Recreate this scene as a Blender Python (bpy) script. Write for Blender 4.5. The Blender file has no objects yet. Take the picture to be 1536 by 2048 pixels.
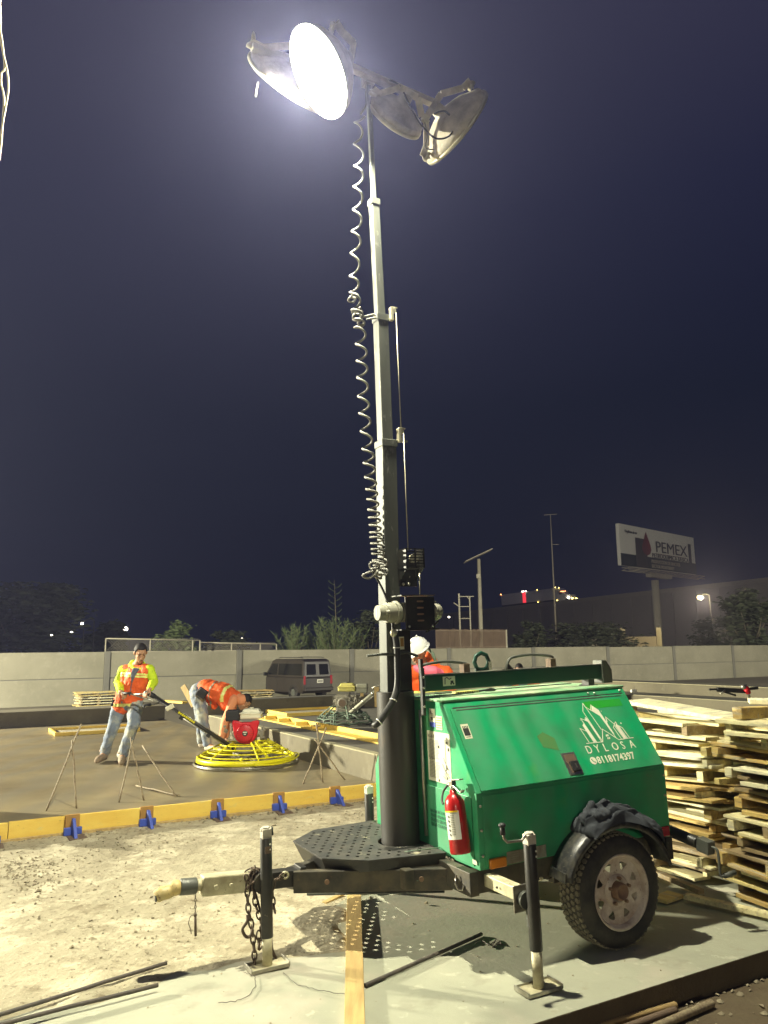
import bpy, bmesh, math, random
from math import sin, cos, pi, radians, sqrt, atan2
from mathutils import Vector, Matrix, noise
random.seed(7)
sc = bpy.context.scene
COL = sc.collection

# ---------------------------------------------------------------- camera
F = 1539.0; TH = math.atan(274 / F); RO = 0.010; CAMZ = 1.6
fw = Vector((0, cos(TH), sin(TH))); up0 = Vector((0, -sin(TH), cos(TH))); rt0 = Vector((1, 0, 0))
rt = rt0 * cos(RO) - up0 * sin(RO); up = up0 * cos(RO) + rt0 * sin(RO)
cd = bpy.data.cameras.new('camera'); cam = bpy.data.objects.new('camera', cd); COL.objects.link(cam)
M = Matrix((rt, up, -fw)).transposed().to_4x4(); M.translation = (0, 0, CAMZ); cam.matrix_world = M
cd.sensor_fit = 'VERTICAL'; cd.sensor_height = 24; cd.lens = 24 * F / 2048; cd.clip_end = 2000; cd.clip_start = 0.05
sc.camera = cam

# ---------------------------------------------------------------- world, lights, exposure
w = bpy.data.worlds.new('World'); sc.world = w; w.use_nodes = True
nt = w.node_tree; nt.nodes.clear()
wo = nt.nodes.new('ShaderNodeOutputWorld'); bg = nt.nodes.new('ShaderNodeBackground')
tc = nt.nodes.new('ShaderNodeTexCoord'); sx = nt.nodes.new('ShaderNodeSeparateXYZ'); cr = nt.nodes.new('ShaderNodeValToRGB')
nt.links.new(tc.outputs['Generated'], sx.inputs[0]); nt.links.new(sx.outputs['Z'], cr.inputs[0])
cr.color_ramp.elements[0].position = 0.0; cr.color_ramp.elements[0].color = (0.003, 0.005, 0.013, 1)
e = cr.color_ramp.elements[1]; e.position = 0.85; e.color = (0.046, 0.043, 0.078, 1)
e = cr.color_ramp.elements.new(0.3); e.color = (0.003, 0.006, 0.018, 1)
e = cr.color_ramp.elements.new(0.52); e.color = (0.012, 0.014, 0.038, 1)
nt.links.new(cr.outputs[0], bg.inputs[0]); nt.links.new(bg.outputs[0], wo.inputs[0]); bg.inputs[1].default_value = 1.0
sc.view_settings.view_transform = 'Standard'; sc.view_settings.look = 'None'; sc.view_settings.exposure = 0; sc.view_settings.gamma = 1
sc.cycles.max_bounces = 5; sc.cycles.diffuse_bounces = 3; sc.cycles.volume_bounces = 0
sc.cycles.sample_clamp_indirect = 4

LAMP = Vector((-0.382, 4.292, 5.183)); LAMPN = Vector((-0.754, -0.233, -0.615)).normalized()
def light(name, kind, loc, power, col, r=0.1, **k):
    ld = bpy.data.lights.new(name, kind); ld.energy = power; ld.color = col; ld.shadow_soft_size = r
    o = bpy.data.objects.new(name, ld); o.location = loc; COL.objects.link(o)
    for a, b in k.items(): setattr(ld, a, b)
    return o
o = light('tower_lamp_light', 'SPOT', LAMP + LAMPN * 0.06, 2150, (1, 0.96, 0.73), 0.06, spot_size=radians(174), spot_blend=0.05)
o.rotation_euler = (LAMPN + Vector((.30, .30, -.20))).to_track_quat('-Z', 'Y').to_euler()
# second floodlight of the site, standing out of frame on the left, shining across the slab
o = light('left_floodlight', 'SPOT', (-24, 13, 6.5), 82000, (1, 0.945, 0.71), 0.3, spot_size=radians(135), spot_blend=0.35)
o.rotation_euler = (Vector((2, 19, -1)) - o.location).to_track_quat('-Z', 'Y').to_euler()
o = light('right_floodlight', 'SPOT', (36, 20, 7), 60000, (1, 0.94, 0.71), 0.3, spot_size=radians(100), spot_blend=0.3)
o.rotation_euler = (Vector((24, 52, 0)) - o.location).to_track_quat('-Z', 'Y').to_euler()
# work floodlight standing behind the viewer
o = light('rear_floodlight', 'SPOT', (4, -58, 14), 15500, (1, 0.95, 0.72), 0.5, spot_size=radians(60), spot_blend=0.5)
o.rotation_euler = (Vector((1, 14, 0)) - o.location).to_track_quat('-Z', 'Y').to_euler()

# ---------------------------------------------------------------- helpers
def at(px, py, Y):
    d = fw + rt * ((px - 768) / F) - up * ((py - 1024) / F)
    return Vector((0, 0, CAMZ)) + d * (Y / d.y)
SA = radians(29.5); SU = Vector((cos(SA), sin(SA), 0)); SV = Vector((-sin(SA), cos(SA), 0))
def S(u, v, z=0.0): return SU * u + SV * v + Vector((0, 0, z))

def tag(o, label=None, cat=None, group=None, kind=None):
    if label: o['label'] = label
    if cat: o['category'] = cat
    if group: o['group'] = group
    if kind: o['kind'] = kind
    return o
def thing(name, label, cat, loc=(0, 0, 0), rotz=0.0, group=None):
    o = bpy.data.objects.new(name, None); COL.objects.link(o); o.location = loc; o.rotation_euler = (0, 0, rotz)
    o.empty_display_size = 0.2
    return tag(o, label, cat, group)
def mat_rot(axis_z):
    z = Vector(axis_z).normalized(); a = Vector((0, 0, 1)) if abs(z.z) < 0.95 else Vector((1, 0, 0))
    x = a.cross(z).normalized(); y = z.cross(x)
    return Matrix((x, y, z)).transposed()

class MB:
    def __init__(s): s.bm = bmesh.new(); s.mi = 0
    def _fin(s, faces):
        for f in faces: f.material_index = s.mi
    def m(s, i): s.mi = i; return s
    def box(s, c, size, rot=None, taper=None):
        c = Vector(c); hx, hy, hz = size[0] / 2, size[1] / 2, size[2] / 2
        vs = []
        for z in (-hz, hz):
            t = 1 if (z < 0 or not taper) else taper
            for x, y in ((-hx, -hy), (hx, -hy), (hx, hy), (-hx, hy)):
                p = Vector((x * t, y * t, z))
                if rot: p = rot @ p
                vs.append(s.bm.verts.new(c + p))
        fs = [s.bm.faces.new([vs[i] for i in q]) for q in ((3, 2, 1, 0), (4, 5, 6, 7), (0, 1, 5, 4), (1, 2, 6, 5), (2, 3, 7, 6), (3, 0, 4, 7))]
        s._fin(fs); return s
    def beam(s, p0, p1, wid, hgt, upv=(0, 0, 1)):
        p0 = Vector(p0); p1 = Vector(p1); x = (p1 - p0); L = x.length; x.normalize()
        y = Vector(upv).cross(x).normalized(); z = x.cross(y)
        return s.box((p0 + p1) / 2, (L, wid, hgt), Matrix((x, y, z)).transposed())
    def cyl(s, p0, p1, r0, r1=None, n=16, caps=True):
        if r1 is None: r1 = r0
        p0 = Vector(p0); p1 = Vector(p1); R = mat_rot(p1 - p0)
        a = []; b = []
        for i in range(n):
            t = 2 * pi * i / n; d = R @ Vector((cos(t), sin(t), 0))
            a.append(s.bm.verts.new(p0 + d * r0)); b.append(s.bm.verts.new(p1 + d * r1))
        fs = []
        for i in range(n):
            j = (i + 1) % n; f = s.bm.faces.new((a[i], a[j], b[j], b[i])); f.smooth = True; fs.append(f)
        if caps:
            fs.append(s.bm.faces.new(a[::-1])); fs.append(s.bm.faces.new(b))
        s._fin(fs); return s
    def tube(s, pts, r, n=8, closed=False):
        pts = [Vector(p) for p in pts]; N = len(pts); rings = []; prev = None
        for i, p in enumerate(pts):
            if closed: d = pts[(i + 1) % N] - pts[i - 1]
            else: d = pts[min(i + 1, N - 1)] - pts[max(i - 1, 0)]
            if d.length < 1e-9: d = Vector((0, 0, 1))
            d.normalize()
            if prev is None:
                R = mat_rot(d); x = R.col[0].copy()
            else:
                x = prev - d * prev.dot(d)
                if x.length < 1e-6: x = mat_rot(d).col[0].copy()
                x.normalize()
            prev = x; y = d.cross(x); rr = r[i] if isinstance(r, (list, tuple)) else r
            rings.append([s.bm.verts.new(p + (x * cos(2 * pi * k / n) + y * sin(2 * pi * k / n)) * rr) for k in range(n)])
        fs = []
        for i in range(N if closed else N - 1):
            a = rings[i]; b = rings[(i + 1) % N]
            for k in range(n):
                f = s.bm.faces.new((a[k], a[(k + 1) % n], b[(k + 1) % n], b[k])); f.smooth = True; fs.append(f)
        if not closed:
            fs.append(s.bm.faces.new(rings[0][::-1])); fs.append(s.bm.faces.new(rings[-1]))
        s._fin(fs); return s
    def sph(s, c, r, n=16, m=10, rot=None):
        if not isinstance(r, (tuple, list, Vector)): r = (r, r, r)
        c = Vector(c); rows = []
        def tf(p):
            p = Vector((p[0] * r[0], p[1] * r[1], p[2] * r[2])); return c + (rot @ p if rot else p)
        top = s.bm.verts.new(tf((0, 0, 1))); bot = s.bm.verts.new(tf((0, 0, -1)))
        for j in range(1, m):
            ph = pi * j / m; rows.append([s.bm.verts.new(tf((sin(ph) * cos(2 * pi * i / n), sin(ph) * sin(2 * pi * i / n), cos(ph)))) for i in range(n)])
        fs = []
        for i in range(n):
            k = (i + 1) % n; fs.append(s.bm.faces.new((top, rows[0][i], rows[0][k]))); fs.append(s.bm.faces.new((rows[-1][k], rows[-1][i], bot)))
            for j in range(len(rows) - 1): fs.append(s.bm.faces.new((rows[j][i], rows[j + 1][i], rows[j + 1][k], rows[j][k])))
        for f in fs: f.smooth = True
        s._fin(fs); return s
    def cap(s, p0, r0, p1, r1):
        s.sph(p0, r0, 12, 8); s.sph(p1, r1, 12, 8); s.cyl(p0, p1, r0, r1, 12); return s
    def prism(s, poly, d0, d1, fr=None):
        """poly: 2d points (a,b); extruded along third axis d0..d1; fr: maps (a,b,d)->point"""
        fr = fr or (lambda a, b, d: Vector((a, b, d)))
        A = [s.bm.verts.new(fr(a, b, d0)) for a, b in poly]; B = [s.bm.verts.new(fr(a, b, d1)) for a, b in poly]
        fs = [s.bm.faces.new(A[::-1]), s.bm.faces.new(B)]; n = len(poly)
        for i in range(n): fs.append(s.bm.faces.new((A[i], A[(i + 1) % n], B[(i + 1) % n], B[i])))
        s._fin(fs); return s
    def lathe(s, prof, c, axis, n=32, closed=False):
        c = Vector(c); R = mat_rot(axis); rings = []
        for r, h in prof: rings.append([s.bm.verts.new(c + R @ Vector((r * cos(2 * pi * i / n), r * sin(2 * pi * i / n), h))) for i in range(n)])
        fs = []; N = len(prof)
        for j in range(N if closed else N - 1):
            a = rings[j]; b = rings[(j + 1) % N]
            for i in range(n):
                k = (i + 1) % n; f = s.bm.faces.new((a[i], a[k], b[k], b[i])); f.smooth = True; fs.append(f)
        s._fin(fs); return s
    def quad(s, pts, smooth=False):
        f = s.bm.faces.new([s.bm.verts.new(Vector(p)) for p in pts]); f.smooth = smooth; s._fin([f]); return s
    def build(s, name, mat, parent=None, bevel=0, norm=True, solid=0, seg=2):
        if norm: bmesh.ops.recalc_face_normals(s.bm, faces=s.bm.faces)
        me = bpy.data.meshes.new(name); s.bm.to_mesh(me); s.bm.free()
        for mm in (mat if isinstance(mat, (list, tuple)) else [mat]): me.materials.append(mm)
        o = bpy.data.objects.new(name, me); COL.objects.link(o)
        if parent: o.parent = parent
        if solid:
            md = o.modifiers.new('solid', 'SOLIDIFY'); md.thickness = solid; md.offset = -1
        if bevel:
            md = o.modifiers.new('bevel', 'BEVEL'); md.width = bevel; md.segments = seg; md.limit_method = 'ANGLE'; md.angle_limit = radians(40); md.harden_normals = False
        return o

def P(name, col, rough=0.6, metal=0.0, col2=None, sc_=8.0, amt=0.5, bump=0.0, bsc=None, emit=None, es=0, stretch=None, detail=6, spots=None, coat=0, coords='Object', lo=0.35, hi=0.65):
    m = bpy.data.materials.new(name); m.use_nodes = True; t = m.node_tree; b = t.nodes['Principled BSDF']
    b.inputs['Base Color'].default_value = (*col, 1); b.inputs['Roughness'].default_value = rough; b.inputs['Metallic'].default_value = metal
    if coat: b.inputs['Coat Weight'].default_value = coat
    if emit: b.inputs['Emission Color'].default_value = (*emit, 1); b.inputs['Emission Strength'].default_value = es
    tcn = t.nodes.new('ShaderNodeTexCoord'); mp = t.nodes.new('ShaderNodeMapping'); 
    oi = t.nodes.new('ShaderNodeObjectInfo'); vm = t.nodes.new('ShaderNodeVectorMath'); vm.operation = 'MULTIPLY_ADD'
    cx = t.nodes.new('ShaderNodeCombineXYZ'); [t.links.new(oi.outputs['Random'], cx.inputs[i]) for i in range(3)]
    t.links.new(cx.outputs[0], vm.inputs[0]); vm.inputs[1].default_value = (37, 23, 41); t.links.new(tcn.outputs[coords], vm.inputs[2]); t.links.new(vm.outputs[0], mp.inputs[0])
    if stretch: mp.inputs['Scale'].default_value = stretch
    def nz(scale, det=detail, r=0.6):
        n = t.nodes.new('ShaderNodeTexNoise'); n.inputs['Scale'].default_value = scale; n.inputs['Detail'].default_value = det; n.inputs['Roughness'].default_value = r
        t.links.new(mp.outputs[0], n.inputs['Vector']); return n
    last = None
    if col2:
        n = nz(sc_); rp = t.nodes.new('ShaderNodeMapRange'); rp.inputs[1].default_value = lo; rp.inputs[2].default_value = hi
        rp.inputs[4].default_value = amt
        t.links.new(n.outputs[0], rp.inputs[0]); mx = t.nodes.new('ShaderNodeMix'); mx.data_type = 'RGBA'
        mx.inputs[6].default_value = (*col, 1); mx.inputs[7].default_value = (*col2, 1)
        t.links.new(rp.outputs[0], mx.inputs[0]); t.links.new(mx.outputs[2], b.inputs['Base Color']); last = mx
    if spots:   # (colour, scale, threshold lo, hi, amount)
        for (c3, s3, l3, h3, a3) in spots:
            n = nz(s3, 4, 0.7); rp = t.nodes.new('ShaderNodeMapRange'); rp.inputs[1].default_value = l3; rp.inputs[2].default_value = h3; rp.inputs[4].default_value = a3
            t.links.new(n.outputs[0], rp.inputs[0]); mx = t.nodes.new('ShaderNodeMix'); mx.data_type = 'RGBA'
            if last: t.links.new(last.outputs[2], mx.inputs[6])
            else: mx.inputs[6].default_value = (*col, 1)
            mx.inputs[7].default_value = (*c3, 1); t.links.new(rp.outputs[0], mx.inputs[0]); t.links.new(mx.outputs[2], b.inputs['Base Color']); last = mx
    if bump:
        n = nz(bsc or sc_ * 4); bp = t.nodes.new('ShaderNodeBump'); bp.inputs['Strength'].default_value = 1; bp.inputs['Distance'].default_value = bump
        t.links.new(n.outputs[0], bp.inputs['Height']); t.links.new(bp.outputs[0], b.inputs['Normal'])
    return m

M_ = {}
def streaks(m, scale, dist, col, amt, rings=False):
    t = m.node_tree; b = t.nodes['Principled BSDF']; src = b.inputs['Base Color'].links[0].from_socket
    tcn = t.nodes.new('ShaderNodeTexCoord'); wv = t.nodes.new('ShaderNodeTexWave'); wv.wave_type = 'RINGS' if rings else 'BANDS'; wv.inputs['Scale'].default_value = scale; wv.inputs['Distortion'].default_value = dist; wv.inputs['Detail'].default_value = 4; wv.inputs['Detail Scale'].default_value = .7
    t.links.new(tcn.outputs['Object'], wv.inputs[0]); mr = t.nodes.new('ShaderNodeMapRange'); mr.inputs[4].default_value = amt; t.links.new(wv.outputs[0], mr.inputs[0])
    mx = t.nodes.new('ShaderNodeMix'); mx.data_type = 'RGBA'; mx.inputs[7].default_value = (*col, 1); t.links.new(src, mx.inputs[6]); t.links.new(mr.outputs[0], mx.inputs[0]); t.links.new(mx.outputs[2], b.inputs['Base Color'])
    mr2 = t.nodes.new('ShaderNodeMapRange'); mr2.inputs[3].default_value = .35; mr2.inputs[4].default_value = .62; t.links.new(wv.outputs[0], mr2.inputs[0]); t.links.new(mr2.outputs[0], b.inputs['Roughness'])
def mk(k, *a, **kw): M_[k] = P(k, *a, **kw); return M_[k]
mk('green', (0.005, 0.37, 0.135), 0.45, col2=(0.045, 0.235, 0.10), sc_=4, amt=0.8, spots=[((0.10, 0.30, 0.16), 1.3, 0.5, 0.75, 0.55), ((0.16, 0.20, 0.11), 16, 0.66, 0.74, 0.5), ((0.18, 0.28, 0.12), 55, 0.72, 0.76, 0.8), ((0.45, 0.5, 0.33), 120, 0.70, 0.74, 0.8), ((0.10, 0.33, 0.05), 2.2, 0.60, 0.72, 0.55)], bump=0.0035, bsc=2.6)
streaks(M_['green'], 1.4, 14, (0.09, 0.30, 0.16), 0.35)
mk('greentop', (0.10, 0.36, 0.16), 0.5, col2=(0.50, 0.56, 0.36), sc_=4, amt=1.0, bump=0.001)
mk('black', (0.012, 0.013, 0.013), 0.42, col2=(0.05, 0.045, 0.035), sc_=6, amt=0.7, bump=0.0008, spots=[((0.35, 0.3, 0.2), 30, 0.68, 0.74, 0.5)])
mk('pipe', (0.040, 0.040, 0.038), 0.45, col2=(0.05, 0.042, 0.03), sc_=3, amt=0.8, stretch=(1, 1, 0.25), spots=[((0.13, 0.08, 0.035), 7, 0.60, 0.7, 0.6), ((0.4, 0.38, 0.3), 45, 0.74, 0.77, 0.8)])
mk('deckm', (0.035, 0.036, 0.034), 0.6, col2=(0.085, 0.08, 0.065), sc_=9, amt=0.9, bump=0.0015, spots=[((0.42, 0.38, 0.26), 11, 0.62, 0.70, 0.85), ((0.45, 0.4, 0.28), 60, 0.68, 0.74, 0.8)])
mk('chassis', (0.03, 0.03, 0.026), 0.6, col2=(0.12, 0.10, 0.06), sc_=7, amt=0.9, bump=0.001, spots=[((0.17, 0.11, 0.05), 9, 0.62, 0.7, 0.6)])
mk('beige', (0.62, 0.58, 0.38), 0.5, col2=(0.26, 0.22, 0.13), sc_=9, amt=0.8, spots=[((0.12, 0.07, 0.03), 30, 0.66, 0.72, 0.8)])
mk('galv', (0.105, 0.11, 0.09), 0.5, metal=0.15, col2=(0.06, 0.065, 0.055), sc_=8, amt=0.8, stretch=(1, 1, 0.3), spots=[((0.45, 0.44, 0.38), 22, 0.6, 0.72, 0.5)])
mk('steel', (0.45, 0.44, 0.38), 0.35, metal=0.8, col2=(0.25, 0.22, 0.16), sc_=20, amt=0.7)
mk('lampm', (0.62, 0.57, 0.46), 0.6, col2=(0.30, 0.27, 0.21), sc_=9, amt=0.9, bump=0.003, spots=[((0.38, 0.35, 0.27), 16, 0.58, 0.7, 0.7)])
mk('lrim', (0.55, 0.52, 0.38), 0.4, metal=0.4, col2=(0.35, 0.33, 0.22), sc_=15)
mk('rubber', (0.018, 0.018, 0.017), 0.75, col2=(0.06, 0.052, 0.038), sc_=14, amt=0.8, bump=0.001)
mk('tread', (0.13, 0.115, 0.08), 0.85, col2=(0.24, 0.21, 0.14), sc_=18, amt=0.8)
mk('rimm', (0.70, 0.63, 0.54), 0.5, col2=(0.32, 0.22, 0.17), sc_=10, amt=0.8, spots=[((0.14, 0.06, 0.03), 18, 0.62, 0.7, 0.8)], bump=0.0006)
mk('hub', (0.22, 0.12, 0.07), 0.6, col2=(0.3, 0.22, 0.14), sc_=30)
mk('fender', (0.022, 0.023, 0.024), 0.35, col2=(0.14, 0.13, 0.095), sc_=22, amt=0.75, lo=0.45, hi=0.75, bump=0.0008, spots=[((0.3, 0.28, 0.2), 90, 0.62, 0.7, 0.6)])
mk('white', (0.78, 0.77, 0.66), 0.5)
mk('decal', (0.82, 0.80, 0.62), 0.5)
mk('paper', (0.72, 0.72, 0.52), 0.55, col2=(0.6, 0.6, 0.42), sc_=8)
mk('ink', (0.03, 0.03, 0.025), 0.6)
mk('inkgrey', (0.30, 0.30, 0.22), 0.6)
mk('darkgreen', (0.003, 0.09, 0.04), 0.5)
mk('beamgreen', (0.006, 0.05, 0.03), 0.4, col2=(0.03, 0.05, 0.035), sc_=6, spots=[((0.4, 0.4, 0.32), 25, 0.7, 0.75, 0.5)])
mk('blue', (0.02, 0.05, 0.30), 0.5)
mk('amber', (0.55, 0.18, 0.01), 0.3)
mk('redlens', (0.30, 0.01, 0.02), 0.25)
mk('chrome', (0.6, 0.57, 0.48), 0.28, metal=0.9, col2=(0.4, 0.35, 0.25), sc_=30)
mk('red', (0.42, 0.012, 0.012), 0.28, coat=0.3, spots=[((0.5, 0.35, 0.25), 60, 0.72, 0.76, 0.6)])
mk('redplastic', (0.62, 0.01, 0.02), 0.4)
mk('yellow', (0.80, 0.72, 0.005), 0.4, spots=[((0.4, 0.36, 0.2), 30, 0.66, 0.72, 0.6)])
mk('yellowsign', (0.8, 0.55, 0.01), 0.5)
mk('tank', (0.78, 0.76, 0.58), 0.4)
mk('tankyellow', (0.62, 0.56, 0.14), 0.45, col2=(0.4, 0.36, 0.14), sc_=15)
mk('engine', (0.33, 0.31, 0.24), 0.5, metal=0.3, col2=(0.12, 0.11, 0.09), sc_=30, bump=0.004)
mk('greenrust', (0.10, 0.17, 0.12), 0.6, col2=(0.22, 0.20, 0.13), sc_=25)
mk('rust', (0.11, 0.075, 0.05), 0.75, col2=(0.2, 0.13, 0.075), sc_=40, bump=0.001)
mk('chain', (0.075, 0.055, 0.04), 0.55, metal=0.5, col2=(0.16, 0.11, 0.07), sc_=60)
mk('rebar', (0.07, 0.062, 0.052), 0.75, col2=(0.14, 0.11, 0.08), sc_=30)
mk('rebarlight', (0.36, 0.25, 0.10), 0.7, col2=(0.22, 0.13, 0.05), sc_=30)
mk('stake', (0.30, 0.25, 0.15), 0.7, col2=(0.15, 0.10, 0.06), sc_=50, amt=0.9)
mk('cord', (0.20, 0.195, 0.165), 0.5)
mk('hose', (0.028, 0.028, 0.026), 0.5)
mk('whitecord', (0.8, 0.72, 0.5), 0.6)
mk('glass', (0.006, 0.006, 0.006), 0.08)
mk('vanpaint', (0.026, 0.021, 0.017), 0.32, coat=0.3, col2=(0.036, 0.03, 0.024), sc_=4)
mk('plastic', (0.02, 0.02, 0.02), 0.55)
mk('wallm', (0.265, 0.25, 0.185), 0.85, col2=(0.205, 0.195, 0.14), sc_=0.5, amt=1.0, spots=[((0.20, 0.19, 0.14), 1.1, 0.56, 0.72, 0.6), ((0.34, 0.32, 0.25), 3, 0.55, 0.7, 0.4)], bump=0.004, bsc=3)
mk('wallpost', (0.155, 0.15, 0.125), 0.8, col2=(0.12, 0.12, 0.10), sc_=2)
mk('concrete', (0.39, 0.39, 0.29), 0.75, col2=(0.29, 0.295, 0.22), sc_=1.4, amt=0.9, bump=0.002, bsc=30, spots=[((0.28, 0.25, 0.17), 6, 0.62, 0.75, 0.5), ((0.16, 0.14, 0.09), 70, 0.70, 0.74, 0.8), ((0.52, 0.44, 0.35), 0.9, 0.54, 0.68, 0.6), ((0.22, 0.21, 0.15), 2.3, 0.60, 0.72, 0.6), ((0.50, 0.49, 0.37), 9, 0.60, 0.68, 0.6)])
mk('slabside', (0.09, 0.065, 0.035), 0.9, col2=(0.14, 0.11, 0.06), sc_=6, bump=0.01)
mk('wet', (0.31, 0.255, 0.145), 0.42, col2=(0.215, 0.173, 0.098), sc_=0.55, amt=1.0, stretch=(1, 1.8, 1), bump=0.0022, bsc=5, detail=8, spots=[((0.25, 0.22, 0.14), 1.3, 0.55, 0.7, 0.5), ((0.10, 0.09, 0.06), 2.6, 0.6, 0.7, 0.45)])
streaks(M_['wet'], 0.55, 9, (0.10, 0.088, 0.055), 0.55)
mk('cured', (0.165, 0.145, 0.09), 0.8, col2=(0.115, 0.10, 0.064), sc_=1.2, amt=0.9, bump=0.004, bsc=12, spots=[((0.24, 0.22, 0.15), 2, 0.58, 0.7, 0.5), ((0.08, 0.07, 0.045), 3.3, 0.58, 0.7, 0.6)])
mk('curedtop', (0.17, 0.16, 0.125), 0.65, col2=(0.12, 0.115, 0.09), sc_=0.9, amt=0.9, stretch=(1, 2.5, 1), bump=0.002)
mk('edge', (0.36, 0.33, 0.20), 0.8, col2=(0.28, 0.26, 0.17), sc_=4)
mk('formwood', (0.82, 0.60, 0.12), 0.6, col2=(0.72, 0.46, 0.07), sc_=3, amt=0.8, stretch=(1, 1, 3), bump=0.001, spots=[((0.22, 0.15, 0.06), 16, 0.64, 0.72, 0.8), ((0.62, 0.55, 0.25), 5, 0.6, 0.7, 0.6)])
mk('formbrown', (0.40, 0.22, 0.05), 0.65, col2=(0.30, 0.16, 0.04), sc_=12)
mk('timber', (0.50, 0.36, 0.14), 0.7, col2=(0.36, 0.24, 0.09), sc_=5, amt=0.9, stretch=(6, 0.7, 2), bump=0.001, spots=[((0.16, 0.11, 0.05), 9, 0.66, 0.72, 0.6)])
mk('dirt', (0.41, 0.365, 0.245), 0.95, col2=(0.27, 0.235, 0.15), sc_=1.3, amt=0.9, detail=9, bump=0.012, bsc=22, spots=[((0.51, 0.46, 0.32), 2.4, 0.52, 0.62, 0.9), ((0.20, 0.16, 0.09), 3.2, 0.56, 0.66, 0.7), ((0.16, 0.125, 0.07), 11, 0.58, 0.66, 0.75), ((0.12, 0.09, 0.055), 38, 0.61, 0.66, 0.85), ((0.62, 0.56, 0.38), 26, 0.62, 0.68, 0.8)])
mk('terrain', (0.14, 0.12, 0.075), 0.95, col2=(0.09, 0.08, 0.05), sc_=0.3, bump=0.02, bsc=3)
mk('stone', (0.36, 0.31, 0.20), 0.9, col2=(0.16, 0.13, 0.08), sc_=9, amt=0.9, coords='Object')
for i, (c, c2) in enumerate([((0.74, 0.62, 0.26), (0.52, 0.40, 0.14)), ((0.80, 0.73, 0.42), (0.56, 0.48, 0.24)), ((0.34, 0.26, 0.13), (0.20, 0.14, 0.07)), ((0.60, 0.44, 0.14), (0.36, 0.23, 0.08)), ((0.82, 0.78, 0.52), (0.6, 0.55, 0.33))]):
    mk('pal%d' % i, c, 0.75, col2=c2, sc_=3.5, amt=0.9, stretch=(7, 0.8, 6), bump=0.0015, spots=[((0.14, 0.09, 0.045), 8, 0.58, 0.70, 0.8), ((0.36, 0.33, 0.26), 3, 0.55, 0.66, 0.75), ((0.74, 0.70, 0.5), 14, 0.64, 0.69, 0.8), ((0.05, 0.03, 0.02), 40, 0.68, 0.72, 0.8)])
mk('skin', (0.46, 0.25, 0.14), 0.55)
mk('hair', (0.012, 0.009, 0.007), 0.7)
mk('lime', (0.62, 0.80, 0.01), 0.7, col2=(0.5, 0.7, 0.01), sc_=14, bump=0.006, bsc=18)
mk('orange', (0.86, 0.13, 0.015), 0.7, col2=(0.7, 0.09, 0.01), sc_=10, bump=0.008, bsc=14)
mk('peach', (0.80, 0.32, 0.15), 0.75, col2=(0.7, 0.26, 0.12), sc_=9, bump=0.005, bsc=14)
mk('pink', (0.85, 0.16, 0.25), 0.6)
mk('reflect', (0.85, 0.85, 0.25), 0.4)
mk('jeans', (0.19, 0.23, 0.30), 0.85, col2=(0.44, 0.44, 0.36), sc_=7, amt=1.0, bump=0.008, bsc=16, lo=0.45, hi=0.62)
mk('boot', (0.24, 0.17, 0.11), 0.8, col2=(0.34, 0.28, 0.19), sc_=25)
mk('shirt', (0.11, 0.12, 0.16), 0.8)
mk('cloth', (0.035, 0.040, 0.048), 0.95, col2=(0.055, 0.06, 0.066), sc_=40, bump=0.0012, bsc=300)
mk('leaf', (0.07, 0.10, 0.03), 0.7, col2=(0.10, 0.13, 0.045), sc_=3)
mk('leafdark', (0.035, 0.045, 0.022), 0.8, col2=(0.05, 0.06, 0.025), sc_=1)
mk('bark', (0.10, 0.085, 0.055), 0.9)
mk('far', (0.34, 0.31, 0.245), 0.85, col2=(0.26, 0.24, 0.19), sc_=0.1)
mk('farpole', (0.38, 0.36, 0.27), 0.7, col2=(0.29, 0.25, 0.18), sc_=0.8)
mk('billwhite', (0.66, 0.65, 0.58), 0.6, col2=(0.70, 0.69, 0.62), sc_=0.3)
mk('billdark', (0.006, 0.016, 0.016), 0.6, col2=(0.012, 0.022, 0.02), sc_=1)
mk('trailerwhite', (0.75, 0.74, 0.72), 0.5)
mk('barrus', (0.20, 0.14, 0.09), 0.8, col2=(0.12, 0.08, 0.05), sc_=2)
def E(k, c, s): return mk(k, (0.5, 0.5, 0.5), emit=c, es=s)
E('glow', (1, 0.97, 0.80), 10); E('ered', (1, 0.03, 0.05), 1.6); E('ewhite', (1, 0.9, 0.7), 14); E('eorange', (1, 0.35, 0.12), 10)
E('eyellow', (1, 0.75, 0.2), 9); E('edim', (0.5, 0.6, 0.7), 2)
E('plateglow', (0.6, 0.58, 0.42), 0.0)

def text(name, body, size, mat, parent, Mx, ext=0.0008, align='LEFT', space=1.0, offset=0.0, xs=1.0):
    cu = bpy.data.curves.new(name, 'FONT'); cu.body = body; cu.size = size; cu.extrude = ext; cu.align_x = align; cu.space_character = space; cu.offset = offset
    cu.resolution_u = 3
    o = bpy.data.objects.new(name, cu); COL.objects.link(o); bpy.context.view_layer.update()
    me = bpy.data.meshes.new_from_object(o.evaluated_get(bpy.context.evaluated_depsgraph_get()))
    bpy.data.objects.remove(o); bpy.data.curves.remove(cu)
    me.transform(Matrix.Diagonal((xs, 1, 1, 1))); me.transform(Mx)
    me.materials.clear(); me.materials.append(mat)
    q = bpy.data.objects.new(name, me); COL.objects.link(q); q.parent = parent
    return q
def frameM(o, x, y):
    x = Vector(x).normalized(); y = Vector(y).normalized(); z = x.cross(y)
    m = Matrix((x, y, z)).transposed().to_4x4(); m.translation = o; return m
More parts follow.
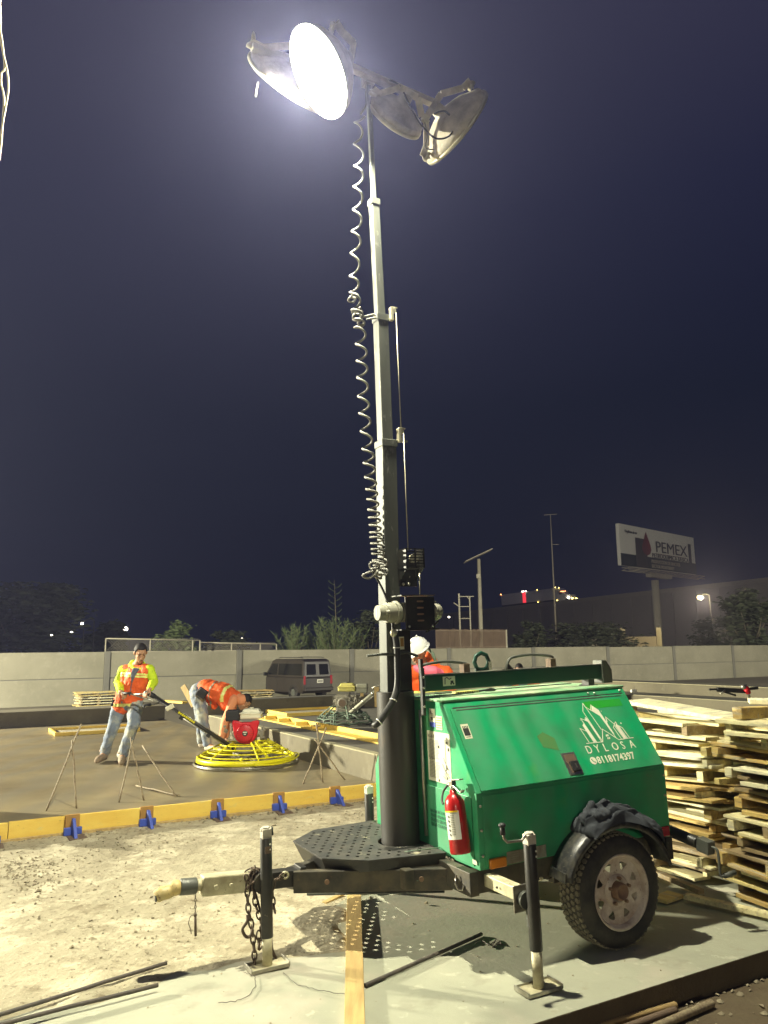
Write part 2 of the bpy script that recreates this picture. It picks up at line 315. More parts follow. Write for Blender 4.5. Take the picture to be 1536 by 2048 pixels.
def blob(name, mb, mat, parent, voxel=0.012, smooth=3):
    """union of overlapping solids remeshed into one continuous surface"""
    me = bpy.data.meshes.new('t'); mb.bm.to_mesh(me); mb.bm.free(); o = bpy.data.objects.new('t', me); COL.objects.link(o)
    md = o.modifiers.new('r', 'REMESH'); md.mode = 'VOXEL'; md.voxel_size = voxel; md.use_smooth_shade = True
    if smooth: s = o.modifiers.new('s', 'SMOOTH'); s.iterations = smooth; s.factor = 0.5
    bpy.context.view_layer.update()
    m2 = bpy.data.meshes.new_from_object(o.evaluated_get(bpy.context.evaluated_depsgraph_get()))
    bpy.data.objects.remove(o); bpy.data.meshes.remove(me)
    m2.materials.clear(); m2.materials.append(mat); m2.name = name
    q = bpy.data.objects.new(name, m2); COL.objects.link(q); q.parent = parent
    return q
def band(name, src, test, mat, parent, off=0.004):
    """strip of cloth sewn on src: the faces passing test, raised along their normals"""
    bm = bmesh.new(); bm.from_mesh(src.data); bm.normal_update()
    kill = [f for f in bm.faces if not test(f.calc_center_median())]
    bmesh.ops.delete(bm, geom=kill, context='FACES')
    ns = {v: v.normal.copy() for v in bm.verts}
    for v in bm.verts: v.co += ns[v] * off
    me = bpy.data.meshes.new(name); bm.to_mesh(me); bm.free(); me.materials.append(mat)
    for p in me.polygons: p.use_smooth = True
    q = bpy.data.objects.new(name, me); COL.objects.link(q); q.parent = parent
    return q
# ================================================================ SETTING
def struct(mb, name, mat, **k):
    o = mb.build(name, mat, **k); tag(o, kind='structure'); return o
def sbox(mb, u0, u1, v0, v1, z0, z1):
    return mb.box(S((u0 + u1) / 2, (v0 + v1) / 2, (z0 + z1) / 2), (u1 - u0, v1 - v0, z1 - z0), Matrix.Rotation(SA, 3, 'Z'))
m = MB(); m.quad([(-700, -60, -0.72), (700, -60, -0.72), (700, 900, -0.72), (-700, 900, -0.72)]); struct(m, 'ground', M_['terrain'])
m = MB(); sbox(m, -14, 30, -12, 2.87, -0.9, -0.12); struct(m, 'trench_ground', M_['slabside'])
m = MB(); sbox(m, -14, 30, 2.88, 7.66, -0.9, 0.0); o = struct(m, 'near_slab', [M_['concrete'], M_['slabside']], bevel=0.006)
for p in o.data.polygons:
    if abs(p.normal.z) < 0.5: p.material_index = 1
# dusty dirt spread over the slab on the left, ragged towards the bare concrete
def dirt_h(u, v, x, y):
    n1 = noise.noise(Vector((x * 1.7, y * 1.7, 0))); n2 = noise.noise(Vector((x * 6, y * 6, 3))); n3 = noise.noise(Vector((x * 17, y * 17, 5))); n4 = noise.noise(Vector((x * 45, y * 45, 9)))
    edge = min((v - 4.12) + 0.12 * n1 + 0.08 * n2, (-0.27 - x) * 1.2 + 0.1 * n2 + 0.05 * n1 + max(0, (y - 5.6)) * 2.2)
    t = max(-1, min(1, edge / 0.10))
    return 0.013 * t + max(0, t) * (0.008 * n1 + 0.006 * n2 + 0.0045 * n3 * abs(n3) * 2 + 0.002 * n4 + 0.012 * max(0, n2 - 0.25))
m = MB(); du = 0.022; nu = 300; nv = 172; u0 = -2.2; v0 = 3.86
grid = []
for j in range(nv):
    row = []
    for i in range(nu):
        u = u0 + i * du; v = v0 + j * du; p = S(u, v); row.append(m.bm.verts.new((p.x, p.y, dirt_h(u, v, p.x, p.y))))
    grid.append(row)
for j in range(nv - 1):
    for i in range(nu - 1):
        f = m.bm.faces.new((grid[j][i], grid[j][i + 1], grid[j + 1][i + 1], grid[j + 1][i])); f.smooth = True
struct(m, 'dirt_ground', M_['dirt'])
m = MB(); sbox(m, -14, -2.15, 4.3, 7.66, -0.1, 0.012); struct(m, 'dirt_verge', M_['dirt'])
# slabs of the foundation
m = MB(); sbox(m, -14, 4.25, 7.70, 17.15, -0.9, 0.16); struct(m, 'wet_slab', M_['wet'])
def two(o, top, side):
    o.data.materials.clear(); o.data.materials.append(top); o.data.materials.append(side)
    for p in o.data.polygons: p.material_index = 0 if p.normal.z > 0.5 else 1
m = MB(); sbox(m, -14, 4.25, 17.155, 17.95, -0.9, 0.45); o = struct(m, 'back_kerb', M_['cured'], bevel=0.02)
m = MB(); sbox(m, 4.255, 11.5, 7.70, 14.1, -0.9, 0.45); o = struct(m, 'upper_slab', M_['cured'], bevel=0.012); two(o, M_['curedtop'], M_['cured'])
m = MB(); sbox(m, 4.255, 4.36, 7.72, 14.0, 0.44, 0.456); struct(m, 'upper_slab_rim', M_['edge'], bevel=0.004)
m = MB(); sbox(m, 4.255, 11.5, 14.105, 14.42, -0.9, 0.70); o = struct(m, 'far_kerb', M_['cured'], bevel=0.02); two(o, M_['curedtop'], M_['cured'])
m = MB(); sbox(m, 11.505, 12.35, 4.0, 17.95, -0.9, 0.69); o = struct(m, 'terrace_step', M_['cured'], bevel=0.015); two(o, M_['curedtop'], M_['cured'])
m = MB(); sbox(m, 12.355, 13.1, 4.0, 17.95, -0.9, 0.88); o = struct(m, 'terrace', M_['cured'], bevel=0.02); two(o, M_['curedtop'], M_['cured'])
m = MB(); sbox(m, 11.50, 11.6, 4.0, 17.9, 0.685, 0.697); sbox(m, 12.34, 12.46, 4.0, 17.9, 0.875, 0.888); struct(m, 'terrace_rim', M_['edge'])

# loose stones and clods on the dirt
m = MB()
random.seed(3)
def pebble(m, p, r):
    h = [Vector((random.uniform(.6, 1), 0, 0)) for _ in range(6)]
    rot = Matrix.Rotation(random.uniform(0, 6.28), 3, 'Z') @ Matrix.Rotation(random.uniform(-.4, .4), 3, 'X')
    ring = [m.bm.verts.new(p + rot @ Vector((cos(k * pi / 3) * r * random.uniform(.7, 1.3), sin(k * pi / 3) * r * random.uniform(.5, 1.1), random.uniform(-.1, .25) * r))) for k in range(6)]
    t = m.bm.verts.new(p + rot @ Vector((random.uniform(-.3, .3) * r, random.uniform(-.3, .3) * r, r * random.uniform(.5, .8)))); b = m.bm.verts.new(p - Vector((0, 0, r * .5)))
    for k in range(6): m.bm.faces.new((ring[k], ring[(k + 1) % 6], t)); m.bm.faces.new((ring[(k + 1) % 6], ring[k], b))
for _ in range(9000):
    u = random.uniform(-1.2, 4.2); v = 4.3 + random.random() ** 0.8 * 3.2; p = S(u, v)
    if p.x > -0.3 and p.y < 5.8: continue
    cl = noise.noise(Vector((p.x * 1.1, p.y * 1.1, 7)))
    if random.random() > 0.42 + cl * 1.4: continue
    r = 0.0028 + 0.009 * random.random() ** 3.5 + (0.014 * random.random() if random.random() < 0.03 else 0)
    pebble(m, Vector((p.x, p.y, 0.013 + r * 0.3)), r)
for _ in range(240):   # band of clods along the form boards and at far left
    u = random.uniform(0.2, 4.0); v = 7.62 - abs(random.gauss(0, 0.09)); p = S(u, v); r = random.uniform(0.006, 0.018)
    pebble(m, Vector((p.x, p.y, 0.012 + r * 0.3)), r)
for _ in range(420):
    p = at(random.gauss(45, 45), random.gauss(1790, 26), 6); q = S(random.gauss(0.55, 0.25), random.gauss(6.55, 0.35)); r = random.uniform(0.004, 0.013)
    pebble(m, Vector((q.x, q.y, 0.014 + r * 0.3)), r)
for _ in range(260):   # crumbs on the bare slab
    p = Vector((random.uniform(-1.8, 2.4), random.uniform(3.6, 5.8), 0.002)); r = 0.002 + 0.006 * random.random() ** 3
    if p.dot(SV) < 2.95: continue
    pebble(m, p, r)
o = m.build('gravel', M_['stone']); tag(o, kind='stuff', label='loose stones and clods of earth on the dusty ground', cat='gravel')

# precast perimeter wall : each panel and each post
POSTW = {0: 'just left of the standing operator', 1: 'above the bending worker', 2: 'right of the dark van', 3: 'hidden behind the mast column', 4: 'first right of the lifting eye', 5: 'above the rear end of the beam', 6: 'above the white scrap on the terrace', 7: 'above the bleached board', 8: 'last at the right edge', 9: 'beyond the right edge of the photo', -1: 'beyond the left edge of the photo'}
vw = 37.5; L = 6.27; us = 6.57
for k in range(-1, 10):
    a = us + k * L; c = S(a + L / 2, vw, 0)
    t = thing('wall_panel', None, 'wall', S(a + L / 2, vw, -0.72), SA, 'concrete panels of the perimeter wall')
    nth = ['', 'first', 'second', 'third', 'fourth', 'fifth', 'sixth', 'seventh', 'eighth', 'ninth', 'tenth', 'eleventh', 'twelfth']
    if k < -1: lab = 'grey concrete wall panel outside the left edge of the photo, number word %s' % k
    b = MB(); b.box((0, 0, 0.56), (L - 0.27, 0.12, 1.12)); b.build('lower_slab', M_['wallm'], t, bevel=0.01)
    dz_ = random.uniform(-.03, .012); b = MB(); b.box((0, random.uniform(-.01, .01), 1.16 + 0.585 + dz_ / 2), (L - 0.27, 0.12, 1.17 + dz_)); b.build('upper_slab', M_['wallm'], t, bevel=0.01)
    b = MB(); b.box((0, 0.01, 1.14), (L - 0.27, 0.08, 0.05)); b.build('joint', M_['wallpost'], t)
    order = {-1: 'leftmost in view, behind nothing but a low kerb', 0: 'behind the walking machine operator', 1: 'left of the dark van', 2: 'partly behind the dark van and mast', 3: 'just right of the light mast', 4: 'above the light tower roof beam', 5: 'above the rear end of the green cabinet', 6: 'right of the green cabinet rear corner', 7: 'above the left pallet stack', 8: 'above the right pallet stack', 9: 'at the right edge of the photo'}
    if k in order: t['label'] = 'precast concrete wall panel in two courses, ' + order[k]
    else: t['label'] = 'precast concrete wall panel in two courses, beyond the %s edge of the photo' % ('left' if k < 0 else 'right')
    b = MB(); b.box((0, 0, 1.17), (0.25, 0.2, 2.34)); o = b.build('wall_post', M_['wallpost'], None, bevel=0.01); o.location = S(a, vw, -0.72); o.rotation_euler = (0, 0, SA)
    tag(o, 'darker concrete post of the perimeter wall, ' + POSTW.get(k, 'out of view beyond the photo edge'), 'post', 'posts of the perimeter wall')

# ---- form boards
def board(name, label, cat, u0, u1, v, z0, z1, th=0.03, mat='formwood', along='u', group=None):
    if along == 'u': c = S((u0 + u1) / 2, v, z0); t = MB().box((0, 0, (z1 - z0) / 2), (u1 - u0, th, z1 - z0)); r = SA
    else: c = S(v, (u0 + u1) / 2, z0); t = MB().box((0, 0, (z1 - z0) / 2), (th, u1 - u0, z1 - z0)); r = SA
    o = t.build(name, M_[mat], bevel=0.003); o.location = c; o.rotation_euler = (0, 0, r); tag(o, label, cat, group); return o
g = 'form boards along the wet slab'
board('form_board', 'yellow form board holding the wet slab, leftmost in view', 'form board', -1.5, 0.60, 7.68, 0.005, 0.163, 0.032, group=g)
board('form_board', 'long yellow form board holding the wet slab, in the middle of the row', 'form board', 0.605, 3.05, 7.68, 0.004, 0.168, 0.032, group=g)
board('form_board', 'yellow form board holding the wet slab, reaching behind the light tower', 'form board', 3.055, 4.25, 7.68, 0.004, 0.165, 0.032, group=g)
board('footer_board', 'thin dirty timber strip lying at the foot of the yellow form boards', 'board', -1.5, 4.2, 7.635, 0.004, 0.035, 0.03, 'timber')
board('form_board', 'yellow form board in front of the raised slab right of the green cabinet', 'form board', 4.26, 9.2, 7.68, 0.004, 0.47, 0.032)
board('end_board', 'short upright yellow board at the left edge of the photo', 'board', 7.76, 8.3, 0.50, 0.16, 0.40, 0.03, along='v')
# trench form on upper slab
board('form_plank', 'long yellow plank standing on the raised slab behind the red engine machine', 'form board', 8.0, 12.9, 4.96, 0.45, 0.53, 0.03, along='v')
board('form_plank', 'flat yellow plank lying along the raised slab edge behind the red engine machine', 'form board', 8.0, 12.9, 4.83, 0.451, 0.47, 0.20, along='v')
for vv, nm in ((12.5, 'farthest'), (11.9, 'second farthest'), (11.2, 'third farthest'), (10.6, 'nearest')):
    board('form_block', 'short yellow wooden cross block on the raised slab plank, %s of four' % nm, 'wood block', 4.75, 4.94, vv, 0.47, 0.52, 0.04, group='cross blocks of the plank form')
def boxout(lab, u0, u1, v0, v1, z):
    t = thing('box_out', lab, 'wood frame', S((u0 + u1) / 2, (v0 + v1) / 2, z), SA); a = (u1 - u0); b = v1 - v0
    MB().box((0, -b / 2, 0.03), (a, 0.035, 0.06)).build('side_plank', M_['formwood'], t, bevel=0.003)
    MB().box((0, b / 2, 0.03), (a, 0.035, 0.07)).build('side_plank', M_['formwood'], t, bevel=0.003)
    MB().box((-a / 2 + .02, 0, 0.035), (0.035, b - .04, 0.06)).build('end_plank', M_['formwood'], t, bevel=0.003)
    MB().box((a / 2 - .02, 0, 0.035), (0.035, b - .04, 0.06)).build('end_plank', M_['formwood'], t, bevel=0.003)
    MB().box((0, 0, 0.012), (a - .08, b - .05, 0.02)).build('rubble', M_['dirt'], t)
boxout('low yellow wooden box frame set in the wet slab behind the standing operator', 1.8, 3.25, 14.9, 15.8, 0.16)
boxout('low yellow wooden box frame set in the raised slab behind the green machine', 5.3, 6.6, 12.9, 13.9, 0.45)

# blue form braces, each with its brown block
br = None
names = ['at the left edge of the photo', 'second from the left', 'third from the left', 'fourth from the left', 'second from the right', 'rightmost, near the far jack']
for k, (u, v) in enumerate([(0.47, 7.47), (1.12, 7.47), (1.77, 7.48), (2.42, 7.48), (3.05, 7.49), (3.71, 7.49)]):
    if br is None:
        br = thing('form_brace', '', 'form brace', S(u, v), SA, 'blue braces along the yellow form boards')
        MB().box((0, 0.165, 0.10), (0.12, 0.028, 0.165)).build('wood_block', M_['formbrown'], br, bevel=0.003)
        b = MB(); b.prism([(0.12, 0.0), (-0.05, 0.0), (0.10, 0.145), (0.13, 0.145)], -0.014, 0.014, lambda a, c, d: Vector((d, a, c + 0.012))); b.build('web', M_['blue'], br, bevel=0.003)
        b = MB(); b.box((-0.045, 0.12, 0.05), (0.065, 0.04, 0.065)); b.box((0.05, 0.12, 0.05), (0.05, 0.03, 0.06)); b.build('wing', M_['blue'], br, bevel=0.006)
        b = MB(); b.box((0.02, 0.03, 0.012), (0.15, 0.20, 0.012)); b.build('base_plate', M_['rust'], br, bevel=0.002)
        r = br
    else:
        r = br.copy(); COL.objects.link(r)
        for ch in [c for c in br.children]:
            c = ch.copy(); COL.objects.link(c); c.parent = r
        r.location = S(u, v); r.rotation_euler = (0, 0, SA + random.uniform(-.15, .15))
    r['label'] = 'blue steel form brace with brown block, ' + names[k]
# mark the paler web as worn blue
bpy.data.materials['blue'].node_tree.nodes['Principled BSDF'].inputs['Base Color'].default_value = (0.05, 0.09, 0.42, 1)

# ---- stakes and rods on the wet slab
def rod(name, lab, cat, pts, r, mat, group=None, parent=None, n=7):
    o = MB().tube(pts, r, n).build(name, M_[mat], parent)
    if parent is None: tag(o, lab, cat, group)
    return o
def wob(a, b, r=0.004, k=7):
    a = Vector(a); b = Vector(b)
    return [a.lerp(b, i / k) + Vector((random.uniform(-r, r), random.uniform(-r, r), random.uniform(-r, r))) * (0 if i in (0, k) else 1) for i in range(k + 1)]
def gz(px, py, z=0.16):
    d = fw + rt * ((px - 768) / F) - up * ((py - 1024) / F); return Vector((0, 0, CAMZ)) + d * ((z - CAMZ) / d.z)
def tripod(lab, base, legs):
    t = thing('stake_tripod', lab, 'stakes', base)
    for (a, b) in legs: rod('stake', None, None, [p - Vector(base) for p in wob(a, b)], 0.0085, 'stake', parent=t)
A0 = gz(92, 1622); T0 = at(163, 1448, A0.y + .28)
tripod('two thin rusty stakes leaning together on the wet slab, left group', A0, [(A0, T0), (gz(153, 1617), at(144, 1480, A0.y + .2))])
A0 = gz(238, 1605); tripod('two thin stakes leaning together in front of the standing operator', A0, [(A0, at(266, 1480, A0.y + .22)), (gz(288, 1601), at(261, 1474, A0.y + .16))])
A0 = gz(352, 1594); tripod('thin stake leaning to the left over a short rod on the wet slab', A0, [(A0, at(285, 1491, A0.y + .3)), (gz(272, 1577) + Vector((0, 0, .03)), gz(358, 1594) + Vector((0, 0, .015)))])
A0 = gz(606, 1568); tripod('three thin stakes tied as a tripod beside the slab step', A0, [(A0, at(653, 1455, A0.y + .25)), (gz(646, 1565), at(632, 1446, A0.y + .18)), (gz(690, 1560), at(629, 1478, A0.y + .2)), (at(627, 1451, A0.y + .2), at(641, 1452, A0.y + .2))])
# rods on the near ground
rod('steel_rod', 'upper of two dark steel rods on the dirt at bottom left', 'steel rod', wob(gz(333, 1926, .03), gz(-160, 2080, .03), .002), 0.0095, 'rebar')
rod('steel_rod', 'lower of two dark steel rods on the dirt at bottom left', 'steel rod', wob(gz(316, 1970, .03), gz(-120, 2080, .03), .002), 0.0095, 'rebar')
rod('steel_rod', 'dark steel rod lying on the slab between the timber and the tyre', 'steel rod', wob(gz(730, 1971, .012), gz(963, 1868, .012), .001), 0.010, 'rebar')
# ribbed bars in the trench
def ribbed(lab, a, b, r, mat):
    a = Vector(a); b = Vector(b); n = int((b - a).length / 0.016); pts = []; rr = []
    for i in range(n * 2 + 1):
        pts.append(a.lerp(b, i / (2 * n))); rr.append(r * (1.14 if i % 2 else 0.9))
    o = MB().tube(pts, rr, 10).build('ribbed_bar', M_[mat]); tag(o, lab, 'steel bar', 'ribbed bars in the trench')
def gt(px, py): return gz(px, py, -0.098)
ribbed('golden rusty ribbed steel bar in the trench, nearest the slab', gt(1352, 2010), gt(1020, 2100), 0.016, 'rebarlight')
ribbed('brown ribbed steel bar in the trench, middle of three', gt(1350, 2018) + Vector((0, -.01, 0)), gt(1100, 2110), 0.016, 'rust')
ribbed('grey green ribbed steel bar in the trench, outermost of three', gt(1425, 2006), gt(1180, 2110), 0.017, 'stake')
m = MB(); random.seed(5)
for _ in range(160):
    q = S(random.uniform(2.6, 5.0), 2.86 - random.random() ** 1.5 * 0.5, -0.115); pebble(m, q, random.uniform(0.004, 0.02))
o = m.build('trench_rubble', M_['stone']); tag(o, 'brown rubble on the trench bottom below the slab edge', 'rubble', kind='stuff')
# timber lying across the slab
p0 = Vector((-0.13, 3.2, 0.016)); p1 = Vector((-0.235, 5.72, 0.016))
b = MB(); dx = (p1 - p0).normalized(); sd = Vector((dx.y, -dx.x, 0))
b.prism([(-.045, 0), (.045, 0), (.046, 2.3), (.034, 2.36), (-.002, 2.54), (-.03, 2.52), (-.045, 2.40)], -0.014, 0.014, lambda a, c, d: p0 + sd * a + dx * c + Vector((0, 0, d)))
o = b.build('timber', M_['timber'], bevel=0.002); tag(o, 'long worn timber lying on the ground under the trailer drawbar, splintered at its far end', 'timber')
b = MB(); b.beam(gz(648, 1806, .01), gz(688, 1786, .02), 0.035, 0.01); o = b.build('wood_splinter', M_['timber']); tag(o, 'small wood splinter on the dirt left of the long timber', 'wood scrap')
for lab, (x, y), r in (('small grey stone on the slab just right of the timber tip', (742, 1797), .018), ('small stone on the shaded slab under the trailer', (853, 1806), .016), ('flat stone on the dirt below the hanging pin', (378, 1862), .018), ('brown clod on the dirt left of the front jack', (184, 1880), .025)):
    m = MB(); pebble(m, gz(x, y, .012), r); o = m.build('stone', M_['stone']); tag(o, lab, 'stone')
# wires on the ground
def wire(lab, px, z=0.006, r=0.0016, mat='rebar'):
    ctl = [gz(x, y, z) for x, y in px]; pts = []
    for i in range(len(ctl) - 1):
        for k in range(5): pts.append(ctl[i].lerp(ctl[i + 1], k / 5) + Vector((random.uniform(-.004, .004), random.uniform(-.004, .004), random.uniform(0, .004))))
    o = MB().tube(pts, r, 5).build('wire', M_[mat]); tag(o, lab, 'wire')
wire('curled thin wire on the slab left of the front jack foot', [(487, 1944), (508, 1952), (512, 1972), (497, 1992), (470, 2004), (428, 2006)])
wire('thin wire running from the front jack foot to the timber', [(568, 1945), (590, 1968), (625, 1978), (660, 1986), (700, 1990)])
wire('tangle of dark wire on the shaded slab beside the near jack', [(950, 1888), (965, 1880), (978, 1892), (990, 1882), (1004, 1890), (992, 1878), (985, 1896), (1003, 1880)], r=0.003)
# ================================================================ LIGHT TOWER TRAILER (local frame: x towards its rear, y away, z up)
T = thing('light_tower', 'mobile light tower trailer with sloped green cabinet, telescopic mast and four lamp heads', 'light tower')
YAW = 0.482; TILT = 0.0302
X_ = Vector((cos(YAW) * cos(TILT), sin(YAW) * cos(TILT), sin(TILT))); Y_ = Vector((-sin(YAW), cos(YAW), 0)); Z_ = X_.cross(Y_)
TM = Matrix((X_, Y_, Z_)).transposed().to_4x4(); TM.translation = (0.298, 4.7605, 0); T.matrix_world = TM
TI = TM.inverted()
def tl(p): return TI @ Vector(p)
G = M_
YN, YF = -0.567, 0.60; RN, RF = -0.273, 0.31; XF, XR = -0.081, 1.286; ZB, ZC, ZT = 0.474, 0.855, 1.303
prof = [(YN, ZB), (YN, ZC), (RN, ZT), (RF, ZT), (YF, ZC), (YF, ZB)]
b = MB(); b.prism(prof, XF, XR, lambda a, c, d: Vector((d, a, c))); body = b.build('cabinet', G['green'], T, bevel=0.006)
# sloped door near side
sn = Vector((0, -0.448, 0.294)).normalized(); su = Vector((0, 0.294, 0.448)).normalized()
def slope(x, s, d=0.0): return Vector((x, YN, ZC)) + su * s + sn * d
def slopebox(mb, x0, x1, s0, s1, d0, d1): return mb.prism([(x0, s0), (x1, s0), (x1, s1), (x0, s1)], d0, d1, lambda a, c, d: slope(a, c, d))
b = MB(); slopebox(b, XF + 0.030, XR - 0.012, 0.004, 0.487, 0.001, 0.009); door = b.build('door', G['green'], T, bevel=0.003)
b = MB(); slopebox(b, XF + 0.05, XR - 0.03, 0.4885, 0.497, 0.0, 0.004); b.build('hinge_gap', G['ink'], T)
b = MB(); slopebox(b, XF + 0.065, XR - 0.06, 0.474, 0.479, 0.009, 0.011); b.build('edge_strip', G['steel'], door)
b = MB(); b.box(((XF + XR) / 2, (RN + RF) / 2, ZT + 0.006), (XR - XF + 0.014, RF - RN + 0.012, 0.014)); b.build('roof_panel', G['greentop'], T, bevel=0.004)
b = MB(); b.box((0.66, 0.13, ZT + 0.0155), (1.1, 0.008, 0.006)); b.box((XF + 0.25, 0.0, ZT + 0.0155), (0.3, 0.008, 0.006)); b.build('roof_seam', G['ink'], T)
b = MB(); b.box(((XF + XR) / 2, YN - 0.002, 0.66), (XR - XF - 0.07, 0.006, 0.36)); b.build('side_panel', G['green'], T, bevel=0.002)
b = MB(); b.box((XF - 0.003, -0.12, 0.66), (0.006, 0.80, 0.345)); b.build('front_panel', G['green'], T, bevel=0.003)
for z in (0.79, 0.67, 0.545): MB().sph((-0.062, YN - 0.004, z), (0.008, 0.006, 0.008), 10, 6).build('bolt', G['chrome'], T)
for z in (0.80, 0.685): MB().sph((XR - 0.022, YN - 0.004, z), (0.008, 0.006, 0.008), 10, 6).build('bolt', G['chrome'], T)
for x, s in ((1.03, 0.497), (1.245, 0.50), (0.98, 0.5)):
    MB().sph(slope(x, s, 0.004) + Vector((0, 0.01, 0.012)), 0.007, 8, 6).build('bolt', G['white'], T)
# latch
b = MB(); slopebox(b, 0.555, 0.655, 0.018, 0.150, 0.009, 0.013); la = b.build('latch', G['chrome'], door, bevel=0.004)
b = MB(); slopebox(b, 0.568, 0.642, 0.085, 0.138, 0.0132, 0.0145); slopebox(b, 0.575, 0.6, 0.03, 0.08, 0.0132, 0.0145); b.build('latch_recess', G['rust'], door)
b = MB(); slopebox(b, 0.585, 0.643, 0.035, 0.095, 0.0145, 0.024); b.build('latch_handle', G['plastic'], door, bevel=0.004)
b = MB(); slopebox(b, 0.612, 0.619, 0.052, 0.078, 0.0243, 0.026); b.build('keyhole', G['chrome'], door)
# sticker with drawing
b = MB(); slopebox(b, -0.028, 0.022, 0.300, 0.388, 0.0092, 0.0102); b.build('sticker', G['paper'], door)
b = MB()
slopebox(b, -0.022, 0.016, 0.318, 0.362, 0.0104, 0.0108)
for i in range(4): slopebox(b, -0.020 + i * .010, -0.014 + i * .010, 0.358 - (i % 2) * .006, 0.376, 0.0109, 0.0112)
slopebox(b, -0.018, 0.012, 0.308, 0.312, 0.0104, 0.0108); b.build('sticker_print', G['ink'], door)
# faded patches where older stickers were peeled off
mk('patch', (0.02, 0.36, 0.02), 0.5, col2=(0.03, 0.30, 0.07), sc_=20)
mk('patch2', (0.10, 0.22, 0.06), 0.6, col2=(0.05, 0.25, 0.08), sc_=18)
b = MB(); slopebox(b, 0.90, 1.20, 0.405, 0.455, 0.0092, 0.0096); b.build('worn_patch', G['patch'], door)
b = MB(); b.prism([(0.46, 0.20), (0.56, 0.17), (0.565, 0.245), (0.50, 0.29), (0.45, 0.27)], 0.0092, 0.0096, lambda a, c, d: slope(a, c, d)); b.build('worn_patch', G['patch2'], door)

# writing on the door
def sM(x, s, d=0.0098): return frameM(slope(x, s, d), (1, 0, 0), su)
xx = 0.748
for ch, wd in zip('DYLOSA', (0.068, 0.068, 0.066, 0.073, 0.068, 0.05)):
    text('lettering', ch, 0.070, G['decal'], door, sM(xx, 0.128), xs=0.88); xx += wd
text('phone_number', '8118174397', 0.060, G['decal'], door, sM(0.793, 0.062), space=1.06, offset=0.0012, xs=0.92)
b = MB(); b.cyl(slope(0.765, 0.083, 0.0095), slope(0.765, 0.083, 0.0105), 0.023, n=24); ic = b.build('phone_icon', G['decal'], door)
b = MB(); b.tube([slope(0.765 + a, 0.083 + c, 0.0108) for a, c in ((-.010, .010), (-.007, .001), (0, -.006), (.009, -.010))], 0.0022, 5)
b.sph(slope(0.765 - .010, 0.083 + .009, 0.011), 0.0035, 8, 5); b.sph(slope(0.765 + .009, 0.083 - .010, 0.011), 0.0035, 8, 5); b.build('icon_print', G['green'], door)
# logo : line drawing of buildings. pixel coords of the enlarged crop -> door coords by an affine map
import itertools
def lg(px, py):
    # affine: crop (205,820)->(.772,.200); (1075,735)->(1.146,.186+.012); (345,225)->(.935? top)
    a = (px - 205) / 870.0
    up_ = ((820 - py) - a * 85) / 595.0
    return (0.775 + a * 0.372 + up_ * 0.060, 0.190 + up_ * 0.262)
def seg(mb, p, q, wd=0.0042):
    a = Vector(lg(*p)); c = Vector(lg(*q)); d = (c - a).normalized(); n = Vector((-d.y, d.x)) * wd / 2; a = a - d * wd * .4; c = c + d * wd * .4
    mb.prism([tuple(a + n), tuple(a - n), tuple(c - n), tuple(c + n)], 0.0094, 0.0102, lambda x, y, dd: slope(x, y, dd))
b = MB()
for line in [[(205, 820), (500, 795), (560, 610), (800, 765), (1075, 735)], [(500, 790), (305, 350), (345, 225), (540, 615)], [(380, 285), (590, 410), (765, 745)], [(360, 270), (380, 285)],
             [(255, 800), (165, 605), (270, 645), (340, 800)], [(225, 455), (340, 500), (480, 795)], [(225, 455), (390, 795)], [(320, 440), (300, 470)], [(690, 500), (685, 425), (800, 530)], [(685, 425), (680, 520)],
             [(770, 585), (840, 500), (850, 520)], [(770, 585), (850, 755)], [(800, 560), (900, 745)], [(860, 550), (935, 590), (1010, 740)], [(880, 570), (965, 745)], [(455, 320), (480, 250), (600, 330)]]:
    for p, q in zip(line, line[1:]): seg(b, p, q)
def poly(mb, pts): mb.prism([lg(*p) for p in pts], 0.0094, 0.0101, lambda x, y, dd: slope(x, y, dd))
poly(b, [(470, 330), (490, 262), (600, 330), (640, 420), (755, 690), (700, 640), (590, 405)]); poly(b, [(225, 560), (262, 520), (390, 795), (335, 800)]); poly(b, [(815, 560), (850, 520), (950, 740), (905, 745)]); poly(b, [(300, 480), (335, 445), (490, 760), (455, 735), (350, 505)])
for px, py in ((598, 705), (625, 702), (612, 745), (640, 742)): poly(b, [(px - 12, py + 16), (px + 8, py + 13), (px + 12, py - 16), (px - 8, py - 13)])
for px, py, r in ((935, 520, .0055), (640, 340, .003), (215, 480, .0025)): q = lg(px, py); b.cyl(slope(q[0], q[1], .0094), slope(q[0], q[1], .0102), r, n=10)
b.build('logo', G['decal'], door)

# front face labels
def fbox(mb, y0, y1, z0, z1, x=XF - 0.0066, t=0.0006): return mb.box((x, (y0 + y1) / 2, (z0 + z1) / 2), (t, abs(y1 - y0), z1 - z0))
lab = fbox(MB(), -0.335, -0.09, 0.862, 1.135, XF - 0.0010, 0.002).build('instruction_label', G['paper'], T)
b = MB()
random.seed(11)
for z in [1.085 - i * .0075 for i in range(14)] + [0.965 - i * .0075 for i in range(12)]:
    fbox(b, -0.105, -0.200 - random.random() * .02, z, z + .0028, XF - 0.0024)
b.build('print_lines', G['inkgrey'], lab)
b = MB()
def stroke(mb, pts, r=.0014): mb.tube([Vector((XF - 0.0028, y, z)) for y, z in pts], r, 4)
stroke(b, [(-.285, 1.10), (-.287, .93)]); stroke(b, [(-.25, .965), (-.29, .915), (-.32, .90)]); stroke(b, [(-.262, 1.0), (-.30, .95), (-.315, .94)]); stroke(b, [(-.27, .92), (-.30, .885)])
stroke(b, [(-.255, .90), (-.325, .875)]); stroke(b, [(-.30, .96), (-.275, .93), (-.31, .915)])
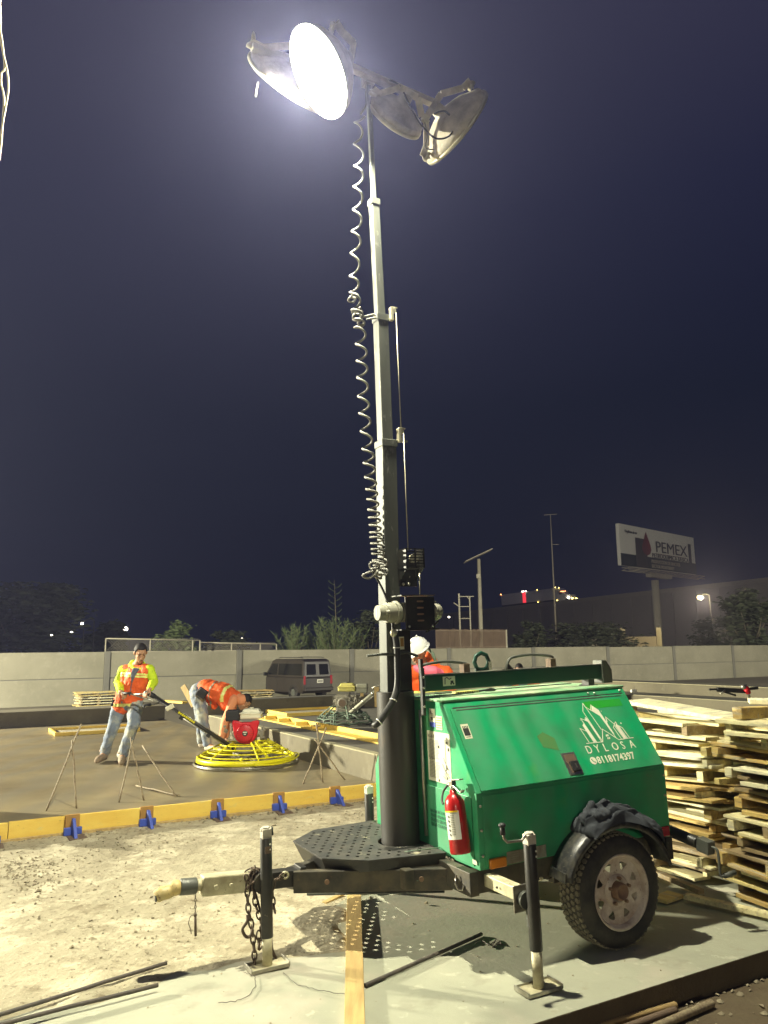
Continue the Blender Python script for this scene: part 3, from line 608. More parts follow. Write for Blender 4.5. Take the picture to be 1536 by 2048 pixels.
for y, z, r in ((-.215, 1.055, .009), (-.305, 1.085, .008), (-.318, 1.05, .010), (-.205, .872, .008), (-.30, .945, .006), (-.295, .895, .006)): b.cyl((XF - .0022, y, z), (XF - .003, y, z), r, n=10)
b.build('diagram', G['ink'], lab)
fm = frameM(Vector((XF - .0026, -.103, 1.101)), (0, -1, 0), (0, 0, 1))
text('label_heading', '4.5,6.0', .026, G['ink'], lab, fm, ext=.0003); text('label_heading', '2-3-4', .026, G['ink'], lab, frameM(Vector((XF - .0026, -.108, .978)), (0, -1, 0), (0, 0, 1)), ext=.0003)
s1 = fbox(MB(), -0.19, -0.128, 1.188, 1.262, XF - .001, .002).build('sticker', G['paper'], T); fbox(MB(), -0.19, -0.128, 1.160, 1.187, XF - .001, .002).build('sticker', G['blue'], T)
b = MB(); stroke(b, [(-.145, 1.25), (-.145, 1.235), (-.17, 1.235)], .002); stroke(b, [(-.15, 1.225), (-.15, 1.20)], .002); stroke(b, [(-.14, 1.212), (-.172, 1.212)], .002); stroke(b, [(-.165, 1.222), (-.165, 1.20)], .002); b.build('sticker_print', G['ink'], s1)
s2 = fbox(MB(), -0.262, -0.196, 1.150, 1.225, XF - .001, .002).build('sticker', G['paper'], T)
b = MB()
for i in range(5): fbox(b, -0.258, -0.200, 1.158 + i * .0135, 1.163 + i * .0135, XF - .0023)
b.build('sticker_print', G['formbrown'], s2)
for i, tx in enumerate(('MAXIMUM TOW SPEED', 'PAVED HIGHWAY', 'GRADED GRAVEL', 'CROSS-COUNTRY')):
    text('tow_speed_text', tx, 0.024, G['darkgreen'], T, frameM(Vector((XF - .0066, -.100, 0.690 - i * .024)), (0, -1, 0), (0, 0, 1)), ext=.0003, offset=.0006, xs=0.9)
fbox(MB(), -0.55, -0.51, 0.50, 0.522, XF - .0072).build('small_tag', G['paper'], T)
# lamps and plates on the near side
b = MB(); b.box((0.022, YN - .012, 0.502), (0.105, 0.02, 0.05)); b.build('amber_reflector', G['amber'], T, bevel=0.006)
b = MB(); b.box((0.215, YN - .0065, 0.512), (0.26, 0.002, 0.062)); pl = b.build('maker_plate', G['steel'], T)
b = MB()
for i in range(4): b.box((0.17, YN - .008, 0.53 - i * .011), (0.13, 0.001, 0.003))
b.box((0.325, YN - .008, 0.512), (0.02, 0.001, 0.05)); b.build('plate_print', G['inkgrey'], pl)
b = MB(); b.box((1.212, YN - .010, 0.487), (0.10, 0.018, 0.055)); b.build('tail_lamp', G['redlens'], T, bevel=0.005)
b = MB(); b.box((1.25, YN - .004, 0.39), (0.05, 0.03, 0.13)); b.build('rear_corner_guard', G['black'], T, bevel=0.005)

# chassis
b = MB()
b.box((0.60, -0.50, 0.41), (1.38, 0.06, 0.115)); b.box((0.60, 0.50, 0.41), (1.38, 0.06, 0.115)); b.box((1.25, 0, 0.41), (0.06, 1.0, 0.10)); b.box((0.6, 0, 0.43), (0.05, 1.0, 0.08))
b.box((-0.112, 0.0, 0.412), (0.055, 1.11, 0.118)); b.build('chassis', G['chassis'], T, bevel=0.004)
b = MB(); b.beam((-0.85, 0.09, 0.395), (-0.10, -0.32, 0.385), 0.05, 0.11); b.beam((-0.85, 0.15, 0.395), (-0.10, 0.52, 0.385), 0.05, 0.11); b.build('drawbar_frame', G['chassis'], T, bevel=0.004)
b = MB(); b.tube([(-.80, .03, .335), (-.5, -.12, .328), (-.14, -.30, .318)], .006, 6); b.build('brake_line', G['galv'], T)
MB().box((-0.33, -0.235, 0.40), (0.055, 0.06, 0.10)).build('junction_box', G['chassis'], T, bevel=.004)
for x, y in ((-.70, -.015), (-.26, -.262)): MB().cyl((x - .01, y - .02, .40), (x - .012, y - .028, .40), .013).build('bolt', G['hub'], T)
b = MB(); b.beam((-0.78, 0.12, 0.405), (-1.10, 0.12, 0.428), 0.075, 0.085); b.build('drawbar', G['black'], T, bevel=.005)
b = MB(); b.beam((-1.10, 0.12, 0.432), (-1.345, 0.12, 0.452), 0.082, 0.095); b.build('drawbar_sleeve', G['beige'], T, bevel=.007)
b = MB(); b.box((-0.80, 0.12, .405), (0.035, 0.10, 0.12)); b.build('drawbar_plate', G['black'], T, bevel=.004)
for x in (-1.28, -1.20): MB().cyl((x, .079, .448 - (x + 1.34) * .08), (x, .062, .448 - (x + 1.34) * .08), .012, n=6).build('bolt', G['beige'], T)
MB().cyl((-1.34, .12, .452), (-1.375, .12, .456), .028).build('coupler_neck', G['beige'], T)
MB().cyl((-1.37, .12, .454), (-1.455, .12, .462), .040, n=20).build('coupler_collar', G['galv'], T, bevel=.004)
b = MB(); b.sph((-1.475, .12, .462), (.04, .04, .038)); b.sph((-1.52, .12, .448), (.05, .036, .034)); b.cyl((-1.535, .12, .45), (-1.575, .12, .435), .036, .030, n=16)
mk('coupler', (0.60, 0.45, 0.16), 0.5, col2=(0.45, 0.40, 0.25), sc_=25, spots=[((0.2, 0.12, 0.05), 40, 0.6, 0.66, 0.9)])
blob('coupler_head', b, G['coupler'], T, .006, 2)
MB().box((-1.576, .105, .434), (.008, .022, .028)).build('coupler_mouth', G['ink'], T)
# hanging pin
b = MB()
for i in range(6): b.tube([Vector((-1.38, .10, .408 - i * .016)) + (Vector((cos(a) * .004, 0, sin(a) * .0095)) if i % 2 else Vector((0, cos(a) * .004, sin(a) * .0095))) for a in [k * pi / 4 for k in range(8)]], .0018, 5, closed=True)
b.cyl((-1.38, .10, .318), (-1.378, .10, .222), .0065); b.sph((-1.38, .10, .320), .009)
b.tube([(-1.38, .10, .325), (-1.405, .10, .32), (-1.415, .10, .29), (-1.405, .10, .262), (-1.40, .10, .235)], .002, 5); b.build('hitch_pin', G['chain'], T)

# deck plate, perforated
out = [(-.10, -.270), (-.519, -.158), (-.713, .024), (-.708, .469), (-.5, .648), (-.10, .648)]
MX, MY = -0.18, 0.10
bm = bmesh.new()
def loop(pts):
    vs = [bm.verts.new((x, y, 0)) for x, y in pts]
    for i in range(len(vs)): bm.edges.new((vs[i], vs[(i + 1) % len(vs)]))
def ins(x, y, pad=.045):
    for (x0, y0), (x1, y1) in zip(out, out[1:] + out[:1]):
        ex, ey = x1 - x0, y1 - y0; l = sqrt(ex * ex + ey * ey)
        if ((x - x0) * ey - (y - y0) * ex) / l > -pad: return False
    return (x - MX) ** 2 + (y - MY) ** 2 > .205 ** 2
import mathutils
loop(out)
area = sum(x0 * y1 - x1 * y0 for (x0, y0), (x1, y1) in zip(out, out[1:] + out[:1]))
def inside(x, y):
    sgn = 1 if area > 0 else -1
    for (x0, y0), (x1, y1) in zip(out, out[1:] + out[:1]):
        ex, ey = x1 - x0, y1 - y0; l = sqrt(ex * ex + ey * ey)
        if sgn * ((y - y0) * ex - (x - x0) * ey) / l < .035: return False
    return (x - MX) ** 2 + (y - MY) ** 2 > .185 ** 2
loop([(MX + .136 * cos(k * pi / 12), MY + .136 * sin(k * pi / 12)) for k in range(24)])
nh = 0
for j in range(-8, 14):
    for i in range(-2, 14):
        x = -0.70 + i * .066 + (j % 2) * .033; y = .10 + j * .052
        if inside(x, y): loop([(x + .0115 * cos(k * pi / 4), y + .0115 * sin(k * pi / 4)) for k in range(8)]); nh += 1
bmesh.ops.triangle_fill(bm, edges=bm.edges, use_beauty=True, use_dissolve=False)
for f in bm.faces:
    if f.normal.z < 0: f.normal_flip()
me = bpy.data.meshes.new('deck_plate'); bm.to_mesh(me); bm.free(); me.materials.append(G['deckm'])
dk = bpy.data.objects.new('deck_plate', me); COL.objects.link(dk); dk.parent = T; dk.location = (0, 0, .505)
md = dk.modifiers.new('s', 'SOLIDIFY'); md.thickness = .006
b = MB()   # folded skirt
cx, cy = -.35, .2
def inw(p, k): return (p[0] + (cx - p[0]) * k, p[1] + (cy - p[1]) * k)
zsk = [.440, .435, .425, .425, .44, .44]
for i in range(5):
    a, c = out[i], out[i + 1]; k = .02
    if i == 2: k = .16
    a2, c2 = inw(a, .03 if i != 2 else .13), inw(c, .03 if i != 2 else .13)
    if i == 1: c2 = inw(c, .13)
    if i == 3: a2 = inw(a, .13)
    za = .445 if i not in (2,) else .40; zb = .445 if i != 2 else .40
    if i == 1: zb = .40
    if i == 3: za = .40
    b.quad([(a[0], a[1], .503), (c[0], c[1], .503), (c2[0], c2[1], zb), (a2[0], a2[1], za)])
b.build('deck_skirt', G['black'], T, norm=False, solid=.005)
MB().cyl((MX, MY, .46), (MX, MY, .47), .165, n=24).build('gap_light_stop', G['black'], T)  # added disc that stops lamp light shining through the deck gap
MB().tube([(-.30, -.16, .515), (-.22, -.20, .522), (-.15, -.20, .518), (-.09, -.19, .512)], .003, 5).build('green_cord', G['greenrust'], T)
MB().tube([(-.13, -.30, .43), (-.16, -.29, .40), (-.21, -.27, .385), (-.28, -.25, .385)], .003, 5).build('green_cord', G['greenrust'], T)
b = MB(); b.tube([(-.155, -.45, .44), (-.165, -.452, .40), (-.160, -.47, .375), (-.148, -.49, .375), (-.145, -.50, .40)], .005, 6); b.build('chain_hook', G['chrome'], T)

# mast
b = MB(); b.cyl((MX, MY, .42), (MX, MY, 1.355), .113, n=40, caps=False); b.cyl((MX, MY, 1.355), (MX, MY, 1.345), .113, .105, n=40); b.build('mast_base_pipe', G['pipe'], T)
MB().cyl((-.095, -.055, .55), (-.105, -.06, 1.25), .010).build('gas_strut', G['steel'], T)
b = MB(); b.box((-.158, .045, 1.54), (.088, .09, .36)); b.build('mast_column', G['black'], T, bevel=.004)
secs = [('mast_section', (-.196, .12), (-.173, .11), 1.345, 2.905, .100), ('mast_section', (-.176, .112), (-.178, .108), 2.90, 3.745, .076), ('mast_section', (-.183, .106), (-.198, .104), 3.74, 4.56, .056), ('mast_section', (-.198, .104), (-.210, .10), 4.555, 5.48, .030)]
for nm, (x0, y0), (x1, y1), z0, z1, wd in secs:
    b = MB(); b.beam((x0, y0, z0), (x1, y1, z1), wd, wd, (0, 1, 0)); sec = b.build(nm, G['galv'], T, bevel=.004)
    if wd > .05:
        b = MB(); b.box((x1, y1, z1 - .02), (wd + .010, wd + .010, .045)); b.build('mast_collar', G['galv'], sec, bevel=.003)
for x, z in ((-.118, 3.745), (-.098, 2.935)):
    b = MB(); b.cyl((x, .045, z + .03), (x, .060, z + .03), .024, n=14); b.box((x - .01, .05, z), (.02, .03, .09)); b.tube([(x - .03, .05, z - .03), (x - .01, .045, z - .045), (x + .01, .05, z + .05), (x + .035, .05, z + .048)], .006, 6)
    b.build('pulley', G['lrim'], T, bevel=.002)
b = MB(); b.beam((-.13, .05, 3.72), (-.098, .05, 3.72), .012, .006); b.box((-.072, .05, 2.90), (.04, .02, .012)); b.build('mast_tab', G['galv'], T)
b = MB(); b.tube([(-.100, .04, 3.76), (-.098, .04, 2.97)], .0035, 5); b.tube([(-.082, .038, 2.95), (-.095, .02, 2.20)], .0035, 5); b.tube([(-.045, -.02, 2.06), (-.06, -.04, 1.92)], .004, 5); b.build('winch_cable', G['lrim'], T)
b = MB(); b.tube([(-.42, -.02, 1.575), (-.33, -.02, 1.58), (-.24, -.03, 1.578), (-.16, -.03, 1.585), (-.1, -.05, 1.56)], .008, 8); b.build('mast_guide_arm', G['galv'], T)
# slotted guard box
b = MB(); x0, x1, y0, y1, z0, z1 = -.150, -.030, -.055, .045, 2.085, 2.205
for k in range(7): b.box(((x0 + x1) / 2, y0, z0 + .010 + k * .0175), (x1 - x0, .004, .006))
for x in (x0, (x0 + x1) / 2, x1): b.box((x, y0, (z0 + z1) / 2), (.010, .005, z1 - z0))
b.box((x0 - .001, (y0 + y1) / 2, (z0 + z1) / 2), (.004, y1 - y0, z1 - z0)); b.box((x1 + .001, (y0 + y1) / 2, (z0 + z1) / 2), (.004, y1 - y0, z1 - z0))
for k in range(6): b.box((x0 + .012 + k * .018, (y0 + y1) / 2, z0), (.007, y1 - y0, .004))
b.prism([(y0, z0), (y1, z0), (y1, z0 - .07)], x1 - .004, x1, lambda a, c, d: Vector((d, a, c))); b.prism([(y0, z0), (y1, z0), (y1, z0 - .07)], x0, x0 + .004, lambda a, c, d: Vector((d, a, c)))
b.box(((x0 + x1) / 2, .05, 2.06), (x1 - x0 + .01, .006, .16)); b.build('pulley_guard', G['black'], T)
MB().cyl((-.065, .0, 2.15), (-.065, .02, 2.15), .03).build('guard_pulley', G['lrim'], T)
for x in (-.125, -.085): MB().sph((x, .043, 1.985 + .01), (.010, .006, .010), 10, 6).build('bolt', G['chrome'], T)
# winch and motor
b = MB(); b.box((-.085, -.075, 1.815), (.200, .012, .19)); wn = b.build('winch_cover', G['black'], T, bevel=.003)
b = MB(); b.box((-.10, -.03, 1.918), (.23, .12, .006)); b.build('winch_top', G['galv'], T)
b = MB(); b.box((-.09, -.02, 1.716), (.26, .13, .008)); b.build('winch_base', G['black'], T)
b = MB()
for k in range(4):
    z = 1.882 - k * .038; b.box((-.085, -.0820, z), (.036, .002, .010)); b.cyl((-.103, -.081, z), (-.103, -.083, z), .005, n=10); b.cyl((-.067, -.081, z), (-.067, -.083, z), .005, n=10)
b.build('cover_slot', G['hub'], wn)
for x in (-.165, -.005): MB().sph((x, -.083, 1.735), (.008, .005, .008), 10, 6).build('bolt', G['chrome'], wn)
mk('motor', (0.27, 0.265, 0.20), 0.5, col2=(0.18, 0.175, 0.13), sc_=10)
b = MB(); b.cyl((-.20, -.02, 1.82), (-.29, -.02, 1.82), .062, .060, n=24); b.cyl((-.285, -.02, 1.82), (-.345, -.02, 1.82), .047, .045, n=24); b.cyl((-.215, -.02, 1.82), (-.235, -.02, 1.82), .070, n=24); b.cyl((-.19, -.02, 1.82), (-.02, -.02, 1.82), .058, n=20); b.sph((-.30, -.075, 1.82), .016); b.build('winch_motor', G['motor'], T, bevel=.003)
MB().box((-.3455, -.02, 1.82), (.002, .012, .05)).build('motor_plate', G['paper'], T)
b = MB(); b.cyl((.02, -.03, 1.82), (.045, -.03, 1.82), .052, .052, n=20); b.sph((.045, -.03, 1.82), (.052, .052, .055), 18, 12); b.sph((.045, -.03, 1.878), .012); b.build('gear_housing', G['motor'], T)
b = MB(); b.tube([(.07, -.03, 1.765), (.05, -.03, 1.75), (.02, -.03, 1.72), (-.03, -.04, 1.70)], .006, 7); b.build('motor_cable', G['hose'], T)
MB().box((-.185, -.004, 1.64), (.045, .002, .075)).build('warning_label', G['paper'], T)
b = MB(); b.box((-.177, -.0058, 1.645), (.022, .001, .05)); b.build('warning_print', G['formbrown'], T)
# conduit hose
pts = [(-.245, -.045, 1.70), (-.235, -.045, 1.62), (-.238, -.048, 1.50), (-.25, -.06, 1.40), (-.285, -.07, 1.32), (-.335, -.06, 1.25), (-.375, -.05, 1.20), (-.385, -.02, 1.185), (-.355, .0, 1.19)]
def smooth(pts, k=6):
    P_ = [Vector(p) for p in pts]; outp = []
    for i in range(len(P_) - 1):
        a = P_[max(i - 1, 0)]; b_ = P_[i]; c = P_[i + 1]; d = P_[min(i + 2, len(P_) - 1)]
        for j in range(k):
            t = j / k; outp.append(0.5 * ((2 * b_) + (-a + c) * t + (2 * a - 5 * b_ + 4 * c - d) * t * t + (-a + 3 * b_ - 3 * c + d) * t ** 3))
    outp.append(P_[-1]); return outp
MB().tube(smooth(pts), .019, 12).build('conduit_hose', G['hose'], T)
for p, n in (((-.236, -.046, 1.615), (0, 0, 1)), ((-.285, -.07, 1.32), (.5, 0, 1)), ((-.372, -.05, 1.205), (1, -.3, .9))):
    b = MB(); b.lathe([(.019, -.003), (.0225, -.003), (.0225, .003), (.019, .003)], p, n, 16, closed=True); b.build('cable_tie', G['white'], T)
MB().tube(smooth([(-.33, .06, 2.08), (-.27, .03, 1.95), (-.24, .0, 1.80), (-.25, -.03, 1.70)]), .007, 7).build('feed_cable', G['hose'], T)
MB().sph((-.255, -.05, 1.70), (.022, .02, .024)).build('hose_gland', G['lrim'], T)
# curly cord : helix following the mast with tangles
ctl = [(-.275, .10, 5.17), (-.300, .10, 5.03), (-.302, .10, 4.79), (-.325, .10, 4.45), (-.345, .10, 4.2), (-.366, .10, 3.93), (-.360, .09, 3.76), (-.345, .09, 3.66), (-.335, .09, 3.50), (-.332, .09, 3.16), (-.315, .09, 2.86), (-.292, .09, 2.52), (-.275, .08, 2.21), (-.262, .08, 2.09)]
path = smooth(ctl, 20)
Lc = [0]
for a, c in zip(path, path[1:]): Lc.append(Lc[-1] + (c - a).length)
pts = []; ph = 0; N = 1500; tot = Lc[-1]; idx = 0; last = 0
for i in range(N):
    s = tot * i / (N - 1)
    while idx < len(Lc) - 2 and Lc[idx + 1] < s: idx += 1
    t = (s - Lc[idx]) / max(1e-9, Lc[idx + 1] - Lc[idx]); p = path[idx].lerp(path[idx + 1], t); z = p.z
    pitch = .16 if z > 4.0 else (.12 if z > 3.75 else (.06 if z > 3.62 else (.115 if z > 2.95 else .115 - (2.95 - z) * .12)))
    pitch = max(.034, pitch); ph += 2 * pi * (s - last) / pitch; last = s
    r = .030 if z > 3.75 else (.034 if z > 3.62 else .033 if z > 2.3 else .036)
    pts.append(p + Vector((cos(ph) * r, sin(ph) * r, sin(ph * .37) * .004)))
MB().tube(pts, .0072, 7).build('curly_cord', G['cord'], T)
def coilknot(c, seed, n=5, r=.038):
    random.seed(seed); b = MB()
    for k in range(n):
        cc = Vector(c) + Vector((random.uniform(-.035, .035), random.uniform(-.02, .02), random.uniform(-.05, .06))); ax = mat_rot((random.uniform(-1, 1), random.uniform(-1.5, -.3), random.uniform(-1, 1)))
        rr = r * random.uniform(.75, 1.1)
        b.tube([cc + ax @ Vector((cos(a) * rr, sin(a) * rr * .8, .01 * sin(3 * a))) for a in [j * 2 * pi / 16 for j in range(16)]], .0072, 6, closed=True)
    return b
coilknot((-.375, .09, 3.80), 2, 3, .026).build('cord_tangle', G['cord'], T); coilknot((-.345, .09, 3.70), 4, 4, .026).build('cord_tangle', G['cord'], T); b = coilknot((-.285, .05, 2.09), 9, 5, .032); b.tube(smooth([(-.30, .05, 2.06), (-.36, .04, 2.03), (-.40, .04, 2.045), (-.37, .04, 2.06), (-.30, .05, 2.08)]), .008, 6); b.build('cord_tangle', G['cord'], T)
b = MB(); b.tube(smooth([(-.34, .09, 3.70), (-.29, .09, 3.72), (-.235, .09, 3.74), (-.22, .08, 3.72), (-.29, .09, 3.70)]), .007, 6); b.build('cord_tie', G['cord'], T)
b = MB(); b.tube(smooth([(-.275, .10, 5.17), (-.24, .08, 5.24), (-.235, .09, 5.34), (-.22, .10, 5.42)]), .0072, 6); b.build('cord_end', G['cord'], T)

# cradle beam over the roof
b = MB(); b.box((0.58, -.085, 1.402), (1.36, .075, .092)); bm_ = b.build('cradle_beam', G['beamgreen'], T, bevel=.005)
b = MB(); b.box((0.58, -.085, 1.4495), (1.36, .076, .004)); b.build('beam_top_strip', G['steel'], bm_)  # thin paler strip along the top of the beam
b = MB(); b.prism([(1.262, 1.325), (1.262, 1.475), (1.30, 1.475), (1.345, 1.41), (1.345, 1.325)], -.13, -.04, lambda a, c, d: Vector((a, d, c))); b.build('beam_end_plate', G['galv'], T, bevel=.004)
b = MB(); b.box((1.17, -.085, 1.335), (.05, .07, .045)); b.box((1.17, -.085, 1.318), (.09, .09, .006)); b.build('beam_foot', G['black'], T, bevel=.004)
b = MB(); b.box((-.122, -.13, 1.36), (.020, .03, .27)); b.box((-.122, -.12, 1.5), (.018, .03, .09)); br_ = b.build('beam_bracket', G['black'], T, bevel=.004)
for z in (1.44, 1.38, 1.275): MB().sph((-.122, -.147, z), (.007, .004, .007), 10, 6).build('bolt', G['chrome'], br_)
for pts_, nm in (([(-.13, -.11, 1.50), (-.06, -.11, 1.515), (.06, -.10, 1.522), (.20, -.09, 1.505), (.225, -.09, 1.49), (.225, -.09, 1.45)], 'a'), ([(.50, -.10, 1.45), (.52, -.10, 1.50), (.56, -.10, 1.525), (.70, -.10, 1.535), (.86, -.09, 1.52), (.885, -.09, 1.50), (.885, -.09, 1.45)], 'b')):
    MB().tube(smooth(pts_, 4), .009, 8).build('cradle_loop', G['galv'], T)
for x in (.205, .87): MB().box((x, -.085, 1.475), (.045, .05, .055)).build('loop_block', G['rust'], T, bevel=.003)
b = MB(); b.prism([(.46, 1.45), (.56, 1.45), (.55, 1.462), (.51, 1.50), (.50, 1.46)], -.10, -.095, lambda a, c, d: Vector((a, d, c))); b.build('loop_gusset', G['black'], T)
b = MB(); R0 = Vector((.375, -.02, 1.505)); b.lathe([(.042, -.006), (.066, -.006), (.066, .006), (.042, .006)], R0, (0, 1, 0), 8, closed=True); b.box((.375, -.02, 1.455), (.10, .012, .03)); b.build('lifting_eye', G['beamgreen'], T)
lb = MB().box((.435, -.028, 1.478), (.022, .001, .05)).build('eye_label', G['paper'], T); MB().tube([(.435 + cos(a) * .006, -.029, 1.478 + sin(a) * .009) for a in [k * pi / 4 for k in range(8)]], .0012, 4, closed=True).build('label_print', G['ink'], lb)
lb = MB().box((.065, -.1235, 1.408), (.085, .001, .055)).build('beam_label', G['paper'], T)
b = MB(); b.tube([(.035, -.1245, 1.39), (.037, -.1245, 1.425), (.05, -.1245, 1.43), (.065, -.1245, 1.418), (.08, -.1245, 1.425)], .003, 5); b.box((.085, -.1243, 1.402), (.02, .001, .016)); b.cyl((.078, -.1242, 1.392), (.078, -.125, 1.392), .006); b.cyl((.095, -.1242, 1.392), (.095, -.125, 1.392), .006); b.build('label_print', G['ink'], lb)

# lamp heads on the crossbar
def lamp(c, n, dia, lit, handle_dir, depth):
    c = Vector(c); n = Vector(n).normalized(); r = dia / 2
    b = MB(); b.lathe([(r * .98, 0), (r * 1.0, -.012), (r * .97, -.05), (r * .86, -depth * .42), (r * .60, -depth * .75), (r * .30, -depth * .95), (.05, -depth), (.045, -depth - .05), (.0001, -depth - .055)], c, n, 40)
    sh = b.build('lamp_shade', G['lampm'], T)
    sh.data.polygons.foreach_set('use_smooth', [True] * len(sh.data.polygons))
    b = MB(); b.lathe([(r * .985, -.016), (r * 1.03, -.012), (r * 1.03, .010), (r * .985, .012)], c, n, 48, closed=True); b.build('lamp_rim', G['lrim'], sh)
    q_ = 1.035 if lit else .98; b = MB(); b.lathe([(r * q_, .004), (r * q_, .014), (r * .7, .024), (r * .35, .030), (.0001, .032)], c, n, 40); b.build('lens', G['glow'] if lit else G['lensoff'], sh)  # lit lens is widened over the rim to imitate blown-out glare
    # U bracket
    h = Vector(handle_dir); h = (h - n * h.dot(n)).normalized(); q = n.cross(h)
    pts = [c - n * .06 + h * (r * .98), c - n * .10 + h * (r * 1.12), c - n * (depth * .75) + h * (r * .85), c - n * (depth + .07) + h * (r * .35), c - n * (depth + .07) - h * (r * .35), c - n * (depth * .75) - h * (r * .85), c - n * .10 - h * (r * 1.12), c - n * .06 - h * (r * .98)]
    b = MB()
    for a, d in zip(pts, pts[1:]): b.beam(a, d, .045, .010, q)
    b.build('lamp_bracket', G['lampm'], sh, bevel=.002)
    for s_ in (1, -1): MB().cyl(c - n * .07 + h * (r * .93 * s_), c - n * .07 + h * (r * 1.16 * s_), .014, n=8).build('bolt', G['lrim'], sh)
    return sh, pts
mk('lensoff', (0.30, 0.30, 0.26), 0.35, col2=(0.2, 0.2, 0.18), sc_=6)
A0_, pa = lamp((-.663, -.10, 5.206), (-.794, .143, -.591), .535, True, (0.3, 1, -.2), .20)
A1_, pb = lamp((-.625, .42, 5.515), (-.176, .844, -.507), .68, False, (1, .1, -.1), .14)
A2_, pc = lamp((.005, .14, 5.265), (-.15, .891, -.428), .43, False, (1, 0, 0), .12)
A3_, pd = lamp((.500, .10, 5.300), (.887, .095, -.452), .60, False, (-.25, .35, -1), .155)
A3_['label'] = 'dirty grey unlit lamp at the right end'; A0_['label'] = 'glowing lamp'
b = MB(); b.beam((-.72, .0, 5.44), (.33, .10, 5.44), .05, .04); b.build('crossbar', G['lampm'], T, bevel=.003)
b = MB(); b.box((-.21, .10, 5.45), (.07, .07, .09)); b.build('crossbar_socket', G['lampm'], T, bevel=.003)
b = MB(); b.beam((.30, .09, 5.44), (.36, .10, 5.36), .05, .012); b.beam((.0, .06, 5.44), (.05, .02, 5.36), .05, .012); b.beam((-.40, .07, 5.45), (-.50, -.08, 5.34), .05, .012); b.beam((-.55, .05, 5.45), (-.60, .28, 5.58), .05, .012); b.build('crossbar_arm', G['lampm'], T, bevel=.002)
b = MB(); b.sph((-.955, .30, 5.66), (.014, .014, .045)); b.beam((-.97, .30, 5.59), (-.60, .33, 5.60), .05, .045); b.build('lamp_arm', G['lrim'], T, bevel=.004)
MB().tube(smooth([(-.10, .05, 5.46), (-.02, .0, 5.40), (.02, -.04, 5.25), (.10, -.06, 5.10), (.22, -.05, 5.04), (.34, -.05, 5.10), (.38, -.04, 5.22), (.33, -.02, 5.30), (.25, 0, 5.27)]), .0065, 7).build('lamp_cable', G['hose'], T)
MB().tube(smooth([(.20, .05, 5.22), (.21, .04, 5.12), (.19, .04, 5.02), (.26, .05, 5.03)]), .005, 7).build('lamp_cable', G['cord'], T)
b = MB()
for k in range(9): b.tube([Vector((-.93 - k * .002, .3, 5.33 - k * .012)) + Vector((0, 0, .008 * sin(a))) + Vector((cos(a) * .003, 0, 0)) for a in [j * pi / 3 for j in range(6)]], .001, 4, closed=True)
b.build('pull_chain', G['lrim'], T)

# outriggers
def jack(x, y, ztop, crank, name='jack', flip=1, tube_r=.031):
    """vertical jack; z in the trailer frame"""
    zg = tl(TM @ Vector((x, y, 0)) * 1).z; wp = TM @ Vector((x, y, .2)); z0 = .2 - wp.z + .0  # local z of the ground below
    j = bpy.data.objects.new(name, None); COL.objects.link(j); j.parent = T; j.location = (x, y, 0)
    b = MB(); b.cyl((0, 0, .178), (0, 0, ztop - .02), tube_r, n=20); o1 = b.build('outer_tube', G['black'], j, bevel=.002)
    b = MB(); b.cyl((0, 0, z0 + .01), (0, 0, .2), tube_r - .005, n=18); b.build('inner_tube', G['beige'], j)
    b = MB(); b.box((0, 0, z0 + .010), (.20, .115, .010)); ft = b.build('foot_plate', G['beige'], j, bevel=.003)
    b = MB()
    for s_ in (1, -1): b.box((s_ * .100, 0, z0 + .019), (.006, .115, .024)); b.box((0, s_ * .057, z0 + .015), (.2, .004, .018))
    b.build('foot_lip', G['steel'], j, bevel=.002)
    b = MB(); b.box((0, 0, ztop), (.05, .045, .05)); b.cyl((0, 0, ztop + .01), (0, 0, ztop + .034), .022); b.cyl((-.03, 0, ztop + .02), (.03, 0, ztop + .02), .009); b.build('gear_head', G['lampm'], j, bevel=.003)
    for z in (ztop - .05, ztop - .075): MB().sph((.012, -tube_r, z), .005, 8, 6).build('rivet', G['white'], j)
    return j
j1 = jack(.005, -.88, .68, True)
j2 = jack(.000, .872, .65, False)
j3 = jack(-1.035, .0, .685, False)
b = MB(); b.tube([(0, 0, .705), (-.03, -.005, .70), (-.05, -.005, .682), (-.135, -.005, .688), (-.152, -.005, .705), (-.158, -.005, .73)], .007, 8); b.build('crank', G['steel'], j1)
b = MB(); b.cyl((-.158, -.005, .725), (-.16, -.005, .765), .014, .011); b.sph((-.16, -.005, .768), (.019, .019, .012)); b.build('crank_knob', G['plastic'], j1)
b = MB(); b.tube([(0, 0, .705), (.03, .03, .705), (.045, .05, .69)], .007, 8); b.cyl((.045, .05, .70), (.05, .055, .66), .011); b.build('crank', G['plastic'], j3)
MB().box((.001, -.031, .608), (.034, .003, .034)).build('jack_label', G['rust'], j3)
for y0, y1, nm in ((-.56, -.815, 'n'), (.58, .81, 'f')):
    b = MB(); b.box((-.028, (y0 + y1) / 2, .425), (.060, abs(y1 - y0), .060)); b.build('outrigger_arm', G['beige'], T, bevel=.004)
    s_ = -1 if y0 < 0 else 1
    b = MB(); b.box((-.022, y1 + s_ * .004, .40), (.090, .008, .125)); b.build('arm_plate', G['steel'], T, bevel=.003)
    b = MB(); b.cyl((-.01, y1 + s_ * .01, .395), (-.01, y1 + s_ * .035, .395), .04, n=20); b.box((.0, y1 + s_ * .03, .33), (.02, .02, .12)); b.build('swivel', G['galv'], T, bevel=.002)
MB().sph((-.07, -.69, .425), .006).build('arm_hole', G['ink'], T)
b = MB(); b.cyl((-1.035, .030, .43), (-1.035, .075, .43), .055, n=20); b.build('jack_swivel', G['chassis'], T)
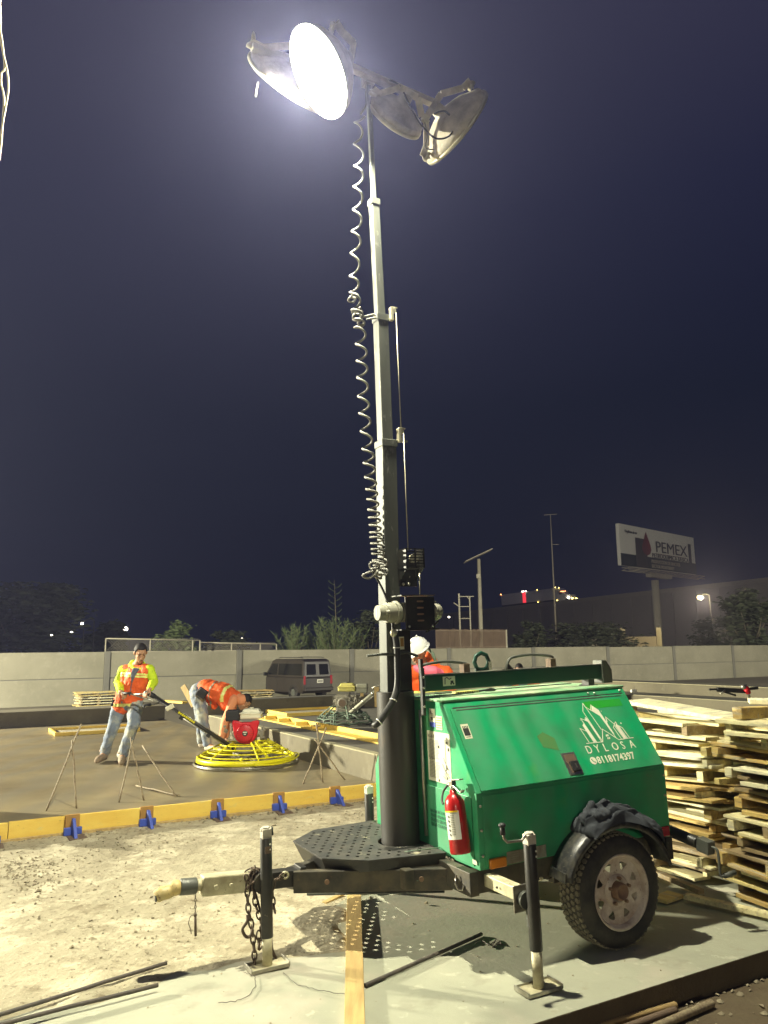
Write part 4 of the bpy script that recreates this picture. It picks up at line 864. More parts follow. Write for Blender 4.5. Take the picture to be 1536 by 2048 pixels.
# rear folded outrigger
b = MB(); b.cyl((1.36, -.33, .475), (1.40, -.66, .415), .034, n=20); rj = b.build('rear_jack', G['black'], T, bevel=.003)
b = MB(); b.box((1.40, -.715, .408), (.06, .085, .075), Matrix.Rotation(.15, 3, 'X')); b.build('gear_head', G['galv'], rj, bevel=.004)
b = MB(); b.tube(smooth([(1.40, -.76, .41), (1.405, -.79, .40), (1.40, -.80, .34), (1.40, -.80, .27), (1.41, -.81, .262), (1.45, -.82, .27)]), .008, 8); b.cyl((1.42, -.81, .262), (1.49, -.83, .275), .015, n=12); b.build('crank', G['galv'], rj)
b = MB(); b.box((1.31, -.28, .44), (.06, .10, .08)); b.build('rear_jack_mount', G['black'], T, bevel=.004)

# wheels
WX, WZ = .735, .268; WR = .292
def wheel(side):
    yo = -.70 if side < 0 else .70; sgn = -1 if side < 0 else 1
    W = bpy.data.objects.new('wheel', None); COL.objects.link(W); W.parent = T; W.location = (WX, yo, WZ)
    ax = (0, sgn, 0)   # outwards ; local depth h along axis, outer face at 0
    prof = [(.190, .0), (.200, .012), (.225, .018), (.252, .014), (.276, .000), (.2885, -.018), (WR, -.045), (WR + .002, -.085), (WR, -.125), (.2885, -.15), (.276, -.168), (.25, -.18), (.20, -.178), (.19, -.165)]
    ty = MB().lathe(prof, (0, 0, 0), ax, 72, closed=True).build('tyre', G['rubber'], W)
    b = MB(); b.mi = 0
    for row in range(5):
        h = -.022 - row * .0315
        n = 54
        for k in range(n):
            a = 2 * pi * (k + (row % 2) * .5) / n
            zz = Vector((cos(a), 0, sin(a))); tt = Vector((-sin(a), 0, cos(a))); rr = WR + .001 - abs(row - 2) * .0012 + (0 if 0 < row < 4 else -.003)
            cpt = zz * (rr) + Vector(ax) * h
            R = Matrix((tt, Vector(ax), zz)).transposed()
            hw, hd = .0155, .0135
            ring = [(-hw, 0), (-hw * .5, -hd), (hw * .5, -hd), (hw, 0), (hw * .5, hd), (-hw * .5, hd)]
            A = [b.bm.verts.new(cpt + R @ Vector((x, y, -.004))) for x, y in ring]; B = [b.bm.verts.new(cpt + R @ Vector((x * .9, y * .9, .0065))) for x, y in ring]
            b.bm.faces.new(B)
            for i in range(6): b.bm.faces.new((A[i], A[(i + 1) % 6], B[(i + 1) % 6], B[i]))
    b.build('tread', G['tread'], ty)
    b = MB(); b.lathe([(.190, .004), (.196, .010), (.188, .012), (.178, -.002), (.172, -.030), (.150, -.040), (.150, -.044), (.176, -.034), (.182, -.15), (.19, -.16)], (0, 0, 0), ax, 48); b.build('rim', G['rimm'], W)
    # spoked disc with 8 openings
    bm = bmesh.new()
    def lp(pts):
        vs = [bm.verts.new((x, y, 0)) for x, y in pts]
        for i in range(len(vs)): bm.edges.new((vs[i], vs[(i + 1) % len(vs)]))
    lp([(cos(k * 2 * pi / 48) * .172, sin(k * 2 * pi / 48) * .172) for k in range(48)]); lp([(cos(k * 2 * pi / 24) * .05, sin(k * 2 * pi / 24) * .05) for k in range(24)])
    for k in range(8):
        a = 2 * pi * (k + .5) / 8
        lp([(cos(a + d) * r_, sin(a + d) * r_) for d, r_ in ((-.16, .146), (-.05, .151), (.05, .151), (.16, .146), (.17, .138), (.04, .108), (-.04, .108), (-.17, .138))])
    bmesh.ops.triangle_fill(bm, edges=bm.edges, use_beauty=True)
    RR = mat_rot(ax).to_4x4()
    for v in bm.verts:
        r_ = sqrt(v.co.x ** 2 + v.co.y ** 2); v.co.z = -.030 - (.012 if r_ < .06 else 0) + (.006 if r_ > .16 else 0)
    bm.transform(RR); me = bpy.data.meshes.new('disc'); bm.to_mesh(me); bm.free(); me.materials.append(G['rimm'])
    dsc = bpy.data.objects.new('disc', me); COL.objects.link(dsc); dsc.parent = W; md = dsc.modifiers.new('s', 'SOLIDIFY'); md.thickness = .005; md.offset = 0
    b = MB(); b.lathe([(.085, -.034), (.078, -.018), (.060, -.014), (.052, -.030)], (0, 0, 0), ax, 32); b.build('hub_ring', G['rimm'], W)
    b = MB(); b.lathe([(.047, -.04), (.045, .008), (.040, .016), (.036, .016), (.034, .0), (.0001, -.002)], (0, 0, 0), ax, 24); b.build('hub', G['hub'], W)
    for k in range(5):
        a = 2 * pi * k / 5 + .3; p = Vector((cos(a) * .068, 0, sin(a) * .068)); MB().cyl(p + Vector(ax) * -.02, p + Vector(ax) * .004, .009, n=6).build('wheel_nut', G['hub'], W)
    return W
wheel(-1); wheel(1)
MB().tube([(WX, -.55, WZ), (WX, .55, WZ)], .028, 12).build('axle', G['chassis'], T)
b = MB(); b.beam((.40, -.47, .35), (1.07, -.47, .35), .05, .03); b.box((.45, -.50, .37), (.05, .05, .1)); b.build('leaf_spring', G['chassis'], T)
MB().sph((.33, -.535, .362), (.012, .008, .012)).build('bolt', G['beige'], T)
def fender(s_):
    y0, y1 = (-.572, -.722) if s_ < 0 else (.605, .755)
    prof_f = []
    b = MB(); n = 28; rows = []
    for k in range(n + 1):
        a = radians(163 - k * (163 - 12) / n); rx, rz = .402, .358
        ctr = Vector((WX + cos(a) * rx, 0, WZ + .01 + sin(a) * rz)); nn = Vector((cos(a), 0, sin(a)))
        rows.append([b.bm.verts.new(ctr + nn * dz + Vector((0, y, 0))) for y, dz in ((y0, .0), (y0 + (y1 - y0) * .5, .004), (y1 + (y0 - y1) * .14, .0), (y1, -.016), (y1, -.040))])
    for r0_, r1_ in zip(rows, rows[1:]):
        for i in range(4):
            f = b.bm.faces.new((r0_[i], r0_[i + 1], r1_[i + 1], r1_[i])); f.smooth = True
    return b.build('fender', G['fender'], T, solid=.004)
fender(-1); fender(1)
b = MB(); b.beam((.345, -.60, .415), (.35, -.715, .40), .01, .05); b.build('fender_patch', G['fender'], T)

# safety chains: links follow hanging paths
def chain(paths, name, hook=None):
    b = MB()
    for pth, r in paths:
        pth = smooth(pth, 12); Lc = [0]
        for a, c in zip(pth, pth[1:]): Lc.append(Lc[-1] + (c - a).length)
        step = r * 3.1; n = int(Lc[-1] / step); idx = 0
        for k in range(n + 1):
            s = k * step
            while idx < len(Lc) - 2 and Lc[idx + 1] < s: idx += 1
            t = (s - Lc[idx]) / max(1e-9, Lc[idx + 1] - Lc[idx]); p = pth[idx].lerp(pth[idx + 1], t); d = (pth[idx + 1] - pth[idx]).normalized(); R = mat_rot(d); q = R @ Vector((1, 0, 0)) if k % 2 else R @ Vector((0, 1, 0))
            b.tube([p + d * (r * 2.15 * sin(a) * (1 if abs(sin(a)) > .5 else .9)) + q * r * cos(a) for a in [j * pi / 5 for j in range(10)]], r * .36, 6, closed=True)
    if hook: b.tube(smooth(hook), .008, 8)
    return b.build(name, G['chain'], T)
chain([([(-1.10, .065, .47), (-1.12, .05, .42), (-1.12, .045, .33), (-1.105, .04, .24), (-1.095, .04, .15), (-1.09, .04, .08), (-1.09, .05, .03)], .0125), ([(-1.075, .07, .49), (-1.085, .05, .43), (-1.08, .05, .34), (-1.05, .05, .24), (-1.04, .055, .17), (-1.06, .05, .12), (-1.065, .045, .19)], .012)], 'safety_chain', [(-1.125, .04, .29), (-1.13, .03, .265), (-1.155, .03, .23), (-1.14, .03, .195), (-1.115, .03, .19), (-1.10, .03, .22)])
chain([([(-.93, .06, .44), (-.95, .05, .435), (-.97, .05, .43), (-.985, .05, .40), (-.985, .05, .34), (-.975, .05, .28)], .012), ([(-1.10, .09, .485), (-1.07, .07, .50), (-1.06, .06, .47), (-1.10, .055, .44), (-1.125, .055, .47)], .0125)], 'safety_chain')
b = MB(); b.lathe([(.010, -.008), (.020, -.008), (.020, .008), (.010, .008)], (-.905, .072, .44), (0, 1, 0), 16, closed=True); b.build('chain_bolt', G['beige'], T)
MB().cyl((-.86, .083, .425), (-.86, .080, .425), .008).build('drawbar_hole', G['ink'], T)
b = MB(); b.tube(smooth([(-1.08, .06, .40), (-1.04, .05, .25), (-1.0, .06, .12), (-.96, .05, .03)]), .006, 6); b.tube(smooth([(-1.0, .05, .2), (-.98, .06, .06), (-.95, .06, .03), (-1.0, .07, .025), (-1.12, .06, .03), (-1.16, .05, .02), (-1.2, .02, .015), (-1.12, -.02, .015)]), .006, 6); b.build('breakaway_cable', G['chain'], T)

# things resting on or hanging from the trailer ---------------------------------
ex = thing('fire_extinguisher', 'red fire extinguisher with white label hanging on the front corner of the green cabinet', 'extinguisher')
o_ = TM @ Vector((-.150, -.498, .555)); R3 = TM.to_3x3(); tp = TM @ Vector((-.150, -.452, .86)); axz = (tp - o_).normalized(); axx = (R3 @ Vector((0, -1, 0))); axx = (axx - axz * axx.dot(axz)).normalized(); axy = axz.cross(axx)
mw = Matrix((axx, axy, axz)).transposed().to_4x4(); mw.translation = o_; ex.matrix_world = mw
b = MB(); b.lathe([(.0001, 0), (.050, .002), (.054, .010), (.054, .235), (.050, .262), (.036, .285), (.020, .296), (.018, .315), (.0001, .316)], (0, 0, 0), (0, 0, 1), 32); b.build('cylinder', G['red'], ex)
b = MB(); n = 20
for i in range(n):
    a0 = -2.3 + i * 3.6 / n; a1 = a0 + 3.6 / n; r = .0548
    # label wraps the side facing away from the cabinet
    b.quad([(r * sin(a0), r * -cos(a0), .075), (r * sin(a1), r * -cos(a1), .075), (r * sin(a1), r * -cos(a1), .215), (r * sin(a0), r * -cos(a0), .215)], True)
lbx = b.build('label', G['white'], ex)
def onl(a, z, r=.0556): return Vector((r * sin(a), -r * cos(a), z))
def lrect(mb, a0, a1, z0, z1, r=.0554):
    k = max(1, int(abs(a1 - a0) / .15))
    for i in range(k):
        p, q = a0 + (a1 - a0) * i / k, a0 + (a1 - a0) * (i + 1) / k; mb.quad([onl(p, z0, r), onl(q, z0, r), onl(q, z1, r), onl(p, z1, r)])
bk = MB(); by = MB(); bg2 = MB()
for base in (-1.9, -1.0, .0):
    for i in range(5): z = .185 - i * .022; bk.tube([onl(base + .08, z), onl(base + .16, z + .008), onl(base + .22, z - .004), onl(base + .3, z + .003)], .0016, 4)
    for i in range(13): lrect(bg2, base + .42, base + .80, .200 - i * .0085, .2035 - i * .0085)
lrect(by, -1.95, 1.2, .207, .2155, .0556); by.build('label_band', G['yellowsign'], lbx); bk.build('label_print', G['ink'], lbx); bg2.build('label_print', G['inkgrey'], lbx)
b = MB(); b.cyl((0, 0, .31), (0, 0, .335), .016); b.box((0, .0, .345), (.035, .028, .03)); b.cyl((-.02, 0, .34), (-.045, 0, .338), .010); b.build('valve', G['chrome'], ex, bevel=.002)
b = MB(); b.beam((-.03, 0, .362), (.095, 0, .366), .026, .006); b.beam((.0, 0, .345), (.085, 0, .300), .022, .006); b.beam((.08, 0, .300), (.098, 0, .312), .022, .006); b.build('handle', G['steel'], ex, bevel=.002)
b = MB(); b.tube(smooth([(-.03, -.01, .34), (-.05, -.03, .31), (-.035, -.054, .27), (-.02, -.058, .25)]), .006, 7); b.build('nozzle', G['plastic'], ex)

# cloth draped on the fender
def rag():
    t = thing('cloth', 'dark grey crumpled cloth draped over the top of the near fender', 'cloth'); t.matrix_world = TM
    b = MB(); nU, nV = 110, 60; rows = []
    for i in range(nU + 1):
        uu = i / nU; row = []
        for j in range(nV + 1):
            vv = j / nV
            a = radians(121 - uu * (121 - 34)); rx, rz = .402, .358
            wv = .085 + .020 * sin(uu * 9 + 1); y = -.655 + (vv - .5) * 2 * wv
            nn = Vector((cos(a), 0, sin(a)))
            prof = max(0, 1 - (2 * vv - 1) ** 2) ** .5
            endf = min(1, uu / .08, (1 - uu) / .10) ** .5
            thick = .030 + .022 * math.exp(-((uu - .30) / .20) ** 2) - .010 * uu
            p3 = Vector((uu * 2.2, vv * 3.0, 0))
            fold = abs(sin((vv * 2.2 + noise.noise(p3 * 1.3) * .9 + uu * 1.2) * pi * 1.5)) ** 1.6 * .030
            fold += noise.noise(Vector((uu * 5, vv * 5, 4))) * .020 + abs(noise.noise(Vector((uu * 9, vv * 12, 9)))) * .018
            h = (thick + fold) * prof * endf + .004
            if abs(2 * vv - 1) > .9: h *= .6
            ctr = Vector((WX + cos(a) * rx, 0, WZ + .01 + sin(a) * rz))
            droop = -.012 * max(0, (1 - vv) - .75) * 4
            row.append(b.bm.verts.new(ctr + nn * (h + droop) + Vector((noise.noise(p3 * 2 + Vector((5, 0, 0))) * .012, y + noise.noise(p3 * 2) * .02, 0))))
        rows.append(row)
    for r0_, r1_ in zip(rows, rows[1:]):
        for j in range(nV):
            f = b.bm.faces.new((r0_[j], r0_[j + 1], r1_[j + 1], r1_[j])); f.smooth = True
    b.build('draped_part', G['cloth'], t)
    b = MB()
    random.seed(21)
    for k in range(7):
        c = Vector((.655 + random.uniform(-.06, .06), -.655 + random.uniform(-.04, .04), .655 + random.uniform(-.01, .03))); b.sph(c, (.055 * random.uniform(.7, 1.2), .035, .028), 14, 10, Matrix.Rotation(random.uniform(-.8, .8), 3, 'Y') @ Matrix.Rotation(random.uniform(-.8, .8), 3, 'Z'))
    b.cap(Vector((.62, -.65, .70)), .022, Vector((.70, -.66, .735)), .014); b.cap(Vector((.70, -.66, .735)), .014, Vector((.74, -.65, .715)), .02); b.cap(Vector((.55, -.66, .66)), .03, Vector((.62, -.65, .72)), .022)
    o = blob('bunched_part', b, G['cloth'], t, .006, 2)
    for v in o.data.vertices:
        v.co += v.normal * (noise.noise(v.co * 22) * .012 + abs(noise.noise(v.co * 45)) * .008 - .003)
rag()
# comb-like plastic strip and lead on the roof
b = MB(); b.box((.28, .035, ZT + .022), (.17, .045, .012)); t = b.build('plastic_rack', G['tankyellow'], None, bevel=.002); t.matrix_world = TM
b = MB()
for k in range(9): b.box((.215 + k * .017, .012, ZT + .022), (.008, .004, .009))
q = b.build('slot', G['ink'], t)
tag(t, 'pale yellow slotted plastic strip lying on the green cabinet roof', 'plastic strip')
b = MB(); b.tube(smooth([(.37, .03, ZT + .02), (.42, .03, ZT + .024), (.46, .02, ZT + .03), (.50, .03, ZT + .02), (.44, .05, ZT + .02)]), .006, 7); o = b.build('cable_lead', G['plastic'], None); o.matrix_world = TM; tag(o, 'short black cable end lying beside the yellow strip on the roof', 'cable')
# ================================================================ PEOPLE
def hand(b, wrist, tip_dir, palm_n, s=1.0, curl=.6, left=True):
    """palm + five bent fingers added to builder b"""
    w = Vector(wrist); d = Vector(tip_dir).normalized(); n = Vector(palm_n); n = (n - d * n.dot(d)).normalized(); sd = d.cross(n) * (1 if left else -1)
    R = Matrix((sd, n, d)).transposed()
    b.sph(w + d * .045 * s, (.040 * s, .016 * s, .050 * s), 12, 8, R)
    b.cap(w - d * .02, .026 * s, w + d * .03 * s, .026 * s)
    for k, (off, L1) in enumerate(((-.029, .070), (-.010, .080), (.010, .076), (.029, .060))):
        p0 = w + d * .080 * s + sd * off * s; a1 = curl * .9; a2 = curl * 2.0; a3 = curl * 2.9
        p1 = p0 + (d * cos(a1) + n * sin(a1)) * L1 * .45 * s; p2 = p1 + (d * cos(a2) + n * sin(a2)) * L1 * .32 * s; p3 = p2 + (d * cos(a3) + n * sin(a3)) * L1 * .25 * s
        b.cap(p0, .0105 * s, p1, .0095 * s); b.cap(p1, .0095 * s, p2, .0085 * s); b.cap(p2, .0085 * s, p3, .0075 * s)
    t0 = w + d * .025 * s - sd * .030 * s; t1 = t0 + (d * .6 - sd * .6 + n * .5).normalized() * .038 * s; t2 = t1 + (d * .8 + n * .5).normalized() * .030 * s
    b.cap(t0, .014 * s, t1, .011 * s); b.cap(t1, .011 * s, t2, .009 * s)
def head(bskin, c, face, upv, s=1.0):
    f = Vector(face).normalized(); u = Vector(upv); u = (u - f * u.dot(f)).normalized(); sd = f.cross(u); R = Matrix((sd, f, u)).transposed(); c = Vector(c)
    def q(x, y, z): return c + R @ Vector((x, y, z)) * s
    bskin.sph(q(0, -.012, .03), (.074 * s, .092 * s, .085 * s), 16, 12, R); bskin.sph(q(0, .018, -.035), (.058 * s, .068 * s, .075 * s), 16, 12, R)
    bskin.sph(q(0, .062, -.085), (.026 * s, .022 * s, .022 * s), 10, 8, R)
    bskin.cap(q(0, .078, .02), .010 * s, q(0, .100, -.022), .015 * s); bskin.cap(q(-.03, .072, .038), .012 * s, q(.03, .072, .038), .012 * s)
    bskin.sph(q(0, .082, -.055), (.024 * s, .010 * s, .010 * s), 10, 6, R)
    for e in (-1, 1): bskin.sph(q(e * .076, -.005, 0), (.010 * s, .020 * s, .032 * s), 8, 6, R); bskin.sph(q(e * .035, .060, -.01), (.02 * s, .02 * s, .022 * s), 8, 6, R)
    return q, R, s
def face_bits(parent, q, R, s, beard=False):
    for e in (-1, 1):
        MB().sph(q(e * .028, .081, .014), (.010 * s, .004 * s, .004 * s), 8, 6, R).build('eye', M_['hair'], parent); MB().cap(q(e * .015, .086, .036), .0028 * s, q(e * .040, .076, .038), .0022 * s).build('eyebrow', M_['hair'], parent)
    MB().cap(q(-.02, .092, -.055), .004 * s, q(.02, .092, -.055), .004 * s).build('mouth', M_['hub'], parent)
def hairpiece(parent, q, R, s, mat='hair', lo=-.2, front=.03, name='hair'):
    b = MB(); b.sph(q(0, -.016, .036), (.079 * s, .094 * s, .086 * s), 24, 18, R)
    ci = q(0, 0, 0)
    kill = []
    for v in b.bm.verts:
        l = R.transposed() @ (v.co - ci) / s
        if l.z < lo + max(0, (l.y + .01)) * 1.0 or (l.y > .05 and l.z < .066): kill.append(v)
    bmesh.ops.delete(b.bm, geom=kill, context='VERTS')
    return b.build(name, M_[mat], parent, solid=.006)
def clothe(name, segs, mat, parent, vox=.013, sm=3, wr=.006, wf=16):
    b = MB()
    for s_ in segs:
        if s_[0] == 'e': b.sph(s_[1], s_[2], 16, 12, s_[3] if len(s_) > 3 else None)
        else: b.cap(Vector(s_[0]), s_[1], Vector(s_[2]), s_[3])
    o = blob(name, b, M_[mat], parent, vox, sm)
    if wr:
        for v in o.data.vertices: v.co += v.normal * (noise.noise(v.co * wf) * wr + noise.noise(v.co * wf * 2.3) * wr * .5)
    return o

# ---- standing operator
K = 1.0286; B1 = Vector((-3.6, 10.59, 0.16)); man = thing('person', 'man in lime hoodie, orange reflective vest and faded jeans steering the machine handle', 'person', B1)
def h(px, py, Y): return at(px, py, Y * K) - B1
nk = h(271, 1332, 10.18); hc = h(281, 1306, 10.08); shL = h(247, 1341, 10.22); shR = h(299, 1339, 10.12); ch = h(272, 1352, 10.18); wa = h(262, 1388, 10.25); pe = h(255, 1404, 10.28)
elL = h(236, 1364, 10.24); wrL = h(241, 1383, 10.02); elR = h(308, 1363, 10.08); wrR = h(299, 1379, 9.90)
hipL = h(241, 1408, 10.30); hipR = h(271, 1408, 10.26); knL = h(226, 1454, 10.28); knR = h(267, 1449, 10.12); anL = h(209, 1500, 10.42); anR = h(245, 1503, 10.22); toL = h(196, 1523, 10.18); toR = h(243, 1526, 10.0)
anL.z = .09; anR.z = .09; toL.z = .045; toR.z = .045
fc = Vector((.42, -.75, -.52)); hu = Vector((.15, -.35, .93))
b = MB(); q, R, s_ = head(b, hc, fc, hu, 1.06)
b.cap(nk + Vector((0, .02, -.02)), .055, hc + Vector((0, .03, -.05)), .052)
b.cap(shL, .05, elL, .042); b.cap(elL, .04, wrL, .028); b.cap(shR, .05, elR, .042); b.cap(elR, .04, wrR, .028); b.cap(nk, .06, ch, .10); b.cap(ch, .12, wa, .11); b.cap(wa, .12, pe, .12); b.cap(shL, .06, shR, .06)
b.cap(hipL, .08, knL, .055); b.cap(hipR, .08, knR, .055); b.cap(knL, .055, anL, .04); b.cap(knR, .055, anR, .04); b.cap(anL, .04, toL, .03); b.cap(anR, .04, toR, .03)
hand(b, wrL, h(252, 1391, 9.95) - wrL, (0, .2, -1), 1, .75, True); hand(b, wrR, h(292, 1386, 9.86) - wrR, (0, .3, -1), 1, .75, False)
blob('body', b, M_['skin'], man, .0075, 1)
face_bits(man, q, R, s_); hairpiece(man, q, R, s_, lo=-.04)
hd = clothe('hoodie', [(shL, .066, elL, .060), (elL, .060, wrL - (wrL - elL) * .12, .048), (shR, .066, elR, .058), (elR, .058, wrR - (wrR - elR) * .12, .045), (shL, .07, shR, .07), (nk + Vector((0, .03, -.005)), .075, ch, .10), (nk + Vector((-.05, .06, .03)), .055, nk + Vector((.08, .04, .02)), .045), (ch, .125, wa, .12), (nk + Vector((-.06, .0, .02)), .035, nk + Vector((.01, -.07, -.045)), .025), (nk + Vector((.08, .0, .01)), .03, nk + Vector((.03, -.07, -.045)), .022)], 'lime', man, wr=.008)
vest = clothe('vest', [(shL + (nk - shL) * .18, .068, shR + (nk - shR) * .18, .068), (shL + Vector((.05, 0, -.03)), .085, wa + Vector((-.07, 0, 0)), .115), (shR + Vector((-.04, 0, -.03)), .085, wa + Vector((.07, -.01, 0)), .110), (wa + Vector((-.08, 0, 0)), .115, pe + Vector((-.075, 0, -.04)), .125), (wa + Vector((.07, 0, 0)), .11, pe + Vector((.07, 0, -.02)), .12), (ch, .135, pe, .13)], 'orange', man, vox=.008, sm=4, wr=.011)
ff = Vector((.35, -.94, 0)).normalized()
def chest_z(c): return (c - ch).dot(Vector((.06, 0, .998)))
band('reflective_strip', vest, lambda c: -.012 < chest_z(c) < .012, M_['reflect'], man); band('reflective_strip', vest, lambda c: .020 < chest_z(c) < .044, M_['reflect'], man)
band('reflective_strip', vest, lambda c: .155 > pe.z - c.z + .10 > .112, M_['reflect'], man)
# open front : the grey shirt shows in a narrow V, and a zip line
zd = (wa - ch).normalized()
def vline(c):
    t = (ch.z + .10 - c.z) / .36
    if t < 0 or t > 1 or c.y > ch.y - .03: return False
    cx = ch.x + .028 + (wa.x + .02 - ch.x - .028) * t
    return abs(c.x - cx) < .042 * max(0, 1 - t * 1.9) ** 1 + .006
band('shirt', vest, vline, M_['shirt'], man, .006)
clothe('jeans', [(hipL, .105, knL, .082), (knL, .080, anL + Vector((0, 0, .02)), .066), (hipR, .105, knR, .082), (knR, .080, anR + Vector((0, 0, .02)), .066), (pe + Vector((-.04, 0, 0)), .125, pe + Vector((.05, 0, 0)), .125)], 'jeans', man, wr=.012, wf=13)
for an, to in ((anL, toL), (anR, toR)):
    d = (to - an); d.z = 0; bt = clothe('boot', [(an + Vector((0, 0, .03)), .056, an - Vector((0, 0, .02)), .052), (an - Vector((0, 0, .03)), .052, an + d * .9 + Vector((0, 0, -.035)), .046), (an + d * .9 + Vector((0, 0, -.035)), .046, an + d * 1.15 + Vector((0, 0, -.045)), .038)], 'boot', man, .012, 2, .003, 30)
    MB().tube([an + Vector((cos(a) * .06, sin(a) * .06, .045)) for a in [k * pi / 5 for k in range(10)]], .011, 6, closed=True).build('boot_cuff', M_['hub'], bt)
b = MB(); hp = h(228, 1406, 10.22); b.box(hp, (.045, .05, .09)); b.cyl(hp + Vector((-.01, -.03, -.02)), hp + Vector((-.01, -.045, -.02)), .022); b.build('belt_pouch', M_['plastic'], man, bevel=.01)
# black stripe lines on the sleeves
for off in (-.012, .014):
    b = MB(); b.tube([elL.lerp(shL, t) + Vector((-.030 + off * 1.2, -.056, .004)) for t in (0, .25, .5, .75, .95)], .0035, 5); b.tube([elL.lerp(wrL, t) + Vector((-.030 + off * 1.4, -.052 + .012 * t, .0)) for t in (0, .3, .6, .85)], .0035, 5); b.build('sleeve_stripe', M_['hair'], man)

# ---- bending worker
B2 = Vector((-2.67, 11.62, 0.16)); m2 = thing('person', 'worker in orange vest, peach sweatshirt and grey jeans bending down to touch the slab', 'person', B2)
def h(px, py, Y): return at(px, py, Y * K) - B2
pe = h(398, 1384, 11.4); wa = h(414, 1377, 11.38); ch = h(449, 1386, 11.3); sh = h(468, 1399, 11.15); sh2 = h(468, 1397, 11.5); nk = h(476, 1396, 11.25); hc = h(489, 1404, 11.22)
el = h(450, 1443, 11.1); wr = h(443, 1476, 11.05); el2 = h(459, 1442, 11.45); wr2 = h(452, 1474, 11.4)
hA = h(396, 1394, 11.28); hB = h(398, 1390, 11.52); kA = h(407, 1442, 11.2); kB = h(402, 1440, 11.5); aA = h(415, 1490, 11.25); aB = h(403, 1482, 11.65); tA = h(438, 1500, 11.1); tB = h(420, 1492, 11.6)
aA.z = .09; aB.z = .09; tA.z = .045; tB.z = .045
b = MB(); fc = Vector((.45, -.25, -.85)); q, R, s_ = head(b, hc, fc, Vector((.85, -.05, .35)), 1.0)
b.cap(nk, .055, hc, .05); b.cap(pe, .12, wa, .11); b.cap(wa, .12, ch, .13); b.cap(ch, .12, nk, .06); b.cap(sh, .055, sh2, .055); b.cap(sh, .05, el, .042); b.cap(el, .04, wr, .028); b.cap(sh2, .05, el2, .042); b.cap(el2, .04, wr2, .028)
b.cap(hA, .08, kA, .055); b.cap(hB, .08, kB, .055); b.cap(kA, .055, aA, .04); b.cap(kB, .055, aB, .04); b.cap(aA, .04, tA, .03); b.cap(aB, .04, tB, .03)
hand(b, wr, (.05, -.05, -1), (.8, .2, 0), 1, .35, True); hand(b, wr2, (.05, -.05, -1), (.8, .2, 0), 1, .35, False)
blob('body', b, M_['skin'], m2, .0075, 1); face_bits(m2, q, R, s_); hairpiece(m2, q, R, s_, lo=-.03)
b = MB(); b.sph(hc + Vector((-.035, -.01, .03)), (.095, .095, .085), 16, 12); b.cap(nk + Vector((-.03, 0, .0)), .09, hc + Vector((-.03, 0, .02)), .085)
blob('hood', b, M_['peach'], m2, .012, 2)
clothe('sweatshirt', [(sh, .068, el, .058), (el, .058, wr, .043), (sh2, .068, el2, .058), (el2, .058, wr2, .043), (sh, .07, sh2, .07), (ch, .13, nk, .08)], 'peach', m2, wr=.007)
vest = clothe('vest', [(wa + Vector((-.01, -.06, 0)), .135, ch + Vector((-.02, -.07, -.01)), .145), (wa + Vector((0, .06, 0)), .135, ch + Vector((0, .06, 0)), .145), (ch, .14, nk + Vector((-.02, 0, 0)), .095), (wa + Vector((.02, 0, -.03)), .13, h(428, 1412, 11.35), .055), (ch + Vector((-.02, -.03, -.04)), .13, h(450, 1412, 11.2), .075)], 'orange', m2, wr=.010)
td = (nk - wa).normalized()
band('reflective_strip', vest, lambda c: .345 < (c - wa).dot(td) < .385 and c.z > ch.z - .12, M_['reflect'], m2); band('grey_strip', vest, lambda c: .14 < (c - wa).dot(td) < .162, M_['inkgrey'], m2)
clothe('undershirt', [(pe + Vector((.02, 0, .055)), .10, wa + Vector((0, 0, .01)), .125)], 'shirt', m2)
clothe('jeans', [(hA, .115, kA, .080), (kA, .078, aA + Vector((0, 0, .02)), .066), (hB, .11, kB, .080), (kB, .078, aB + Vector((0, 0, .02)), .066), (pe + Vector((0, -.07, 0)), .13, pe + Vector((0, .07, 0)), .13)], 'jeans', m2, wr=.011, wf=13)
mk('shoe', (0.52, 0.46, 0.34), 0.8, col2=(0.35, 0.28, 0.2), sc_=30)
for an, to in ((aA, tA), (aB, tB)):
    d = (to - an); d.z = 0; clothe('shoe', [(an - Vector((0, 0, .03)), .050, an + d * .9 + Vector((0, 0, -.04)), .044), (an + d * .9 + Vector((0, 0, -.04)), .044, an + d * 1.15 + Vector((0, 0, -.047)), .036)], 'shoe', m2, .012, 2, .003, 30)
b = MB(); c = h(404, 1386, 11.13); b.box(c, (.15, .06, .13), Matrix.Rotation(.6, 3, 'Y')); b.box(c + Vector((.02, -.035, .03)), (.12, .03, .06), Matrix.Rotation(.6, 3, 'Y')); b.build('tool_pouch', M_['plastic'], m2, bevel=.02)

# ---- worker in white hard hat behind the mast
B3 = Vector((.40, 8.05, 0)); m3 = thing('person', 'worker in white hard hat and orange and pink clothing looking down behind the mast', 'person', B3)
hc = Vector((-.06, 0, 1.56)); sh = Vector((.22, .05, 1.34)); sh2 = Vector((-.20, -.02, 1.36)); nk = Vector((-.01, .06, 1.43)); ch = Vector((.02, .06, 1.25)); pe = Vector((.04, .08, .95))
el = Vector((.27, -.02, 1.08)); wr = Vector((.12, -.22, 1.02)); el2 = Vector((-.26, -.08, 1.10)); wr2 = Vector((-.08, -.26, 1.04)); hA = Vector((.12, .06, .9)); hB = Vector((-.06, .04, .9)); kA = Vector((.13, .0, .5)); kB = Vector((-.08, -.02, .5)); aA = Vector((.14, .06, .09)); aB = Vector((-.09, .06, .09))
b = MB(); q, R, s_ = head(b, hc, (-.55, -.62, -.55), (-.25, -.3, .92), 1.05)
